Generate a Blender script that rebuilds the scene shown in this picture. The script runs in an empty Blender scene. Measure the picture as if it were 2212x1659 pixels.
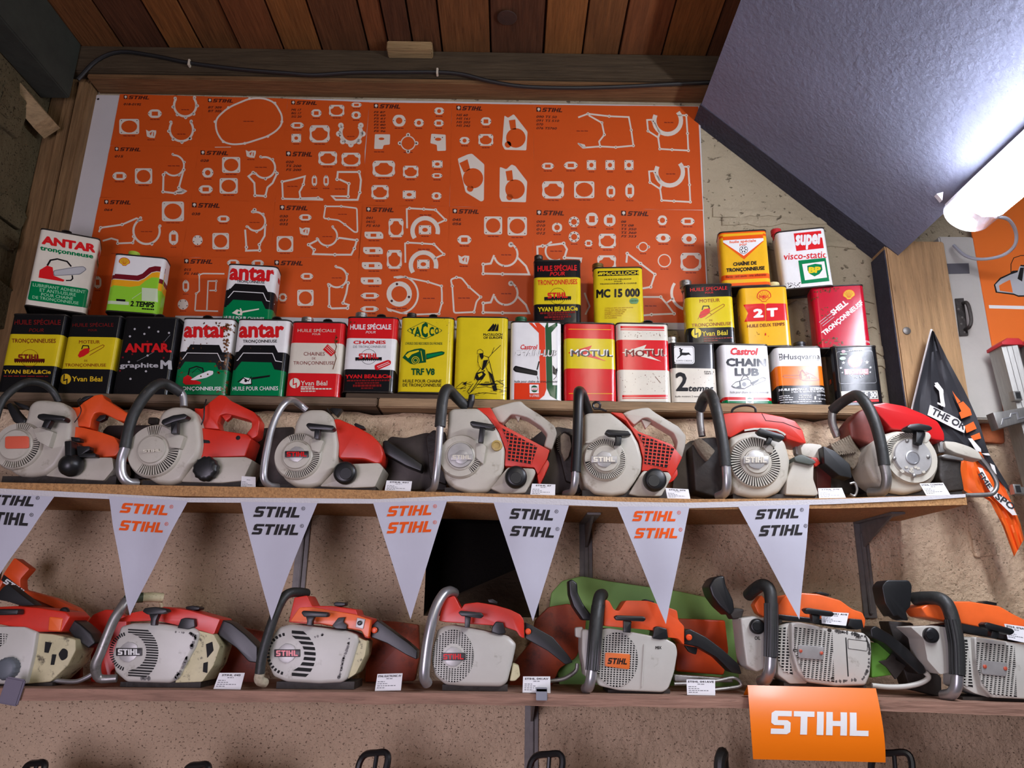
import bpy, bmesh, math, random
from mathutils import Vector, Matrix
random.seed(7)
SC = bpy.context.scene
COL = SC.collection
# ------------------------------------------------------------------ camera, world, lights, exposure
F = 1661.0                                    # focal length in pixels of the 2212 x 1659 frame
CAM = Vector((0.0, -2.1, 1.55))
RC = Matrix.Rotation(math.radians(90 + 16.8), 3, 'X') @ Matrix.Rotation(math.radians(0.9), 3, 'Z')
cd = bpy.data.cameras.new('camera'); cam = bpy.data.objects.new('camera', cd); COL.objects.link(cam)
cam.matrix_world = Matrix.Translation(CAM) @ RC.to_4x4()
cd.sensor_width = 36.0; cd.lens = F / 2212.0 * 36.0; cd.clip_start = 0.02
SC.camera = cam
SC.view_settings.view_transform = 'Standard'; SC.view_settings.look = 'None'
SC.view_settings.gamma = 1.0; SC.view_settings.exposure = 0.0; SC.view_settings.use_curve_mapping = False
w = bpy.data.worlds.new('world'); SC.world = w; w.use_nodes = True
w.node_tree.nodes['Background'].inputs[0].default_value = (0.62, 0.64, 0.72, 1)
w.node_tree.nodes['Background'].inputs[1].default_value = 0.035
def area(name, loc, target, sx, sy, power, col):
    l = bpy.data.lights.new(name, 'AREA'); l.shape = 'RECTANGLE'; l.size = sx; l.size_y = sy
    l.energy = power; l.color = col
    o = bpy.data.objects.new(name, l); COL.objects.link(o); o.location = loc
    o.rotation_euler = (Vector(target) - Vector(loc)).to_track_quat('-Z', 'Y').to_euler()
    return o
area('doorway_daylight', (-1.0, -3.0, 1.15), (-0.1, 0, 0.75), 1.0, 1.3, 44.0, (0.90, 0.80, 1.0))   # open door, low left behind the camera
area('overhead_fill', (0.5, -2.5, 2.75), (0.2, 0, 1.7), 0.15, 1.2, 9.0, (1.0, 0.92, 0.80))       # added fill light, unseen, overhead behind the camera

def at(px, py, Y):                            # a pixel of the frame -> the point where its ray meets the plane y = Y
    d = RC @ Vector(((px - 1106.0) / F, -(py - 829.5) / F, -1.0))
    return CAM + d * ((Y - CAM.y) / d.y)

# ------------------------------------------------------------------ materials
def lin(c):
    c = c / 255.0
    return c / 12.92 if c <= 0.04045 else ((c + 0.055) / 1.055) ** 2.4
MATS = {}
def M(name, rgb=None, rough=0.5, metal=0.0, var=0.0, vscale=8.0, bump=0.0, bscale=60.0, spec=0.5, rgb2=None, lo=0.45, hi=0.62, aniso=None, emit=0.0, coat=0.0):
    """principled material; rgb2 = wear / dirt colour in noise patches, var = soft tone variation"""
    if name in MATS: return MATS[name]
    m = bpy.data.materials.new(name); m.use_nodes = True; MATS[name] = m
    nt = m.node_tree; N = nt.nodes; L = nt.links; b = N['Principled BSDF']
    c = (lin(rgb[0]), lin(rgb[1]), lin(rgb[2]), 1)
    b.inputs['Base Color'].default_value = c; b.inputs['Roughness'].default_value = rough
    b.inputs['Metallic'].default_value = metal; b.inputs['Specular IOR Level'].default_value = spec
    b.inputs['Coat Weight'].default_value = coat; b.inputs['Coat Roughness'].default_value = 0.12
    if emit:
        b.inputs['Emission Color'].default_value = c; b.inputs['Emission Strength'].default_value = emit
    if var or rgb2 or bump:
        tc = N.new('ShaderNodeTexCoord'); mp = N.new('ShaderNodeMapping'); L.new(tc.outputs['Object'], mp.inputs[0])
        if aniso: mp.inputs['Scale'].default_value = aniso
    out = None
    if var:
        nz = N.new('ShaderNodeTexNoise'); nz.inputs['Scale'].default_value = vscale; nz.inputs['Detail'].default_value = 6
        nz.inputs['Roughness'].default_value = 0.65
        L.new(mp.outputs[0], nz.inputs['Vector'])
        mx = N.new('ShaderNodeMix'); mx.data_type = 'RGBA'
        mr = N.new('ShaderNodeMapRange'); mr.inputs[1].default_value = 0.3; mr.inputs[2].default_value = 0.7
        L.new(nz.outputs[0], mr.inputs[0]); L.new(mr.outputs[0], mx.inputs[0])
        mx.inputs[6].default_value = (c[0] * (1 - var), c[1] * (1 - var), c[2] * (1 - var), 1)
        mx.inputs[7].default_value = (min(1, c[0] * (1 + var * .7)), min(1, c[1] * (1 + var * .7)), min(1, c[2] * (1 + var * .7)), 1)
        out = mx.outputs[2]
    if rgb2:
        n2 = N.new('ShaderNodeTexNoise'); n2.inputs['Scale'].default_value = vscale * 2.3; n2.inputs['Detail'].default_value = 9
        n2.inputs['Roughness'].default_value = 0.7
        L.new(mp.outputs[0], n2.inputs['Vector'])
        r2 = N.new('ShaderNodeMapRange'); r2.inputs[1].default_value = lo; r2.inputs[2].default_value = hi
        L.new(n2.outputs[0], r2.inputs[0])
        m2 = N.new('ShaderNodeMix'); m2.data_type = 'RGBA'; L.new(r2.outputs[0], m2.inputs[0])
        if out: L.new(out, m2.inputs[6])
        else: m2.inputs[6].default_value = c
        m2.inputs[7].default_value = (lin(rgb2[0]), lin(rgb2[1]), lin(rgb2[2]), 1)
        out = m2.outputs[2]
    if out: L.new(out, b.inputs['Base Color'])
    if bump:
        n3 = N.new('ShaderNodeTexNoise'); n3.inputs['Scale'].default_value = bscale; n3.inputs['Detail'].default_value = 5
        L.new(mp.outputs[0], n3.inputs['Vector'])
        bp = N.new('ShaderNodeBump'); bp.inputs['Strength'].default_value = bump; bp.inputs['Distance'].default_value = 0.01
        L.new(n3.outputs[0], bp.inputs['Height']); L.new(bp.outputs[0], b.inputs['Normal'])
    return m
INK = dict(red=(205, 30, 34), vermilion=(214, 58, 24), orange=(222, 84, 20), white=(226, 226, 222), black=(22, 22, 24), yellow=(212, 190, 30), green=(0, 118, 66),
           dgreen=(18, 78, 42), cream=(214, 208, 190), brown=(140, 62, 20), dred=(120, 26, 26), grey=(120, 122, 124), lime=(136, 196, 50),
           amber=(226, 160, 30), silver=(176, 176, 176), maroon=(110, 24, 34), rust=(104, 66, 38), orange2=(232, 116, 26), mustard=(226, 172, 32),
           lgreen=(150, 200, 160), crimson=(186, 20, 44), dark=(40, 38, 38), darkink=(74, 24, 16), gold=(214, 176, 40), offgreen=(90, 140, 90), paleg=(190, 205, 170))
def ink(n, gloss=0.2):
    return M('ink_' + n, INK[n], rough=gloss, spec=0.4)

# ------------------------------------------------------------------ mesh builder
ORG = {}
class MB:
    def __init__(s): s.v = []; s.f = []; s.mi = []; s.mats = []; s.sm = []
    def mid(s, m):
        if m not in s.mats: s.mats.append(m)
        return s.mats.index(m)
    def add(s, vs, fs, m, smooth=False):
        o = len(s.v); s.v += [Vector(p) for p in vs]; k = s.mid(m)
        for f in fs: s.f.append([o + i for i in f]); s.mi.append(k); s.sm.append(smooth)
        return s
    def bm(s, bm, m, smooth=False):
        bm.verts.index_update()
        s.add([v.co.copy() for v in bm.verts], [[v.index for v in f.verts] for f in bm.faces], m, smooth); bm.free(); return s
    def quad(s, a, b, c, d, m): return s.add([a, b, c, d], [[0, 1, 2, 3]], m)
    def box(s, lo, hi, m, bev=0.0, R=None, c=None):
        bm = bmesh.new(); bmesh.ops.create_cube(bm, size=1.0)
        lo, hi = Vector(lo), Vector(hi)
        for v in bm.verts: v.co = Vector(((lo[i] + hi[i]) / 2 + v.co[i] * (hi[i] - lo[i]) for i in range(3)))
        if bev: bmesh.ops.bevel(bm, geom=bm.edges[:], offset=bev, segments=2, affect='EDGES', clamp_overlap=True)
        if R is not None:
            c = Vector(c) if c is not None else (lo + hi) / 2
            for v in bm.verts: v.co = c + R @ (v.co - c)
        return s.bm(bm, m, bool(bev))
    def prism(s, front, vec, m, bev=0.0, seg=2, shrink=1.0):
        """front polygon (world) swept by vec, the front rim bevelled"""
        n = len(front); bm = bmesh.new(); vec = Vector(vec)
        c = sum((Vector(p) for p in front), Vector()) / n
        a = [bm.verts.new(p) for p in front]; b = [bm.verts.new(c + (Vector(p) - c) * shrink + vec) for p in front]
        ff = bm.faces.new(a); bm.faces.new(b[::-1]); rim = list(ff.edges)
        for i in range(n): bm.faces.new((a[(i + 1) % n], a[i], b[i], b[(i + 1) % n]))
        bmesh.ops.recalc_face_normals(bm, faces=bm.faces[:])
        if bev:
            try: bmesh.ops.bevel(bm, geom=rim, offset=bev, segments=seg, profile=0.5, affect='EDGES', clamp_overlap=True)
            except Exception: pass
        return s.bm(bm, m, bool(bev))
    def tube(s, pts, rad, m, n=10, cap=True, sub=4):
        P = [Vector(p) for p in pts]; R = rad if isinstance(rad, (list, tuple)) else [rad] * len(P)
        Q, S = [], []
        for i in range(len(P) - 1):
            p0 = P[i - 1] if i else P[0] * 2 - P[1]; p3 = P[i + 2] if i + 2 < len(P) else P[-1] * 2 - P[-2]
            for k in range(sub):
                t = k / sub
                Q.append(0.5 * (2 * P[i] + (P[i + 1] - p0) * t + (2 * p0 - 5 * P[i] + 4 * P[i + 1] - p3) * t * t + (3 * P[i] - p0 - 3 * P[i + 1] + p3) * t ** 3))
                S.append(R[i] + (R[i + 1] - R[i]) * t)
        Q.append(P[-1]); S.append(R[-1])
        vs, fs = [], []; T0 = None
        for i, q in enumerate(Q):
            T = (Q[min(i + 1, len(Q) - 1)] - Q[max(i - 1, 0)]).normalized()
            if T0 is None:
                u = T.cross(Vector((0, 0, 1)));
                if u.length < 0.1: u = T.cross(Vector((0, 1, 0)))
                u.normalize()
            else:
                u = (u - T * u.dot(T)).normalized()
            T0 = T; b = T.cross(u)
            for k in range(n):
                a = 2 * math.pi * k / n; vs.append(q + (u * math.cos(a) + b * math.sin(a)) * S[i])
        for i in range(len(Q) - 1):
            for k in range(n): fs.append([i * n + k, i * n + (k + 1) % n, (i + 1) * n + (k + 1) % n, (i + 1) * n + k])
        if cap: fs.append(list(range(n))[::-1]); fs.append([(len(Q) - 1) * n + k for k in range(n)])
        return s.add(vs, fs, m, True)
    def lathe(s, c, prof, m, n=32, axis=(0, -1, 0), lobes=0, lamp=0.0):
        """profile of (radius, height along axis) turned about axis through c"""
        ax = Vector(axis).normalized(); u = ax.orthogonal().normalized(); w_ = ax.cross(u); c = Vector(c); vs, fs = [], []
        for r, h in prof:
            for k in range(n):
                a = 2 * math.pi * k / n; rr = r * (1 + (lamp * (1 if math.cos(lobes * a) > 0 else -1) if lobes else 0))
                vs.append(c + ax * h + (u * math.cos(a) + w_ * math.sin(a)) * rr)
        for i in range(len(prof) - 1):
            for k in range(n): fs.append([i * n + k, i * n + (k + 1) % n, (i + 1) * n + (k + 1) % n, (i + 1) * n + k])
        fs.append([(len(prof) - 1) * n + k for k in range(n)]); fs.append(list(range(n))[::-1])
        return s.add(vs, fs, m, True)
    def build(s, name, parent=None, ang=35, **pr):
        me = bpy.data.meshes.new(name)
        org = ORG[parent.name] if parent is not None else None
        if org is None:
            mn = Vector((min(p[i] for p in s.v) for i in range(3))); mx = Vector((max(p[i] for p in s.v) for i in range(3)))
            org = Vector(((mn.x + mx.x) / 2, (mn.y + mx.y) / 2, mn.z))
        me.from_pydata([p - org for p in s.v], [], s.f)
        for m in s.mats: me.materials.append(m)
        me.polygons.foreach_set('material_index', s.mi); me.polygons.foreach_set('use_smooth', s.sm)
        me.update(); me.set_sharp_from_angle(angle=math.radians(ang))
        o = bpy.data.objects.new(name, me); COL.objects.link(o); ORG[o.name] = org
        if parent is not None: o.parent = parent
        else: o.location = org
        for k, v in pr.items(): o[k] = v
        return o
def thing(name, loc, label, cat, group=None):
    o = bpy.data.objects.new(name, None); o.empty_display_size = 0.05; COL.objects.link(o); o.location = Vector(loc); ORG[o.name] = Vector(loc)
    o['label'] = label; o['category'] = cat
    if group: o['group'] = group
    return o
def dup_tree(src, delta, label, group=None):
    c = src.copy(); COL.objects.link(c); c.location = src.location + Vector(delta); c['label'] = label
    if group: c['group'] = group
    for ch in list(src.children):
        d = ch.copy(); COL.objects.link(d); d.parent = c
        for g in list(ch.children):
            e = g.copy(); COL.objects.link(e); e.parent = d
    return c

# ------------------------------------------------------------------ 2D helpers (x right, y up unless told)
def rc(pts, r, n=4):
    """round the corners of a closed polygon by radius r"""
    out = []; N = len(pts)
    for i in range(N):
        a, b, c = Vector(pts[i - 1][:2]), Vector(pts[i][:2]), Vector(pts[(i + 1) % N][:2])
        u, v = (a - b), (c - b); lu, lv = u.length, v.length
        if lu < 1e-9 or lv < 1e-9: continue
        k = min(r, lu * .45, lv * .45); p, q = b + u / lu * k, b + v / lv * k
        for t in range(n + 1):
            s = t / n; out.append(tuple(p * (1 - s) ** 2 + b * 2 * s * (1 - s) + q * s * s))
    return out
def ell(cx, cy, rx, ry=None, n=24, a0=0, a1=360):
    ry = ry or rx
    full = abs(a1 - a0) >= 360
    return [(cx + rx * math.cos(math.radians(a0 + (a1 - a0) * k / (n if full else n - 1))), cy + ry * math.sin(math.radians(a0 + (a1 - a0) * k / (n if full else n - 1)))) for k in range(n)]
def stroke(pts, w_, closed=False):
    """list of quads making a thick polyline"""
    P = [Vector(p) for p in pts]; n = len(P); L, R = [], []
    for i in range(n):
        a = P[i - 1] if (i or closed) else P[i]; b = P[(i + 1) % n] if (i < n - 1 or closed) else P[i]
        t1 = (P[i] - a); t2 = (b - P[i])
        t1 = t1.normalized() if t1.length > 1e-9 else t2.normalized(); t2 = t2.normalized() if t2.length > 1e-9 else t1
        t = (t1 + t2)
        t = t.normalized() if t.length > 1e-6 else t1
        nn = Vector((-t.y, t.x)); k = 1.0 / max(0.5, nn.dot(Vector((-t1.y, t1.x))))
        L.append(tuple(P[i] + nn * w_ / 2 * k)); R.append(tuple(P[i] - nn * w_ / 2 * k))
    return [[L[i], L[(i + 1) % n], R[(i + 1) % n], R[i]] for i in range(n if closed else n - 1)]
def ring(outer, inner):
    n = len(outer)
    return [[outer[i], outer[(i + 1) % n], inner[(i + 1) % n], inner[i]] for i in range(n)]
_txt = {}
_tc = bpy.data.curves.new('lettering', 'FONT'); _to = bpy.data.objects.new('lettering', _tc); COL.objects.link(_to); _tc.resolution_u = 2
def text2d(s, bold=0.0, shear=0.0):
    """glyph polygons scaled to the unit box; returns verts, faces"""
    k = (s, bold, shear)
    if k not in _txt:
        _tc.body = s; _tc.shear = shear
        bpy.context.view_layer.update()
        me = bpy.data.meshes.new_from_object(_to.evaluated_get(bpy.context.evaluated_depsgraph_get()))
        vs = [(v.co.x, v.co.y) for v in me.vertices]; fs = [list(p.vertices) for p in me.polygons]
        bpy.data.meshes.remove(me)
        nb = len(vs)
        if bold > .008:                           # heavier weights: the glyphs drawn again, shifted by the stroke gain
            base, bf = vs, fs; n = len(vs); vs, fs = list(base), list(bf); q = 14 if bold > .03 else 6
            for k in range(q):
                a = 2 * math.pi * k / q; o = len(vs)
                vs += [(x + bold * math.cos(a), y + bold * math.sin(a)) for x, y in base]; fs += [[i + o for i in f] for f in bf]
        x0 = min(v[0] for v in vs); x1 = max(v[0] for v in vs); y0 = min(v[1] for v in vs); y1 = max(v[1] for v in vs)
        _txt[k] = ([((x - x0) / (x1 - x0), (y - y0) / (y1 - y0)) for x, y in vs], fs)
        LIFT[id(_txt[k][0])] = nb
    return _txt[k]
LIFT = {}                                        # vertices per copy: each copy lies a hair above the one before
def text3(b, t, bold, shear, fn, mat):
    vs, fs = text2d(t, bold, shear); nb = LIFT[id(vs)]
    b.add([fn(x, y) + Vector((0, -1e-5 * (i // nb), 0)) for i, (x, y) in enumerate(vs)], fs, mat)
_S = [(0, 0), (.62, 0), (.75, .1), (.75, .5), (.62, .6), (.25, .6), (.25, .77), (.78, .77), (.78, 1), (.13, 1), (0, .9), (0, .48), (.13, .38), (.5, .38), (.5, .23), (0, .23)]
_T = [(.27, 0), (.53, 0), (.53, .77), (.8, .77), (.8, 1), (0, 1), (0, .77), (.27, .77)]
_I = [(0, 0), (.26, 0), (.26, 1), (0, 1)]
_H = [(0, 0), (.25, 0), (.25, .4), (.55, .4), (.55, 0), (.8, 0), (.8, 1), (.55, 1), (.55, .62), (.25, .62), (.25, 1), (0, 1)]
_L = [(0, 0), (.72, 0), (.72, .23), (.26, .23), (.26, 1), (0, 1)]
def logo2d(shear=0.27):
    """the five slanted block letters of the pennants, sheets and saws in the unit box"""
    vs, fs = [], []
    for pts, dx in ((_S, 0), (_T, .86), (_I, 1.76), (_H, 2.12), (_L, 3.03)):
        o = len(vs); vs += [(x + dx + shear * y, y) for x, y in pts]; fs.append(list(range(o, len(vs))))
    X = 3.75 + (0 if shear < .1 else 0)
    return [(x / X, y) for x, y in vs], fs
# ------------------------------------------------------------------ surfaces of the room
def wall_mat(name, base, dark, scale=42, bump=0.9, crack=False, pits=0.38, pit_scale=150):
    m = bpy.data.materials.new(name); m.use_nodes = True; nt = m.node_tree; N = nt.nodes; L = nt.links; b = N['Principled BSDF']
    b.inputs['Roughness'].default_value = 0.95; b.inputs['Specular IOR Level'].default_value = 0.2
    tc = N.new('ShaderNodeTexCoord')
    n1 = N.new('ShaderNodeTexNoise'); n1.inputs['Scale'].default_value = 3.0; n1.inputs['Detail'].default_value = 8; L.new(tc.outputs['Object'], n1.inputs['Vector'])
    n2 = N.new('ShaderNodeTexNoise'); n2.inputs['Scale'].default_value = pit_scale; n2.inputs['Detail'].default_value = 4; n2.inputs['Roughness'].default_value = .6
    mp = N.new('ShaderNodeMapping'); mp.inputs['Scale'].default_value = (1, 1, 1.35); L.new(tc.outputs['Object'], mp.inputs[0]); L.new(mp.outputs[0], n2.inputs['Vector'])
    mx = N.new('ShaderNodeMix'); mx.data_type = 'RGBA'; L.new(n1.outputs[0], mx.inputs[0])
    c = [lin(x) for x in base]; d = [lin(x) for x in dark]
    mx.inputs[6].default_value = (c[0] * .66, c[1] * .63, c[2] * .58, 1); mx.inputs[7].default_value = (min(1, c[0] * 1.15), min(1, c[1] * 1.13), min(1, c[2] * 1.1), 1)
    r = N.new('ShaderNodeMapRange'); r.inputs[1].default_value = 0.62; r.inputs[2].default_value = 0.70; L.new(n2.outputs[0], r.inputs[0])
    ms = N.new('ShaderNodeMath'); ms.operation = 'MULTIPLY'; ms.inputs[1].default_value = pits; L.new(r.outputs[0], ms.inputs[0])
    m2 = N.new('ShaderNodeMix'); m2.data_type = 'RGBA'; L.new(ms.outputs[0], m2.inputs[0]); L.new(mx.outputs[2], m2.inputs[6]); m2.inputs[7].default_value = (*d, 1)
    L.new(m2.outputs[2], b.inputs['Base Color'])
    sub = N.new('ShaderNodeMath'); sub.operation = 'SUBTRACT'
    n3 = N.new('ShaderNodeTexNoise'); n3.inputs['Scale'].default_value = scale; n3.inputs['Detail'].default_value = 8; n3.inputs['Roughness'].default_value = .6; L.new(tc.outputs['Object'], n3.inputs['Vector'])
    L.new(n3.outputs[0], sub.inputs[0]); L.new(r.outputs[0], sub.inputs[1])
    bp = N.new('ShaderNodeBump'); bp.inputs['Strength'].default_value = bump; bp.inputs['Distance'].default_value = 0.022
    L.new(sub.outputs[0], bp.inputs['Height']); L.new(bp.outputs[0], b.inputs['Normal'])
    return m
LIMEW = wall_mat('limewashed_stone', (176, 165, 140), (110, 98, 74), scale=14, bump=.8, pits=.5, pit_scale=36)
PLASTER = wall_mat('roughcast_plaster', (232, 207, 176), (92, 66, 46))
STONE = wall_mat('old_stone', (92, 84, 62), (50, 44, 34), scale=9, bump=1.0)
SLOPE = wall_mat('grey_painted_board', (130, 137, 160), (92, 96, 112), scale=60, bump=0.25, pits=.3)
FLOOR = wall_mat('concrete_floor', (110, 104, 98), (70, 66, 60), scale=20, bump=.3)
RECESSL = wall_mat('recess_slope', (92, 78, 62), (50, 42, 34), scale=14, bump=.6)
RECESSD = wall_mat('dark_recess', (26, 23, 20), (12, 10, 9), scale=14, bump=.6)  # near-black for the recess, paler brown for its sloped floor
def wood(name, rgb, var=0.35, axis='y', rough=0.75):
    sc = {'x': (1.2, 14, 14), 'y': (14, 1.2, 14), 'z': (14, 14, 1.2)}[axis]
    return M(name, rgb, rough=rough, var=var, vscale=5, bump=0.35, bscale=9, aniso=sc, rgb2=tuple(int(c * .45) for c in rgb), lo=.58, hi=.78, spec=.25)
PLANKS = [wood('plank_%d' % i, c) for i, c in enumerate([(104, 66, 34), (88, 54, 30), (120, 76, 36), (78, 47, 28), (108, 64, 34)])]
BEAM = wood('beam_wood', (70, 58, 42), axis='x')
BEAMLIT = wood('beam_lip_lit', (112, 82, 52), axis='x')  # paler tone paints the light on the beam's underside
POSTW = wood('post_wood', (172, 138, 98), axis='z', var=.25)
OLDW = wood('old_shelf_wood', (150, 116, 98), axis='x')
TIMBER = wood('left_timber_wood', (122, 94, 62), axis='z')
STR = dict(kind='structure')
zc = at(1100, 112, -0.088).z                    # ceiling height
zb = at(900, 214, 0).z                          # underside of the wall-head beam
XL = at(70, 500, 0).x                           # face of the left wall
# back wall, with the dark recess between the two shelves
def wall_with_hole(x0, x1, z0, z1, hx0, hx1, hz0, hz1, dep):
    b = MB()
    P = lambda x, z, y=0: Vector((x, y, z))
    zm = at(1106, 880, 0).z                                # limewashed courses above the can ledge, roughcast below
    for (a0, b0, a1, b1, m) in ((x0, z0, hx0, zm, PLASTER), (hx1, z0, x1, zm, PLASTER), (hx0, z0, hx1, hz0, PLASTER), (hx0, hz1, hx1, zm, PLASTER), (x0, zm, x1, z1, LIMEW)):
        b.quad(P(a0, b0), P(a1, b0), P(a1, b1), P(a0, b1), m)
    b.quad(P(hx0, hz0, dep), P(hx1, hz0, dep), P(hx1, hz1, dep), P(hx0, hz1, dep), RECESSD)
    b.quad(P(hx0, hz0), P(hx0, hz0, dep), P(hx0, hz1, dep), P(hx0, hz1), RECESSD); b.quad(P(hx1, hz0, dep), P(hx1, hz0), P(hx1, hz1), P(hx1, hz1, dep), RECESSD)
    b.quad(P(hx0, hz0), P(hx1, hz0), P(hx1, hz0, dep), P(hx0, hz0, dep), RECESSD); b.quad(P(hx0, hz1, dep), P(hx1, hz1, dep), P(hx1, hz1), P(hx0, hz1), RECESSD)
    b.box((x0, dep + .01, z0), (x1, dep + .06, z1), PLASTER)
    b.prism([P(hx0, hz0 + .002, .01), P(hx1, hz0 + .002, .01), P(hx1, hz0 + .16, dep - .002), P(hx0, hz0 + .03, dep - .002)], (0, 0, -.001), RECESSL)
    return b
h0 = at(915, 1330, 0); h1 = at(1165, 1113, 0)
wb = wall_with_hole(XL - .4, 2.6, 0, zc + .1, h0.x, h1.x, h0.z, h1.z, 0.22)
# low cracked courses showing through the plaster on the right, brick patch and boxed-in ledge
def relief(pts, d, m):
    wb.prism([at(x, y, -d) for x, y in pts], (0, d + .002, 0), m, bev=min(d * .6, .004))
BRICK = M('brick_patch', (168, 92, 52), rough=.9, var=.3, vscale=14, bump=.6, bscale=40)
relief(rc([(2118, 912), (2168, 916), (2172, 958), (2124, 955)], 6), .012, BRICK)
relief(rc([(2090, 1082), (2135, 1085), (2158, 1198), (2108, 1205), (2096, 1140)], 8), .010, PLASTER)
for (x0, x1, y, k) in ((1760, 1880, 664, 3), (1700, 1890, 636, 5), (1810, 1895, 690, 2), (1870, 1925, 745, 3), (1875, 1930, 775, 2), (1540, 1720, 450, 4), (1560, 1800, 470, 3), (1600, 1850, 520, 4)):
    pts = [(x0 + (x1 - x0) * i / 9, y + random.uniform(-k, k)) for i in range(10)]
    relief(pts + [(p[0], p[1] + random.uniform(14, 22)) for p in pts[::-1]], .005, LIMEW)
wb.build('wall_back', label='rough plastered back wall with a dark recess', **STR)
b = MB(); b.quad((-3, -3.2, 0), (3, -3.2, 0), (3, .3, 0), (-3, .3, 0), FLOOR); b.build('floor', **STR)
b = MB(); b.quad((XL, -3.2, 0), (XL, 0.0, 0), (XL, 0.0, zc), (XL, -3.2, zc), STONE)
for _ in range(46):                                    # field stones standing out of the left wall
    y = random.uniform(-1.2, -.08); z = random.uniform(1.9, 2.95); a, c = random.uniform(.05, .11), random.uniform(.035, .07)
    pts = [(XL + .006, y + q[0], z + q[1]) for q in rc([(-a, -c), (a * .9, -c * .9), (a, c * .8), (-a * .8, c)], .02)]
    b.prism([Vector((XL + random.uniform(.008, .02), p[1], p[2])) for p in pts], (-.02, 0, 0), STONE, bev=.005)
b.build('wall_left', **STR)
# plank ceiling: seams read off the beam line, planks run toward the viewer
seams = [150, 260, 360, 433, 517, 610, 694, 795, 841, 893, 955, 1060, 1174, 1258, 1337, 1430, 1528, 1640, 1760]
xs = [at(s, 112, -0.088).x for s in seams]; xs[0] = XL - .05; xs[-1] = at(1760, 112, -.088).x
b = MB(); gap = .0028
for i in range(len(xs) - 1):
    z = zc + (0, .004, .002, .006)[i % 4]
    b.box((xs[i] + gap, -3.2, z), (xs[i + 1] - gap, 0.02, z + .02), PLANKS[(i * 3 + i // 2) % 5], bev=.0015)
b.box((XL - .1, -3.2, zc + .022), (2.6, .02, zc + .05), PLANKS[3])
kp = at(1095, 38, -0.088); kd = (kp - CAM); kn = CAM + kd * ((zc - CAM.z) / kd.z)
b.lathe(kn + Vector((0, 0, -.001)), [(.030, 0), (.028, .0015), (.012, .002)], M('plank_knot', (52, 30, 18), rough=.8, var=.4, vscale=40), axis=(0, 0, -1), n=20)
b.build('ceiling', label='dark plank ceiling', **STR)
xr = at(1530, 200, -.088).x
b = MB(); b.box((XL, -.088, zb + .016), (xr + .55, 0.0, zc), BEAM, bev=.004); b.build('trim_1', label='dark beam along the head of the wall', **STR)
b = MB(); b.box((XL + .12, -.080, zb), (xr + .02, 0.0, zb + .015), BEAMLIT, bev=.003); b.build('trim_2', label='lip under the dark wall beam, painted paler as if lit', **STR)
# sloping soffit on the right with the lamp, down to the head of the post
p1 = at(1515, 226, -.088); p2 = at(1900, 520, -.088)
SX1 = at(1926, 560, -.085).x; GR = (p2.z - p1.z) / (p2.x - p1.x)
def zs_(x, y=0): return p1.z + GR * (x - p1.x)
SZ1 = zs_(SX1); xe = SX1 + .02
b = MB(); up_ = Vector((.02, 0, .05))
b.prism([Vector((p1.x, -3.2, p1.z)), Vector((xe, -3.2, zs_(xe))), Vector((xe, -3.2, zs_(xe) + .05)), Vector((p1.x + .03, -3.2, p1.z + .03))], (0, 3.2 - .088, 0), SLOPE)
b.build('ceiling', label='grey sloping soffit carrying the tube lamp', **STR)
SHADESIDE = M('edge_shade_soot', (58, 58, 70), rough=.9, var=.2, vscale=30, bump=.5, bscale=90)  # dark tone paints the shade and soot on these flanks
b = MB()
b.prism([Vector((p1.x - .004, -.0878, p1.z)), Vector((xe, -.0878, zs_(xe))), Vector((xe, -.0878, zs_(xe) + .05)), Vector((p1.x + .02, -.0878, p1.z + .03))], (0, .087, 0), SHADESIDE)
b.build('trim_3', label='raking soffit edge at the wall, painted dark for its shade', **STR)
# post: front face and a strip painting shade and soot on its left cheek
pl, pr_ = at(1921, 600, -.085).x, at(2052, 600, -.085).x
b = MB(); b.box((pl, -.085, at(2000, 1045, -.085).z), (pr_, 0.0, SZ1 + .03), POSTW, bev=.004)
b.lathe(at(1958, 715, -.085), [(.011, 0), (.011, .003), (.006, .005)], M('bolt_steel', (120, 116, 110), .5, .7), n=14)
b.box((pl - .004, -.083, at(2000, 1045, -.085).z), (pl - .0005, -.001, SZ1), SHADESIDE)
b.build('trim_4', label='bare wooden post on the right with one bolt head', **STR)
DOORP = M('grey_door_paint', (178, 174, 164), rough=.6, var=.1, vscale=6, bump=.15, bscale=30)
gx0, gx1 = pr_ + .002, at(2125, 640, -.06).x; gz0 = at(2120, 905, -.06).z; gz1 = SZ1 + .06
b = MB(); b.box((gx0, -.06, gz0), (gx1, -.001, gz1), DOORP, bev=.004)
b.prism([at(x, y, -.0605) for x, y in ((2042, 570), (2092, 569), (2094, 591), (2046, 592))], (0, -.0015, 0), M('dark_tape', (86, 84, 88), .7))
dr = b.build('door_1', label='grey painted hatch door beside the wooden post', **STR)
IRON = M('dark_iron', (70, 66, 62), rough=.55, metal=.6, var=.3, vscale=40, bump=.3, bscale=80)
b = MB(); b.prism([at(x, y, -.062) for x, y in ((2062, 646), (2080, 645), (2090, 725), (2072, 726))], (0, -.004, 0), IRON, bev=.0)
for x, y in ((2070, 668), (2078, 686), (2076, 700), (2083, 718)): b.lathe(at(x, y, -.066), [(.004, 0), (.003, .002)], MATS['bolt_steel'], n=10)
b.tube([at(2080, 655, -.066), at(2088, 654, -.09), at(2094, 668, -.095), at(2098, 692, -.095), at(2094, 706, -.09), at(2085, 712, -.066)], .005, IRON)
b.build('door_handle', parent=dr)
b = MB(); b.box((XL, -.05, 0), (at(150, 400, -.05).x, 0.0, zb + .05), TIMBER, bev=.004)
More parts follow.
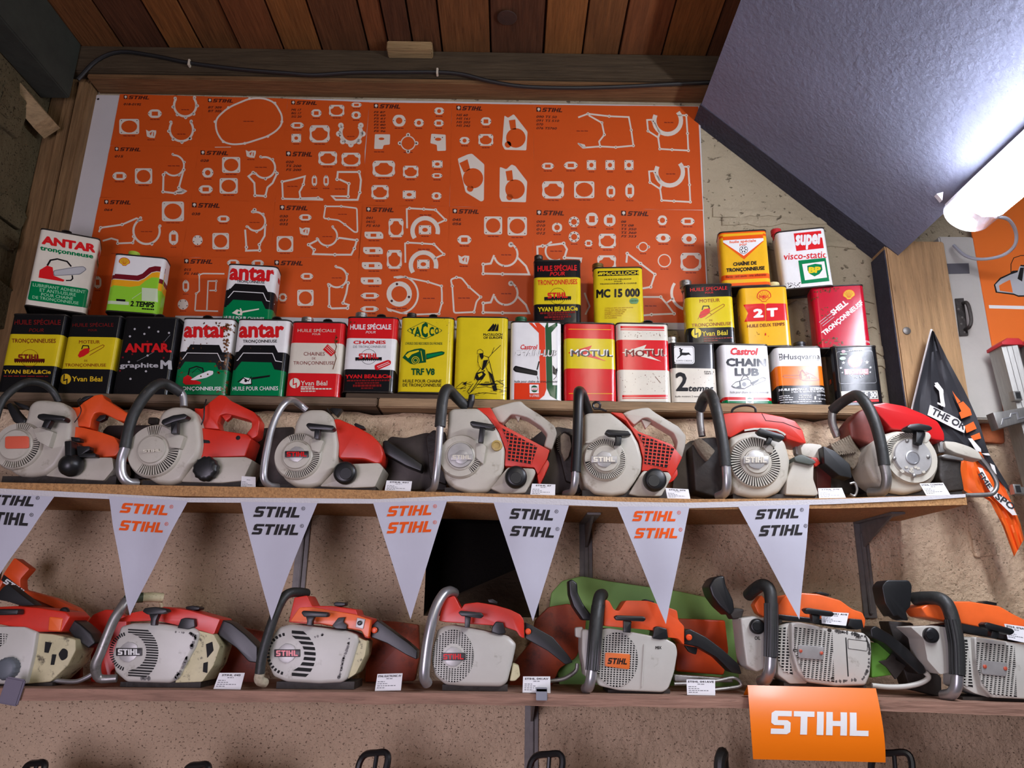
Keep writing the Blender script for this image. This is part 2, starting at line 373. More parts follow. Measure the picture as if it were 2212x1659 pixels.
for k, (x0, x1) in enumerate(((100, 124), (128, 148))):
    b.box((at(x0, 400, -.05).x, -.056 - .004 * k, 2.2), (at(x1, 400, -.05).x, -.05, zb), TIMBER, bev=.002)
b.build('trim_5', label='upright timber at the left end of the wall', **STR)
b = MB(); b.box((XL, -3.2, zc - .20), (at(160, 150, -.1).x, -.09, zc), M('black_green_timber', (44, 48, 40), .9, var=.3, vscale=9, bump=.4, bscale=20), bev=.004)
b.build('trim_6', label='dark timber along the top of the left wall', **STR)
b = MB()
pa, pb = at(88, 262, -.14), at(-120, 20, -.30)
d = (pb - pa); n_ = Vector((-d.z, 0, d.x)).normalized() * .028
b.prism([pa - n_, pb - n_, pb + n_, pa + n_], (0, .06, 0), wood('brace_wood', (150, 126, 92), axis='x'), bev=.003)
b.build('trim_7', label='pale diagonal brace in the top left corner', **STR)
b = MB(); q = at(887, 100, -.105); b.box((q.x - .07, -.13, zc - .032), (q.x + .07, -.088, zc), wood('pale_block', (150, 124, 86), axis='x'), bev=.003)
b.build('trim_8', label='small wooden block between the planks and the beam', **STR)
# cable along the beam with two clips
RUB = M('black_rubber', (24, 24, 24), rough=.5)
t = thing('power_cable', at(700, 170, -.095), 'thick black cable clipped along the dark beam above the orange sheets', 'cable')
b = MB(); b.tube([at(x, y, -.094) for x, y in ((168, 172), (210, 130), (262, 112), (340, 122), (410, 136), (520, 150), (620, 158), (680, 162), (760, 157), (860, 156), (945, 156), (1000, 161), (1060, 176), (1130, 187), (1230, 190), (1330, 188), (1450, 182), (1580, 176), (1680, 170))], .0062, RUB, n=8)
b.build('cable', parent=t)
for x, y in ((410, 137), (945, 156)):
    b = MB(); p = at(x, y, -.094); b.box((p.x - .003, -.103, p.z - .012), (p.x + .003, -.088, p.z + .01), M('clip_plastic', (200, 190, 170), .5), bev=.001); b.build('cable_clip', parent=t)
# ledge under the cans
zl = at(1106, 866, -.14).z
b = MB()
b.box((XL + .02, -.150, zl - .022), (at(815, 866, -.15).x, -.002, zl), wood('ledge_wood', (110, 92, 72), axis='x'), bev=.003)
t_ = b.build('can_ledge', label='dark narrow ledge under the left half of the lower can row', category='shelf')
b = MB(); b.box((at(818, 866, -.15).x, -.152, zl - .026), (at(1936, 880, -.15).x, -.002, zl), wood('ledge_wood_b', (150, 124, 92), axis='x'), bev=.003)
b.build('can_ledge', label='pale chipboard ledge under the right half of the lower can row', category='shelf')
b = MB(); s0 = at(745, 860, -.14).x; s1 = at(978, 860, -.14).x
b.box((s0, -.135, zl), (s1, -.02, zl + .017), wood('slat_wood', (70, 56, 42), axis='x'), bev=.002)
b.build('wooden_slat', label='thin dark slat lifting the red-white-black can and the green-lettered yellow can', category='slat')
b = MB(); xw0, xw1 = XL + .03, at(1925, 900, -.118).x; n = 60; vs = []; zlo = at(1106, 1095, -.118).z
for i in range(n + 1):                                 # the thick lower wall the ledge lies on, with a ragged stone top
    x = xw0 + (xw1 - xw0) * i / n; zt_ = zl - .0265 - random.uniform(0, .010); yf = -.112 - random.uniform(0, .006)
    vs += [Vector((x, -.003, zt_)), Vector((x, yf + .012, zt_)), Vector((x, yf, zt_ - .02)), Vector((x, -.114, zlo)), Vector((x, -.003, zlo))]
b.add(vs, [[5 * i + k, 5 * i + 5 + k, 5 * i + 5 + (k + 1) % 5, 5 * i + (k + 1) % 5][::-1] for i in range(n) for k in range(5)] + [[0, 1, 2, 3, 4], [5 * n + 4, 5 * n + 3, 5 * n + 2, 5 * n + 1, 5 * n]], PLASTER, True)
b.build('wall_back', label='thick roughcast wall band behind the upper row of chainsaws', **STR)
# main shelves: top edges traced so that the upper board sags as it does
def z_of(table, Y):
    P = [at(x, y, Y) for x, y in table]
    def f(x):
        if x <= P[0].x: return P[0].z
        for a, c in zip(P, P[1:]):
            if x <= c.x: k = (x - a.x) / (c.x - a.x); return a.z + (c.z - a.z) * k
        return P[-1].z
    return f
Y1 = -.315; Y2 = -.325
zs1 = z_of(((-80, 1040), (100, 1044), (600, 1053), (983, 1064), (1200, 1070), (1500, 1078), (1800, 1076), (2087, 1068)), Y1)
zs2 = z_of(((-60, 1486), (60, 1487), (1100, 1499), (1600, 1506), (1900, 1512), (2300, 1524)), Y2)
def board(f, x0, x1, Y, th, m, n=40, wav=0.0):
    b = MB(); vs, fs = [], []
    for i in range(n + 1):
        x = x0 + (x1 - x0) * i / n; z = f(x); e = random.uniform(-wav, wav)
        vs += [(x, Y + e, z), (x, -.001, z), (x, -.001, z - th), (x, Y + e, z - th + random.uniform(-wav, wav))]
    for i in range(n):
        o = 4 * i
        for k in range(4): fs.append([o + k, o + (k + 1) % 4, o + 4 + (k + 1) % 4, o + 4 + k][::-1])
    fs += [[0, 1, 2, 3], [4 * n + 3, 4 * n + 2, 4 * n + 1, 4 * n]]
    b.add(vs, fs, m); return b
CHIP = M('chipboard', (176, 132, 82), rough=.8, var=.3, vscale=120, bump=.3, bscale=160, rgb2=(120, 78, 44), lo=.5, hi=.7)
x1e = at(2087, 1075, Y1).x
board(zs1, XL + .01, x1e, Y1, .024, CHIP).build('wall_shelf', label='sagging chipboard shelf carrying the upper row of chainsaws', category='shelf')
board(zs2, XL + .01, 1.75, Y2, .023, OLDW, wav=.002, n=60).build('wall_shelf', label='rough old plank shelf carrying the lower row of chainsaws', category='shelf')
zs3 = at(1100, 1685, -.25).z - .2
board(lambda x: zs3, XL + .01, 1.75, -.31, .024, OLDW).build('wall_shelf', label='lowest plank shelf just below the picture edge', category='shelf')
# brackets
BRK = M('bracket_steel', (112, 108, 104), rough=.5, metal=.25, var=.25, vscale=30)
def bracket(px, y0, y1, f, label, w_=.017, L=.22, th=.024):
    p = at(px, (y0 + y1) / 2, -.01); zt = f(p.x) - th
    t = thing('shelf_bracket', (p.x, 0, at(px, y1, -.01).z), label, 'bracket', None)
    b = MB(); zb_ = at(px, y1, -.008).z
    b.box((p.x - w_, -.007, zb_), (p.x + w_, -.001, zt - .001), BRK, bev=.001); b.box((p.x - w_ * .3, -.016, zb_ + .01), (p.x + w_ * .3, -.007, zt - .03), BRK, bev=.002); b.build('wall_arm', parent=t)
    b = MB(); b.box((p.x - w_, -L, zt - .006), (p.x + w_, -.001, zt - .0008), BRK, bev=.001)
    b.prism([Vector((p.x - .003, y, z)) for y, z in ((-.008, zt - .07), (-.008, zt - .006), (-L + .03, zt - .006))], (.006, 0, 0), BRK); b.build('shelf_arm', parent=t)
bracket(1870, 1110, 1335, zs1, 'grey steel bracket on the plaster below the right end of the upper saw shelf')
bracket(1266, 1105, 1260, zs1, 'grey steel bracket below the upper saw shelf, just left of the green board')
bracket(650, 1110, 1290, zs1, 'grey steel bracket partly behind the second pennant with dark lettering')
bracket(1148, 1515, 1720, zs2, 'black steel bracket under the lower saw shelf near the picture bottom')
b = MB(); p = at(1170, 1500, Y2 - .004); b.box((p.x - .012, Y2 - .006, p.z - .012), (p.x + .012, Y2 - .001, p.z + .012), M('zinc', (140, 144, 150), .4, .8), bev=.001)
b.box((p.x - .012, Y2 - .006, p.z + .006), (p.x + .012, Y2 + .02, p.z + .0085 + .004), MATS['zinc']); b.build('edge_clip', label='zinc clip on the front edge of the lower saw shelf', category='clip')
b = MB(); p = at(28, 1490, Y2 - .006); b.box((p.x - .021, Y2 - .012, p.z - .03), (p.x + .021, Y2 - .003, p.z + .024), M('grey_plastic_clip', (104, 98, 112), .5), bev=.003, R=Matrix.Rotation(.15, 3, 'Y'))
b.build('shelf_clamp', label='dull grey clamp on the left end of the lower saw shelf', category='clamp')
# the tube lamp: along the lower edge of the soffit, running toward the viewer
lx = SX1 + .025; lz = SZ1 - .03; LY0, LY1 = -.42, -1.72
e0 = at(2080, 445, LY0); lx, lz = e0.x + .012, e0.z
t = thing('tube_lamp', (lx, LY0, lz), 'lit twin-tube lamp on the sloping soffit at top right', 'lamp')
ax = Vector((1, 0, -.22)).normalized(); nn = Vector((ax.z, 0, -ax.x))
if nn.z > 0: nn = -nn
WHT = M('lamp_white_plastic', (200, 200, 205), .4)
b = MB(); W = .058
hp = [Vector((lx, 0, lz)) + ax * u + nn * v for u, v in ((-W * .6, -.022), (W * .6, -.022), (W * .72, -.012), (W * .66, -.007), (-W * .66, -.007), (-W * .72, -.012))]
b.prism([Vector((p.x, LY0 + .03, p.z)) for p in hp], (0, LY1 - LY0 - .06, 0), WHT, bev=.002)
for y in (LY0 - .25, LY0 - 1.05): b.box((lx - .012, y - .012, lz + .004), (lx + .012, y + .012, zs_(lx, y) + .002), WHT)
b.build('housing', parent=t)
LAMPM = M('lamp_glow', (236, 240, 255), emit=60.0)
CLR = bpy.data.materials.new('clear_cover'); CLR.use_nodes = True
_n = CLR.node_tree.nodes; _l = CLR.node_tree.links; _n.remove(_n['Principled BSDF']); _mx = _n.new('ShaderNodeMixShader'); _tr = _n.new('ShaderNodeBsdfTransparent'); _gl = _n.new('ShaderNodeBsdfGlossy')
_gl.inputs['Roughness'].default_value = .2; _tr.inputs[0].default_value = (.9, .88, .88, 1); _mx.inputs[0].default_value = .25; _l.new(_tr.outputs[0], _mx.inputs[1]); _l.new(_gl.outputs[0], _mx.inputs[2]); _l.new(_mx.outputs[0], _n['Material Output'].inputs[0])
def half(y0, y1, r, m, flare=0):
    n = 22; vs = []; fs = []
    for y in (y0, y1):
        for k in range(n + 1):
            a = math.radians(-48 + 276 * k / n); p = Vector((lx, y, lz)) + ax * (math.cos(a) * W * r) + nn * (.026 + math.sin(a) * .044 * r); vs.append(p)
    for k in range(n): fs.append([k, k + 1, n + 2 + k, n + 1 + k])
    fs.append(list(range(n + 1))); fs.append([n + 1 + k for k in range(n + 1)][::-1])
    return MB().add(vs, fs, m, True)
half(LY0 - .075, LY1, .97, LAMPM).build('diffuser', parent=t)
half(LY0, LY0 - .073, 1.0, CLR).build('clear_end', parent=t)
b = MB()
for s in (-1, 1):
    c = Vector((lx, LY0 - .074, lz)) + ax * (s * .024) + nn * .028
    b.lathe(c, [(.013, 0), (.013, .045), (.010, .05)], LAMPM, n=14, axis=(0, 1, 0))
b.build('tube', parent=t)
b = MB(); b.prism([at(x, y, LY0 + .02) for x, y in ((2018, 424), (2032, 420), (2030, 438))], (0, -.012, 0), WHT); b.build('clip', parent=t)
b = MB(); b.tube([at(2150, 468, -.40), at(2178, 474, -.36), at(2194, 500, -.30), at(2192, 530, -.25), at(2165, 552, -.2), at(2120, 560, -.15), at(2085, 552, -.12), at(2060, 530, -.09)], .0045, M('grey_cable', (150, 152, 158), .5), n=8)
b.build('lamp_cable', label='grey loop of cable hanging from the end of the tube lamp', category='cable')
# orange poster at the right edge
OP = M('poster_orange', (226, 112, 40), rough=.5, var=.05, vscale=3)
px0, pz1, pz0 = gx1 + .004, at(2150, 300, -.05).z, at(2150, 905, -.05).z
b = MB(); b.box((px0, -.052, pz0), (px0 + .5, -.046, pz1), OP, bev=.001)
def pdraw(pts, m, off): b.prism([at(x, y, -.052 - off) for x, y in pts], (0, off * .9, 0), m)
pdraw([(2136, 659), (2330, 664), (2330, 671), (2137, 666)], ink('white'), .0005)
pdraw([(2151, 632), (2147, 615), (2160, 600), (2182, 590), (2187, 585), (2200, 584), (2205, 572), (2240, 575), (2260, 600), (2250, 640), (2200, 641), (2190, 637)], ink('dark'), .0006)
pdraw([(2154, 630), (2150, 615), (2162, 603), (2183, 593), (2198, 588), (2203, 575), (2236, 579), (2256, 602), (2246, 637), (2200, 638), (2190, 634)], ink('silver'), .0009)
pdraw([(2160, 628), (2158, 617), (2166, 612), (2182, 604), (2188, 632)], OP, .0012)
pdraw([(2198, 602), (2204, 578), (2212, 578), (2208, 608)], ink('dark'), .0012)
for a in stroke([(2184, 588), (2184, 570), (2190, 557), (2205, 552), (2240, 552)], 1.6): pdraw(a, ink('dark'), .0006)
b.build('wall_poster', label='orange poster with a drawn grey chainsaw at the right picture edge', category='poster')
# ------------------------------------------------------------------ oil cans
FR = {1: (0, 480, 4.148), 2: (370, 540, 4.424), 3: (850, 540, 4.424), 4: (1200, 480, 4.047), 5: (1430, 480, 4.046)}
TIN = M('tin_seam', (60, 56, 52), rough=.4, metal=.7, var=.3, vscale=40)
CAPM = {'silver': M('cap_silver', (176, 174, 168), .35, .9), 'dark': M('cap_dark', (70, 66, 60), .4, .8), 'gold': M('cap_gold', (150, 126, 74), .35, .9),
        'green': M('cap_green', (24, 82, 48), .4), 'lime': M('cap_lime', (160, 190, 60), .4), 'cream': M('cap_cream', (206, 196, 140), .4), 'red': M('cap_red', (186, 40, 44), .4), 'black': M('cap_black', (30, 30, 32), .4)}
HND = M('strap_black', (34, 28, 24), .5)
def paint(n, worn=0):
    rgb = INK[n]
    if worn: return M('paint_worn_' + n, rgb, rough=.38, var=.08, vscale=14, rgb2=(92, 62, 40), lo=.62, hi=.68)
    return M('paint_' + n, rgb, rough=.2, var=.06, vscale=20, bump=.05, bscale=18, spec=.4)
class Can:
    """x edges of the front face at mid height, bottom and top in frame pixels; Y front plane"""
    def __init__(s, label, fr, quad, Y=-.138, z0=None, yaw=0.0, roll=0.0, dep=.072, r=.016, bands=None, worn=0, cap=None, strap=None, h=None, w=None, dx=0.0):
        X0, Y0, S = FR[fr]; s.fr = FR[fr]; s.q = [Vector(p) for p in quad]
        px = [Vector((X0 + p[0] / S, Y0 + p[1] / S)) for p in quad]
        l = at(*((px[0] + px[3]) / 2), Y); rr = at(*((px[1] + px[2]) / 2), Y); bt = at(*((px[2] + px[3]) / 2), Y); tp = at(*((px[0] + px[1]) / 2), Y)
        s.w = w or (rr.x - l.x) / math.cos(math.radians(yaw)); s.z0 = bt.z if z0 is None else z0; s.h = h or (tp.z - s.z0)
        s.d = dep; s.r = r; s.c = Vector(((l.x + rr.x) / 2 + dx, Y, s.z0))
        s.R = Matrix.Rotation(math.radians(yaw), 3, 'Z') @ Matrix.Rotation(math.radians(roll), 3, 'Y')
        s.layer = 0; s.b = MB(); s.t = thing('oil_can', s.c, label, 'can')
        # body with colour bands given as (v_from, v_to, colour)
        prof = rc([(-s.w / 2, 0), (s.w / 2, 0), (s.w / 2, dep), (-s.w / 2, dep)], r, 5); n = len(prof)
        def loop(v, k=1.0, dz=0):
            return [s.W(Vector((p[0] * k, dep / 2 + (p[1] - dep / 2) * (1 + (k - 1) * s.w / dep), v * s.h + dz))) for p in prof]
        def sk(a, c, m, sm=True):
            s.b.add(a + c, [[i, (i + 1) % n, n + (i + 1) % n, n + i] for i in range(n)], m, sm)
        for v0, v1, cn in bands: sk(loop(v0), loop(v1), paint(cn, worn))
        for v, d1 in ((0, -1), (1, 1)):                 # rolled seams, recessed top and bottom
            e = .004 * d1
            sk(loop(v, 1.0), loop(v, 1.014, e * .3), TIN); sk(loop(v, 1.014, e * .3), loop(v, 1.014, e), TIN); sk(loop(v, 1.014, e), loop(v, .985, e), TIN); sk(loop(v, .985, e), loop(v, .985, -e * .2), TIN)
            s.b.add(loop(v, .985, -e * .2), [list(range(n))], TIN)
        s.capspec, s.strap = cap, strap
    def W(s, p): return s.c + s.R @ p
    def uv(s, x, y):
        tl, tr, br, bl = s.q; u = v = .5
        for _ in range(6):
            yv = v; l = bl.lerp(tl, yv); r = br.lerp(tr, yv)
            u = (x - l.x) / (r.x - l.x)
            t = tl.lerp(tr, u); b = bl.lerp(br, u); v = (y - b.y) / (t.y - b.y)
        return u, v
    def P3(s, u, v, off, face='F'):
        x = (u - .5) * s.w; y = 0.0; nx, ny = 0.0, -1.0
        if face == 'F':
            e = abs(x) - (s.w / 2 - s.r)
            if e > 0:
                e = min(e, s.r * .995); y = s.r - math.sqrt(s.r ** 2 - e ** 2); x = math.copysign(s.w / 2 - s.r + e, x); nx = math.copysign(e / s.r, x); ny = -math.sqrt(1 - nx * nx)
            return s.W(Vector((x + nx * off, y + ny * off, v * s.h)))
        sg = 1 if face == 'R' else -1
        yy = s.r + (s.d - 2 * s.r) * u if sg > 0 else s.d - s.r - (s.d - 2 * s.r) * u
        return s.W(Vector((sg * (s.w / 2 + off), yy, v * s.h)))
    def polys(s, plist, col, face='F', uvspace=False):
        s.layer += 1; off = .0003 + s.layer * .00005; m = ink(col)
        for pts in plist:
            U = [tuple(p) if uvspace else s.uv(*p) for p in pts]
            e = s.r / s.w
            if face == 'F' and (min(u for u, v in U) < e or max(u for u, v in U) > 1 - e):
                bm = bmesh.new(); bm.faces.new([bm.verts.new((u, v, 0)) for u, v in U])
                for k in (.0, .25, .55, .85):
                    for c in (e * (1 - k), 1 - e * (1 - k)):
                        bmesh.ops.bisect_plane(bm, geom=bm.verts[:] + bm.edges[:] + bm.faces[:], plane_co=(c, 0, 0), plane_no=(1, 0, 0))
                bm.verts.index_update()
                s.b.add([s.P3(v.co.x, v.co.y, off) for v in bm.verts], [[v.index for v in f.verts] for f in bm.faces], m); bm.free()
            else:
                s.b.add([s.P3(u, v, off, face) for u, v in U], [list(range(len(U)))], m)
    def glyphs(s, g, box, col, face='F', uvspace=False, base=None):
        """box = x0, y0, x1, y1 in frame-zoom pixels (or uv); base = baseline start and end + height for slanted lettering"""
        s.layer += 1; off = .0003 + s.layer * .00005; vs, fs = g
        if base:
            (ax, ay), (bx, by), hh = base; d = Vector((bx - ax, by - ay)); n = Vector((d.y, -d.x)).normalized() * hh
            U = [s.uv(ax + d.x * x + n.x * y, ay + d.y * x + n.y * y) for x, y in vs]
        elif uvspace: U = [(box[0] + (box[2] - box[0]) * x, box[1] + (box[3] - box[1]) * y) for x, y in vs]
        else:
            x0, y0, x1, y1 = box; a = s.uv(x0, y1); b_ = s.uv(x1, y1); c = s.uv(x0, y0); d = s.uv(x1, y0)
            U = [tuple((a[i] * (1 - x) + b_[i] * x) * (1 - y) + (c[i] * (1 - x) + d[i] * x) * y for i in (0, 1)) for x, y in vs]
        nb = LIFT.get(id(vs), 10 ** 9)
        s.b.add([s.P3(u, v, off + 1e-5 * (i // nb), face) for i, (u, v) in enumerate(U)], fs, ink(col))
    def text(s, t, x0, y0, x1, y1, col, bold=.0, shear=0.0, **k): s.glyphs(text2d(t, bold, shear), (x0, y0, x1, y1), col, **k)
    def rect(s, x0, y0, x1, y1, col, r=0): s.polys([rc([(x0, y0), (x1, y0), (x1, y1), (x0, y1)], r) if r else [(x0, y0), (x1, y0), (x1, y1), (x0, y1)]], col)
    def line(s, pts, w_, col, closed=False): s.polys(stroke(pts, w_, closed), col)
    def circ(s, x, y, r, col, ry=None): s.polys([ell(x, y, r, ry)], col)
    def circo(s, x, y, r, w_, col, ry=None): s.polys(ring(ell(x, y, r, ry), ell(x, y, r - w_, (ry or r) - w_)), col)
    def dashes(s, x0, y0, x1, y1, col, n=7):
        L = []; x = x0
        while x < x1:
            k = min(x1, x + (x1 - x0) / n * random.uniform(.5, 1.3)); L.append([(x, y0), (k, y0), (k, y1), (x, y1)]); x = k + (x1 - x0) / n * .18
        s.polys(L, col)
    def rust(s, x0, y0, x1, y1, n, size, col='rust'):
        L = []
        for _ in range(n):
            x, y = random.uniform(x0, x1), random.uniform(y0, y1); q = random.uniform(.3, 1) * size
            L.append([(x + math.cos(a * .9) * q * random.uniform(.4, 1.2), y + math.sin(a * .9) * q * random.uniform(.4, 1.3)) for a in range(7)])
        s.polys(L, col)
    def done(s):
        s.b.build('can_body', parent=s.t)
        if s.capspec:
            cn, u, rad, hh = s.capspec; p = s.W(Vector(((u - .5) * s.w, s.d * .5, s.h)))
            up = s.R @ Vector((0, 0, 1)); b = MB()
            b.lathe(p, [(rad * .8, -.002), (rad * .8, .010), (rad, .010), (rad, .010 + hh * .4), (rad * .94, .010 + hh * .45), (rad, .010 + hh * .5), (rad, .010 + hh * .92), (rad * .9, .010 + hh)], CAPM[cn], n=28, axis=up)
            b.build('screw_cap', parent=s.t)
        if s.strap:
            u, ww = s.strap; b = MB(); p = Vector(((u - .5) * s.w, s.d * .24, s.h)); k = ww / 2
            pts = [s.W(p + Vector(q)) for q in ((-k, 0, .001), (-k * .8, 0, .010), (-k * .3, 0, .013), (k * .3, 0, .013), (k * .8, 0, .010), (k, 0, .001))]
            vs = []
            for q in pts: vs += [q + s.R @ Vector((0, -.011, 0)), q + s.R @ Vector((0, .011, 0)), q + s.R @ Vector((0, .011, .0022)), q + s.R @ Vector((0, -.011, .0022))]
            fs = [[4 * i + a, 4 * i + (a + 1) % 4, 4 * i + 4 + (a + 1) % 4, 4 * i + 4 + a] for i in range(5) for a in range(4)] + [[0, 1, 2, 3], [23, 22, 21, 20]]
            b.add(vs, fs, HND); b.build('carry_strap', parent=s.t)
        return s
def top(c): return c.z0 + c.h + .004
# recurring artwork
def saw_emblem(c, x, y, w_, lett, plate='black', outl='black'):
    """clover outline, toothed bar and five block letters"""
    c.circo(x, y, w_ * .30, w_ * .012, outl); 
    h = w_ * .14; y1 = y + w_ * .02
    teeth = [(x - w_ / 2, y1), (x + w_ / 2, y1), (x + w_ / 2, y1 + h * .75)]
    for i in range(14): teeth += [(x + w_ / 2 - w_ * (i + .5) / 14, y1 + h * 1.1), (x + w_ / 2 - w_ * (i + 1) / 14, y1 + h * .7)]
    c.polys([teeth], plate)
    c.glyphs(logo2d(0), (x - w_ * .37, y1 - w_ * .15, x + w_ * .37, y1 + w_ * .055), lett)
def bolt_logo(c, x0, y0, x1, y1, fill, shadow, dart):
    w_ = x1 - x0; h = y1 - y0; X = lambda k: x0 + w_ * k; Yy = lambda k: y0 + h * k
    c.polys([[(X(-.07), Yy(.55)), (X(.52), Yy(-.55)), (X(.42), Yy(.5)), (X(.87), Yy(1.75)), (X(.3), Yy(.95))]], dart)
    c.text('MOTUL', x0 + w_ * .012, y0 + h * .08, x1 + w_ * .02, y1 + h * .1, shadow, bold=.045)
    c.text('MOTUL', x0, y0, x1, y1, fill, bold=.03)
def round_h(c, x, y, r, col, bg):
    c.circ(x, y, r, col); c.line([(x - r * .28, y - r * .9), (x - r * .28, y + r * .3), (x + r * .28, y + r * .05), (x + r * .28, y + r * .95)], r * .22, bg)
def pecten(c, x, y, r, col, edge):
    fan = lambda k: [(x - r * .3 * k, y + r * .8 * k), (x - r * .45 * k, y + r * .55 * k)] + [(x + r * k * math.cos(math.radians(a)), y - r * .95 * k * math.sin(math.radians(a))) for a in range(190, -11, -10)] + [(x + r * .45 * k, y + r * .55 * k), (x + r * .3 * k, y + r * .8 * k)]
    c.polys([fan(1.1)], edge); c.polys([fan(.97)], col)
    for a in (30, 55, 78, 102, 125, 150): c.line([(x + .2 * r * math.cos(math.radians(a)), y + .5 * r), (x + .85 * r * math.cos(math.radians(a)), y - .8 * r * math.sin(math.radians(a)))], r * .06, edge)
def small_saw(c, x0, y0, x1, y1, body, bar, line=None):
    X = lambda k: x0 + (x1 - x0) * k; Yy = lambda k: y0 + (y1 - y0) * k
    c.line([(X(.45), Yy(.55)), (X(.95), Yy(.02)), (X(1), Yy(.08)), (X(.97), Yy(.2)), (X(.5), Yy(.78))], (x1 - x0) * .02, bar)
    c.polys([[(X(.1), Yy(.8)), (X(.16), Yy(.5)), (X(.3), Yy(.3)), (X(.5), Yy(.25)), (X(.48), Yy(.6)), (X(.3), Yy(.85)), (X(.16), Yy(.95))]], body)
    c.line([(X(.22), Yy(.35)), (X(.26), Yy(.08)), (X(.45), Yy(.1)), (X(.47), Yy(.3))], (x1 - x0) * .035, line or 'black')
def hat(c, pts, col): c.polys([pts], col)
LZ = zl + .0045
def bands(c_, *v): return [(v[i], v[i + 2], v[i + 1]) for i in range(0, len(v) - 2, 2)]
# ---- lower row, left to right
c = Can('black and yellow can at the far left of the lower row, toothed bar emblem', 1, [(104, 830), (572, 836), (478, 1560), (-45, 1556)], z0=LZ, bands=bands(0, 0, 'black', .335, 'yellow', .745, 'black', 1)); B1 = c
c.text('HUILE SPÉCIALE', 122, 866, 525, 926, 'dred', .015); c.text('POUR', 250, 962, 380, 996, 'dred', .0, .25)
c.text('TRONÇONNEUSES', 100, 1060, 490, 1110, 'dred', .015); saw_emblem(c, 262, 1245, 275, 'dred', 'darkink', 'brown')
c.text('YVAN BEAL&Cie', 26, 1355, 460, 1392, 'gold', .03); c.dashes(30, 1410, 440, 1420, 'dred'); c.done()
c = Can('black and yellow oil can second from left in the lower row, small red saw drawing', 1, [(604, 840), (1085, 850), (975, 1555), (515, 1550)], z0=LZ, bands=bands(0, 0, 'black', .305, 'yellow', .725, 'black', 1)); B2 = c
c.text('HUILE SPÉCIALE', 632, 900, 1010, 942, 'dred'); c.text('POUR', 780, 965, 860, 985, 'dred'); c.text('MOTEUR', 700, 1070, 890, 1102, 'brown', .01); small_saw(c, 670, 1110, 930, 1240, 'red', 'brown')
c.text('DE', 755, 1252, 785, 1270, 'brown'); c.text('TRONÇONNEUSE', 585, 1287, 950, 1322, 'brown', .01); round_h(c, 598, 1430, 48, 'gold', 'black'); c.text('Yvan Béal', 655, 1405, 920, 1452, 'gold', .02); c.done()
c = Can('black oil can with red heading and pale dots, third from left in the lower row', 1, [(1092, 855), (1592, 865), (1500, 1575), (1008, 1565)], z0=LZ, bands=bands(0, 0, 'black', 1), strap=(.62, .03)); B3 = c
c.line([(1225, 1270), (1320, 1218), (1380, 1180)], 4, 'grey'); c.line([(1465, 1090), (1520, 1020)], 4, 'grey')
for x, y in ((1195, 965), (1325, 950), (1410, 990), (1508, 1003), (1285, 1012), (1155, 1035), (1320, 1218), (1155, 1277), (1310, 1365), (1175, 1435)): c.circ(x, y, 10, 'silver')
for x, y in ((1315, 1085), (1465, 1090), (1183, 1205), (1465, 1240), (1100, 1235), (1080, 1360)): c.circ(x, y, 9, 'maroon')
c.text('ANTAR.', 1115, 1102, 1530, 1190, 'red', .05); c.text('graphite', 1075, 1287, 1420, 1345, 'silver', .03); c.text('M', 1437, 1262, 1525, 1345, 'silver', .05); c.done()
def antar(label, fr, quad, head, sub, wl, tl, gl, kind, foot, worn=0, **k):
    q = [Vector(p) for p in quad]; vv = lambda y: 1 - (y - q[0].y) / (q[3].y - q[0].y)
    c = Can(label, fr, quad, bands=bands(0, 0, 'green', vv(gl[0][1]), 'black', vv(wl[0][1]), 'white', 1), worn=worn, **k)
    lo = lambda L, x0, x1, dy: [(x0, L[0][1] + dy)] + L + [(x1, L[-1][1] + dy)]
    def hump(L, y, col): c.polys([[(L[0][0], y)] + L + [(L[-1][0], y)]], col)
    hump(wl, wl[0][1] + 30, 'black'); hump(gl, gl[0][1] + 30, 'green'); c.line(tl, 7, 'white')
    c.text('antar', *head, 'red', .042)
    if sub: c.text('TRONÇONNEUSE', *sub, 'black', .02)
    c.text(foot[4], *foot[:4], 'white', .03 if worn else .01)
    return c
c = antar('rust-streaked white, black and green can, fourth from left in the lower row', 2, [(100, 660), (600, 668), (512, 1405), (12, 1400)], (108, 715, 545, 850), None,
          [(65, 985), (135, 985), (180, 915), (455, 920), (490, 1000), (575, 1005)], [(45, 1075), (105, 1065), (150, 1000), (440, 1003), (475, 1078), (535, 1085)],
          [(20, 1158), (85, 1155), (130, 1085), (420, 1095), (455, 1170), (540, 1175)], 1, (42, 1327, 478, 1372, 'TRONÇONNEUSE'), worn=1, z0=LZ, strap=(.45, .028)); B4 = c
c.line([(165, 1215), (175, 1155), (240, 1132), (300, 1150), (312, 1205)], 12, 'black'); c.line([(200, 1195), (250, 1150), (300, 1190)], 5, 'black')
c.polys([[(115, 1290), (120, 1240), (160, 1215), (195, 1235), (215, 1260), (290, 1285), (280, 1305), (140, 1310)]], 'red')
c.polys([rc([(185, 1262), (260, 1215), (360, 1172), (403, 1176), (400, 1208), (340, 1240), (220, 1267)], 12)], 'white'); c.circ(285, 1228, 8, 'rust'); c.circ(350, 1208, 8, 'rust')
c.rust(420, 690, 590, 780, 26, 16); c.rust(500, 760, 560, 1380, 60, 18); c.rust(110, 690, 400, 960, 26, 9); c.rust(60, 940, 110, 1250, 10, 12); c.rust(350, 1080, 500, 1200, 14, 16); c.rust(480, 1330, 520, 1395, 8, 14); c.done()
